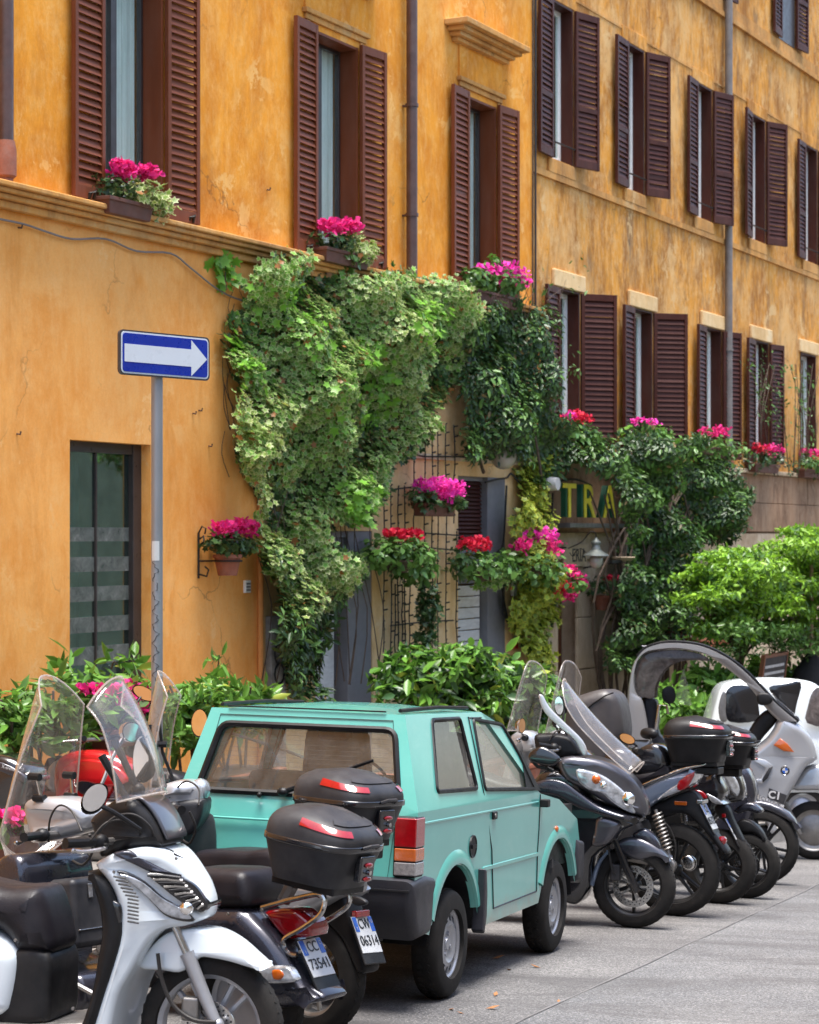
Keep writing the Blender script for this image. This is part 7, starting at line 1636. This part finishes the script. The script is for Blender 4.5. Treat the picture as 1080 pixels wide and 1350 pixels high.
# roof arch
out_ = catmull(v12.S(z7([(20, 520), (28, 440), (32, 370), (40, 280), (60, 190), (100, 130), (150, 104), (220, 92), (320, 98), (400, 120), (480, 162), (550, 215), (620, 285), (690, 360), (750, 410), (788, 440)]), 0), 4, False)
inn_ = catmull(v12.S(z7([(130, 520), (120, 440), (100, 350), (75, 320), (62, 260), (75, 180), (110, 140), (160, 128), (230, 120), (310, 128), (390, 150), (450, 190), (520, 245), (580, 300), (640, 380), (700, 440)]), 0), 4, False)
def arch(nm, o_, i_, y, hw, mt):
    b = MB(); n = len(o_); rows = []
    for yy, ins in ((y-hw, .15), (y-hw*.6, 0), (y+hw*.6, 0), (y+hw, .15)):
        rows.append([(ox+(ix-ox)*ins, yy, oz+(iz-oz)*ins) for (ox, oz), (ix, iz) in zip(o_, i_)])
    for yy, ins in ((y+hw, .85), (y+hw*.6, 1), (y-hw*.6, 1), (y-hw, .85)):
        rows.append([(ox+(ix-ox)*ins, yy, oz+(iz-oz)*ins) for (ox, oz), (ix, iz) in zip(o_, i_)])
    rows.append(rows[0]); b.grid(rows); return b.build(nm, MT[mt], A, smooth=60)
for s in (-1, 1): arch('roof_beam', out_, inn_, s*.25, .045, 'champagne' if s < 0 else 'silver_paint')
mid = [((ox*.75+ix*.25), (oz*.75+iz*.25)) for (ox, oz), (ix, iz) in zip(out_, inn_)]
b = MB(); b.grid([[(x, y, z+.012*(1-(y/.21)**2)) for x, z in out_[14:]] for y in (-.21, -.1, 0, .1, .21)]); b.build('roof_panel', MT['graphite'], A, solid=.012)
b = MB(); o3 = [(x, z) for x, z in out_[18:]]; b.tube([(x, -.28, z+.004) for x, z in o3], .014, 6); b.build('roof_seal', MT['black_plastic'], A)
part(v12, 'roof_spoiler', z7([(92, 108), (110, 106), (160, 104), (190, 112), (170, 122), (130, 132)]), .24, 'graphite', 0, .01)
sm_o = v12.S(z7([(75, 325), (64, 260), (78, 180), (115, 140), (180, 128), (260, 126), (350, 142), (390, 172), (340, 170), (270, 172), (215, 195), (175, 240), (155, 290), (150, 338), (110, 335)]), 0)
for s in (-1, 1): b = MB(); b.puff(sm_o, .006, .003, 2, 2, yc=s*.235); b.build('smoked_side_panel', MT['smoked'], A)
b = MB(); qs = v12.S(z7([(640, 300), (700, 365), (770, 425), (800, 460)]), 0); b.grid([[(x, y, z+.03) for x, z in qs] for y in (-.2, 0, .2)]); b.build('windscreen', MT['acrylic'], A, solid=.004)
b = MB(); b.tube([v12.hit(*z7([(700, 365)])[0], 1, -.16), v12.hit(*z7([(785, 445)])[0], 1, -.12)], .012, 6); b.ell(v12.hit(*z7([(775, 432)])[0], 1, -.12), (.03, .03, .03), 8, 6); b.build('wiper', MT['black_plastic'], A)
part(v12, 'mirror_shell', z7([(602, 325), (625, 315), (655, 320), (672, 345), (660, 365), (625, 372), (605, 360)]), .04, 'black_plastic', -.36, .02)
part(v12, 'dashboard', z7([(560, 500), (600, 430), (650, 390), (685, 410), (690, 440), (640, 500), (590, 560), (565, 570)]), .2, 'black_plastic', 0, .04)
part(v12, 'seat', z7([(120, 600), (100, 500), (90, 340), (140, 335), (165, 400), (170, 500), (300, 600), (450, 620), (480, 700), (300, 760), (120, 700)]), .17, 'seat_vinyl', 0, .05)
part(v12, 'tail_body', z7([(20, 520), (60, 500), (130, 520), (200, 620), (300, 700), (300, 850), (100, 800), (10, 650)]), .24, 'champagne', 0, .06)
b = MB(); b.tube(v12.S3(z7([(150, 480), (165, 370), (200, 370), (205, 410)]), -.2), .014, 8); b.build('belt_hoop', MT['chrome'], A)
part(v12, 'backrest_pad', z7([(100, 340), (150, 345), (160, 380), (165, 450), (130, 460), (110, 400)]), .16, 'black_plastic', -.05, .03)
q = v12.hit(*z7([(215, 325)])[0], 1, -.1); mirror(A, q, (.05, 0, .01), (-.01, 0, .08), (1, .4, 0), [(q.x, -.1, q.z-.1)], shell='black_plastic')
b = MB(); pl_ = v12.S(z7([(228, 320), (262, 205), (290, 320), (300, 375), (235, 372)]), 0); b.puff(pl_, .004, .002, 1, 1, yc=.6); b.build('far_screen', MT['acrylic'], A)

# =============================================================== white microcar behind
v13 = Veh('parked_car', 1085, 1098, 92, (0, 0), label='small rounded white car behind the roofed scooter at the right edge', cat='car')
A = v13.root
zz_ = lambda pts: Z(820, 820, 3.377, pts)
HWc = .6
o_ = v13.S(zz_([(380, 560), (400, 460), (430, 350), (450, 300), (480, 272), (560, 255), (680, 248), (800, 255), (880, 275), (940, 330), (1100, 430), (1300, 480), (1350, 620), (1330, 760), (400, 760)]), -HWc)
b = MB(); b.puff(o_, lambda x, z: HWc if z < .95 else HWc-.28*(z-.95), .12, 5, 3); b.build('body', mat('white_car_paint', (.52, .56, .58), .25, var=.02, coat=.6), A)
def sidepan(nm, pts, y, mt, r=.01):
    b = MB(); L_ = v13.S(zz_(pts), y); b.puff(L_, .01, .005, 2, 3, yc=y); return b.build(nm, MT[mt], A)
sidepan('side_window', [(470, 300), (520, 280), (590, 300), (610, 380), (600, 440), (480, 445), (455, 380)], -HWc-.0, 'gloss_black')
sidepan('windscreen', [(655, 292), (720, 278), (798, 268), (780, 360), (765, 420), (740, 410), (690, 350)], -HWc-.004, 'gloss_black')
sidepan('side_window', [(825, 450), (830, 370), (850, 310), (885, 290), (940, 310), (960, 460)], -HWc-.004, 'smoked')
sidepan('pillar_trim', [(440, 440), (430, 380), (450, 310), (465, 330), (462, 400), (468, 440)], -HWc-.004, 'dull_metal')
for x in (0, 1.6): wheel(A, (x-.3, -.5, .27), .27, .15, 'dish', 'wheel_silver'); wheel(A, (x-.3, .5, .27), .27, .15, 'dish', 'wheel_silver')

# =============================================================== one-way sign
SP = G(209, 1200); yp = 12.0; base = Vector(((207-540)/F*yp, yp, 0)); base.z = gz(base.x, base.y)+.1
zt = CH+(705-452)/F*yp
SR = empty('street_sign', Matrix.Translation(base), label='blue one-way sign with a white right arrow on a grey steel pole', cat='road sign')
b = MB(); b.tube([(0, 0, -.1), (0, 0, zt-base.z)], .033, 20); pole = b.build('pole', mat('galvanised_pole', (.25, .262, .285), .42, metal=.5, var=.15, vs=4, dust=.25, streak=(1, 1, .3)), SR)
bz = (CH+(705-469)/F*yp)-base.z
Ms = Matrix.Translation((0, 0, bz)) @ Matrix.Rotation(R(90-40.6), 4, 'Z') @ Matrix.Translation((.02, -.045, 0))
def rrect(w, h, r, n=6):
    o = []
    for cx, cz, a0 in ((w/2-r, h/2-r, 0), (-w/2+r, h/2-r, 90), (-w/2+r, -h/2+r, 180), (w/2-r, -h/2+r, 270)):
        for k in range(n+1): a = R(a0+90*k/n); o.append((cx+r*math.cos(a), cz+r*math.sin(a)))
    return o
b = MB(); b.slab(rrect(.69, .25, .03), 'y', -.004, .012); pn = b.build('sign_panel', MT['gunmetal'], SR, smooth=0); pn.matrix_local = Ms
b = MB(); b.slab(rrect(.666, .232, .026), 'y', -.006, -.003); b.build('white_border', mat('sign_white', (.56, .58, .62), .3, var=.03), pn, smooth=0)
b = MB(); b.slab(rrect(.648, .214, .02), 'y', -.0085, -.005); b.build('blue_field', mat('sign_blue', (.004, .022, .26), .3, var=.08), pn, smooth=0)
b = MB(); b.slab([(-.312, .047), (.195, .047), (.195, .100), (.318, -.003), (.195, -.105), (.195, -.052), (-.312, -.052)][::-1], 'y', -.0105, -.007); b.build('white_arrow', bpy.data.materials['sign_white'], pn, smooth=0)
b = MB(); b.bx(-.06, .03, .008, .03, -.09, -.06); b.bx(-.06, .03, .008, .03, .06, .09); b.build('bracket', MT['dull_metal'], pn, smooth=0)
q = (CH+(705-725)/F*yp)-base.z
b = MB(); b.lathe([(.0338, q-.06), (.0338, q+.05)], 'z', 12, arc=(R(-140), R(-60))); st = b.build('round_sticker', MT['cream_text'], pole)
b = MB(); L = []
for i in range(90):
    z = .95+i*.013; a = R(-100+28*math.sin(i*.9)+16*math.sin(i*2.3)); L.append((.0342*math.cos(a), .0342*math.sin(a), z))
b.tube(L, .0018, 4); b.build('graffiti_scrawl', MT['print_black'], pole)

# control cables, bolts and small stickers on the near scooters
def cab(v, pts, y0, y1, r=.0045, mt='cable'):
    P = [v.hit(px, py, 1, y0+(y1-y0)*i/(len(pts)-1)) for i, (px, py) in enumerate(pts)]
    b = MB(); b.tube(catmull(P, 5, False), r, 6); b.build('control_cable', MT[mt], v.root)
cab(v1, [(120, 1108), (140, 1085), (168, 1082), (185, 1098), (180, 1118)], -.26, -.12)
cab(v1, [(128, 1100), (150, 1078), (176, 1074), (198, 1090), (205, 1112)], -.24, -.13)
cab(v2, [(108, 1096), (95, 1070), (78, 1062), (66, 1080), (64, 1110)], .3, .1)
cab(v2, [(118, 1100), (122, 1122), (110, 1140), (96, 1135)], .25, .1, .006)
cab(v3, [(250, 1070), (258, 1092), (250, 1112), (238, 1105)], .2, .1, .006)
cab(v3, [(262, 1062), (262, 1040), (246, 1030), (232, 1040)], .25, .1)
cab(v6, Z(650, 830, 3.216, [(330, 480), (345, 440), (320, 410), (285, 430), (270, 470)]), -.1, 0)
cab(v6, Z(650, 830, 3.216, [(240, 470), (270, 430), (310, 440), (330, 500)]), -.15, -.05)
cab(v8, Z(820, 820, 3.377, [(60, 560), (90, 600), (95, 640), (70, 650)]), .1, .1, .006)
cab(v8, Z(820, 820, 3.377, [(180, 880), (220, 930), (240, 1000), (235, 1060)]), .1, .1, .006)
for v, pts, y in ((v1, [(150, 1150), (160, 1172), (232, 1132), (96, 1330), (20, 1240)], -.20), (v2, [(300, 1205), (395, 1255), (345, 1200)], .175), (v6, Z(650, 830, 3.216, [(460, 800), (550, 835), (430, 880), (360, 720)]), -.21)):
    for p_ in pts:
        q = v.hit(*p_, 1, y); b = MB(); b.lathe([(0, -.002), (.006, -.002), (.007, .004)] if y < 0 else [(0, .002), (.006, .002), (.007, -.004)], 'y', 8, q); b.build('screw', MT['dull_metal'], v.root)
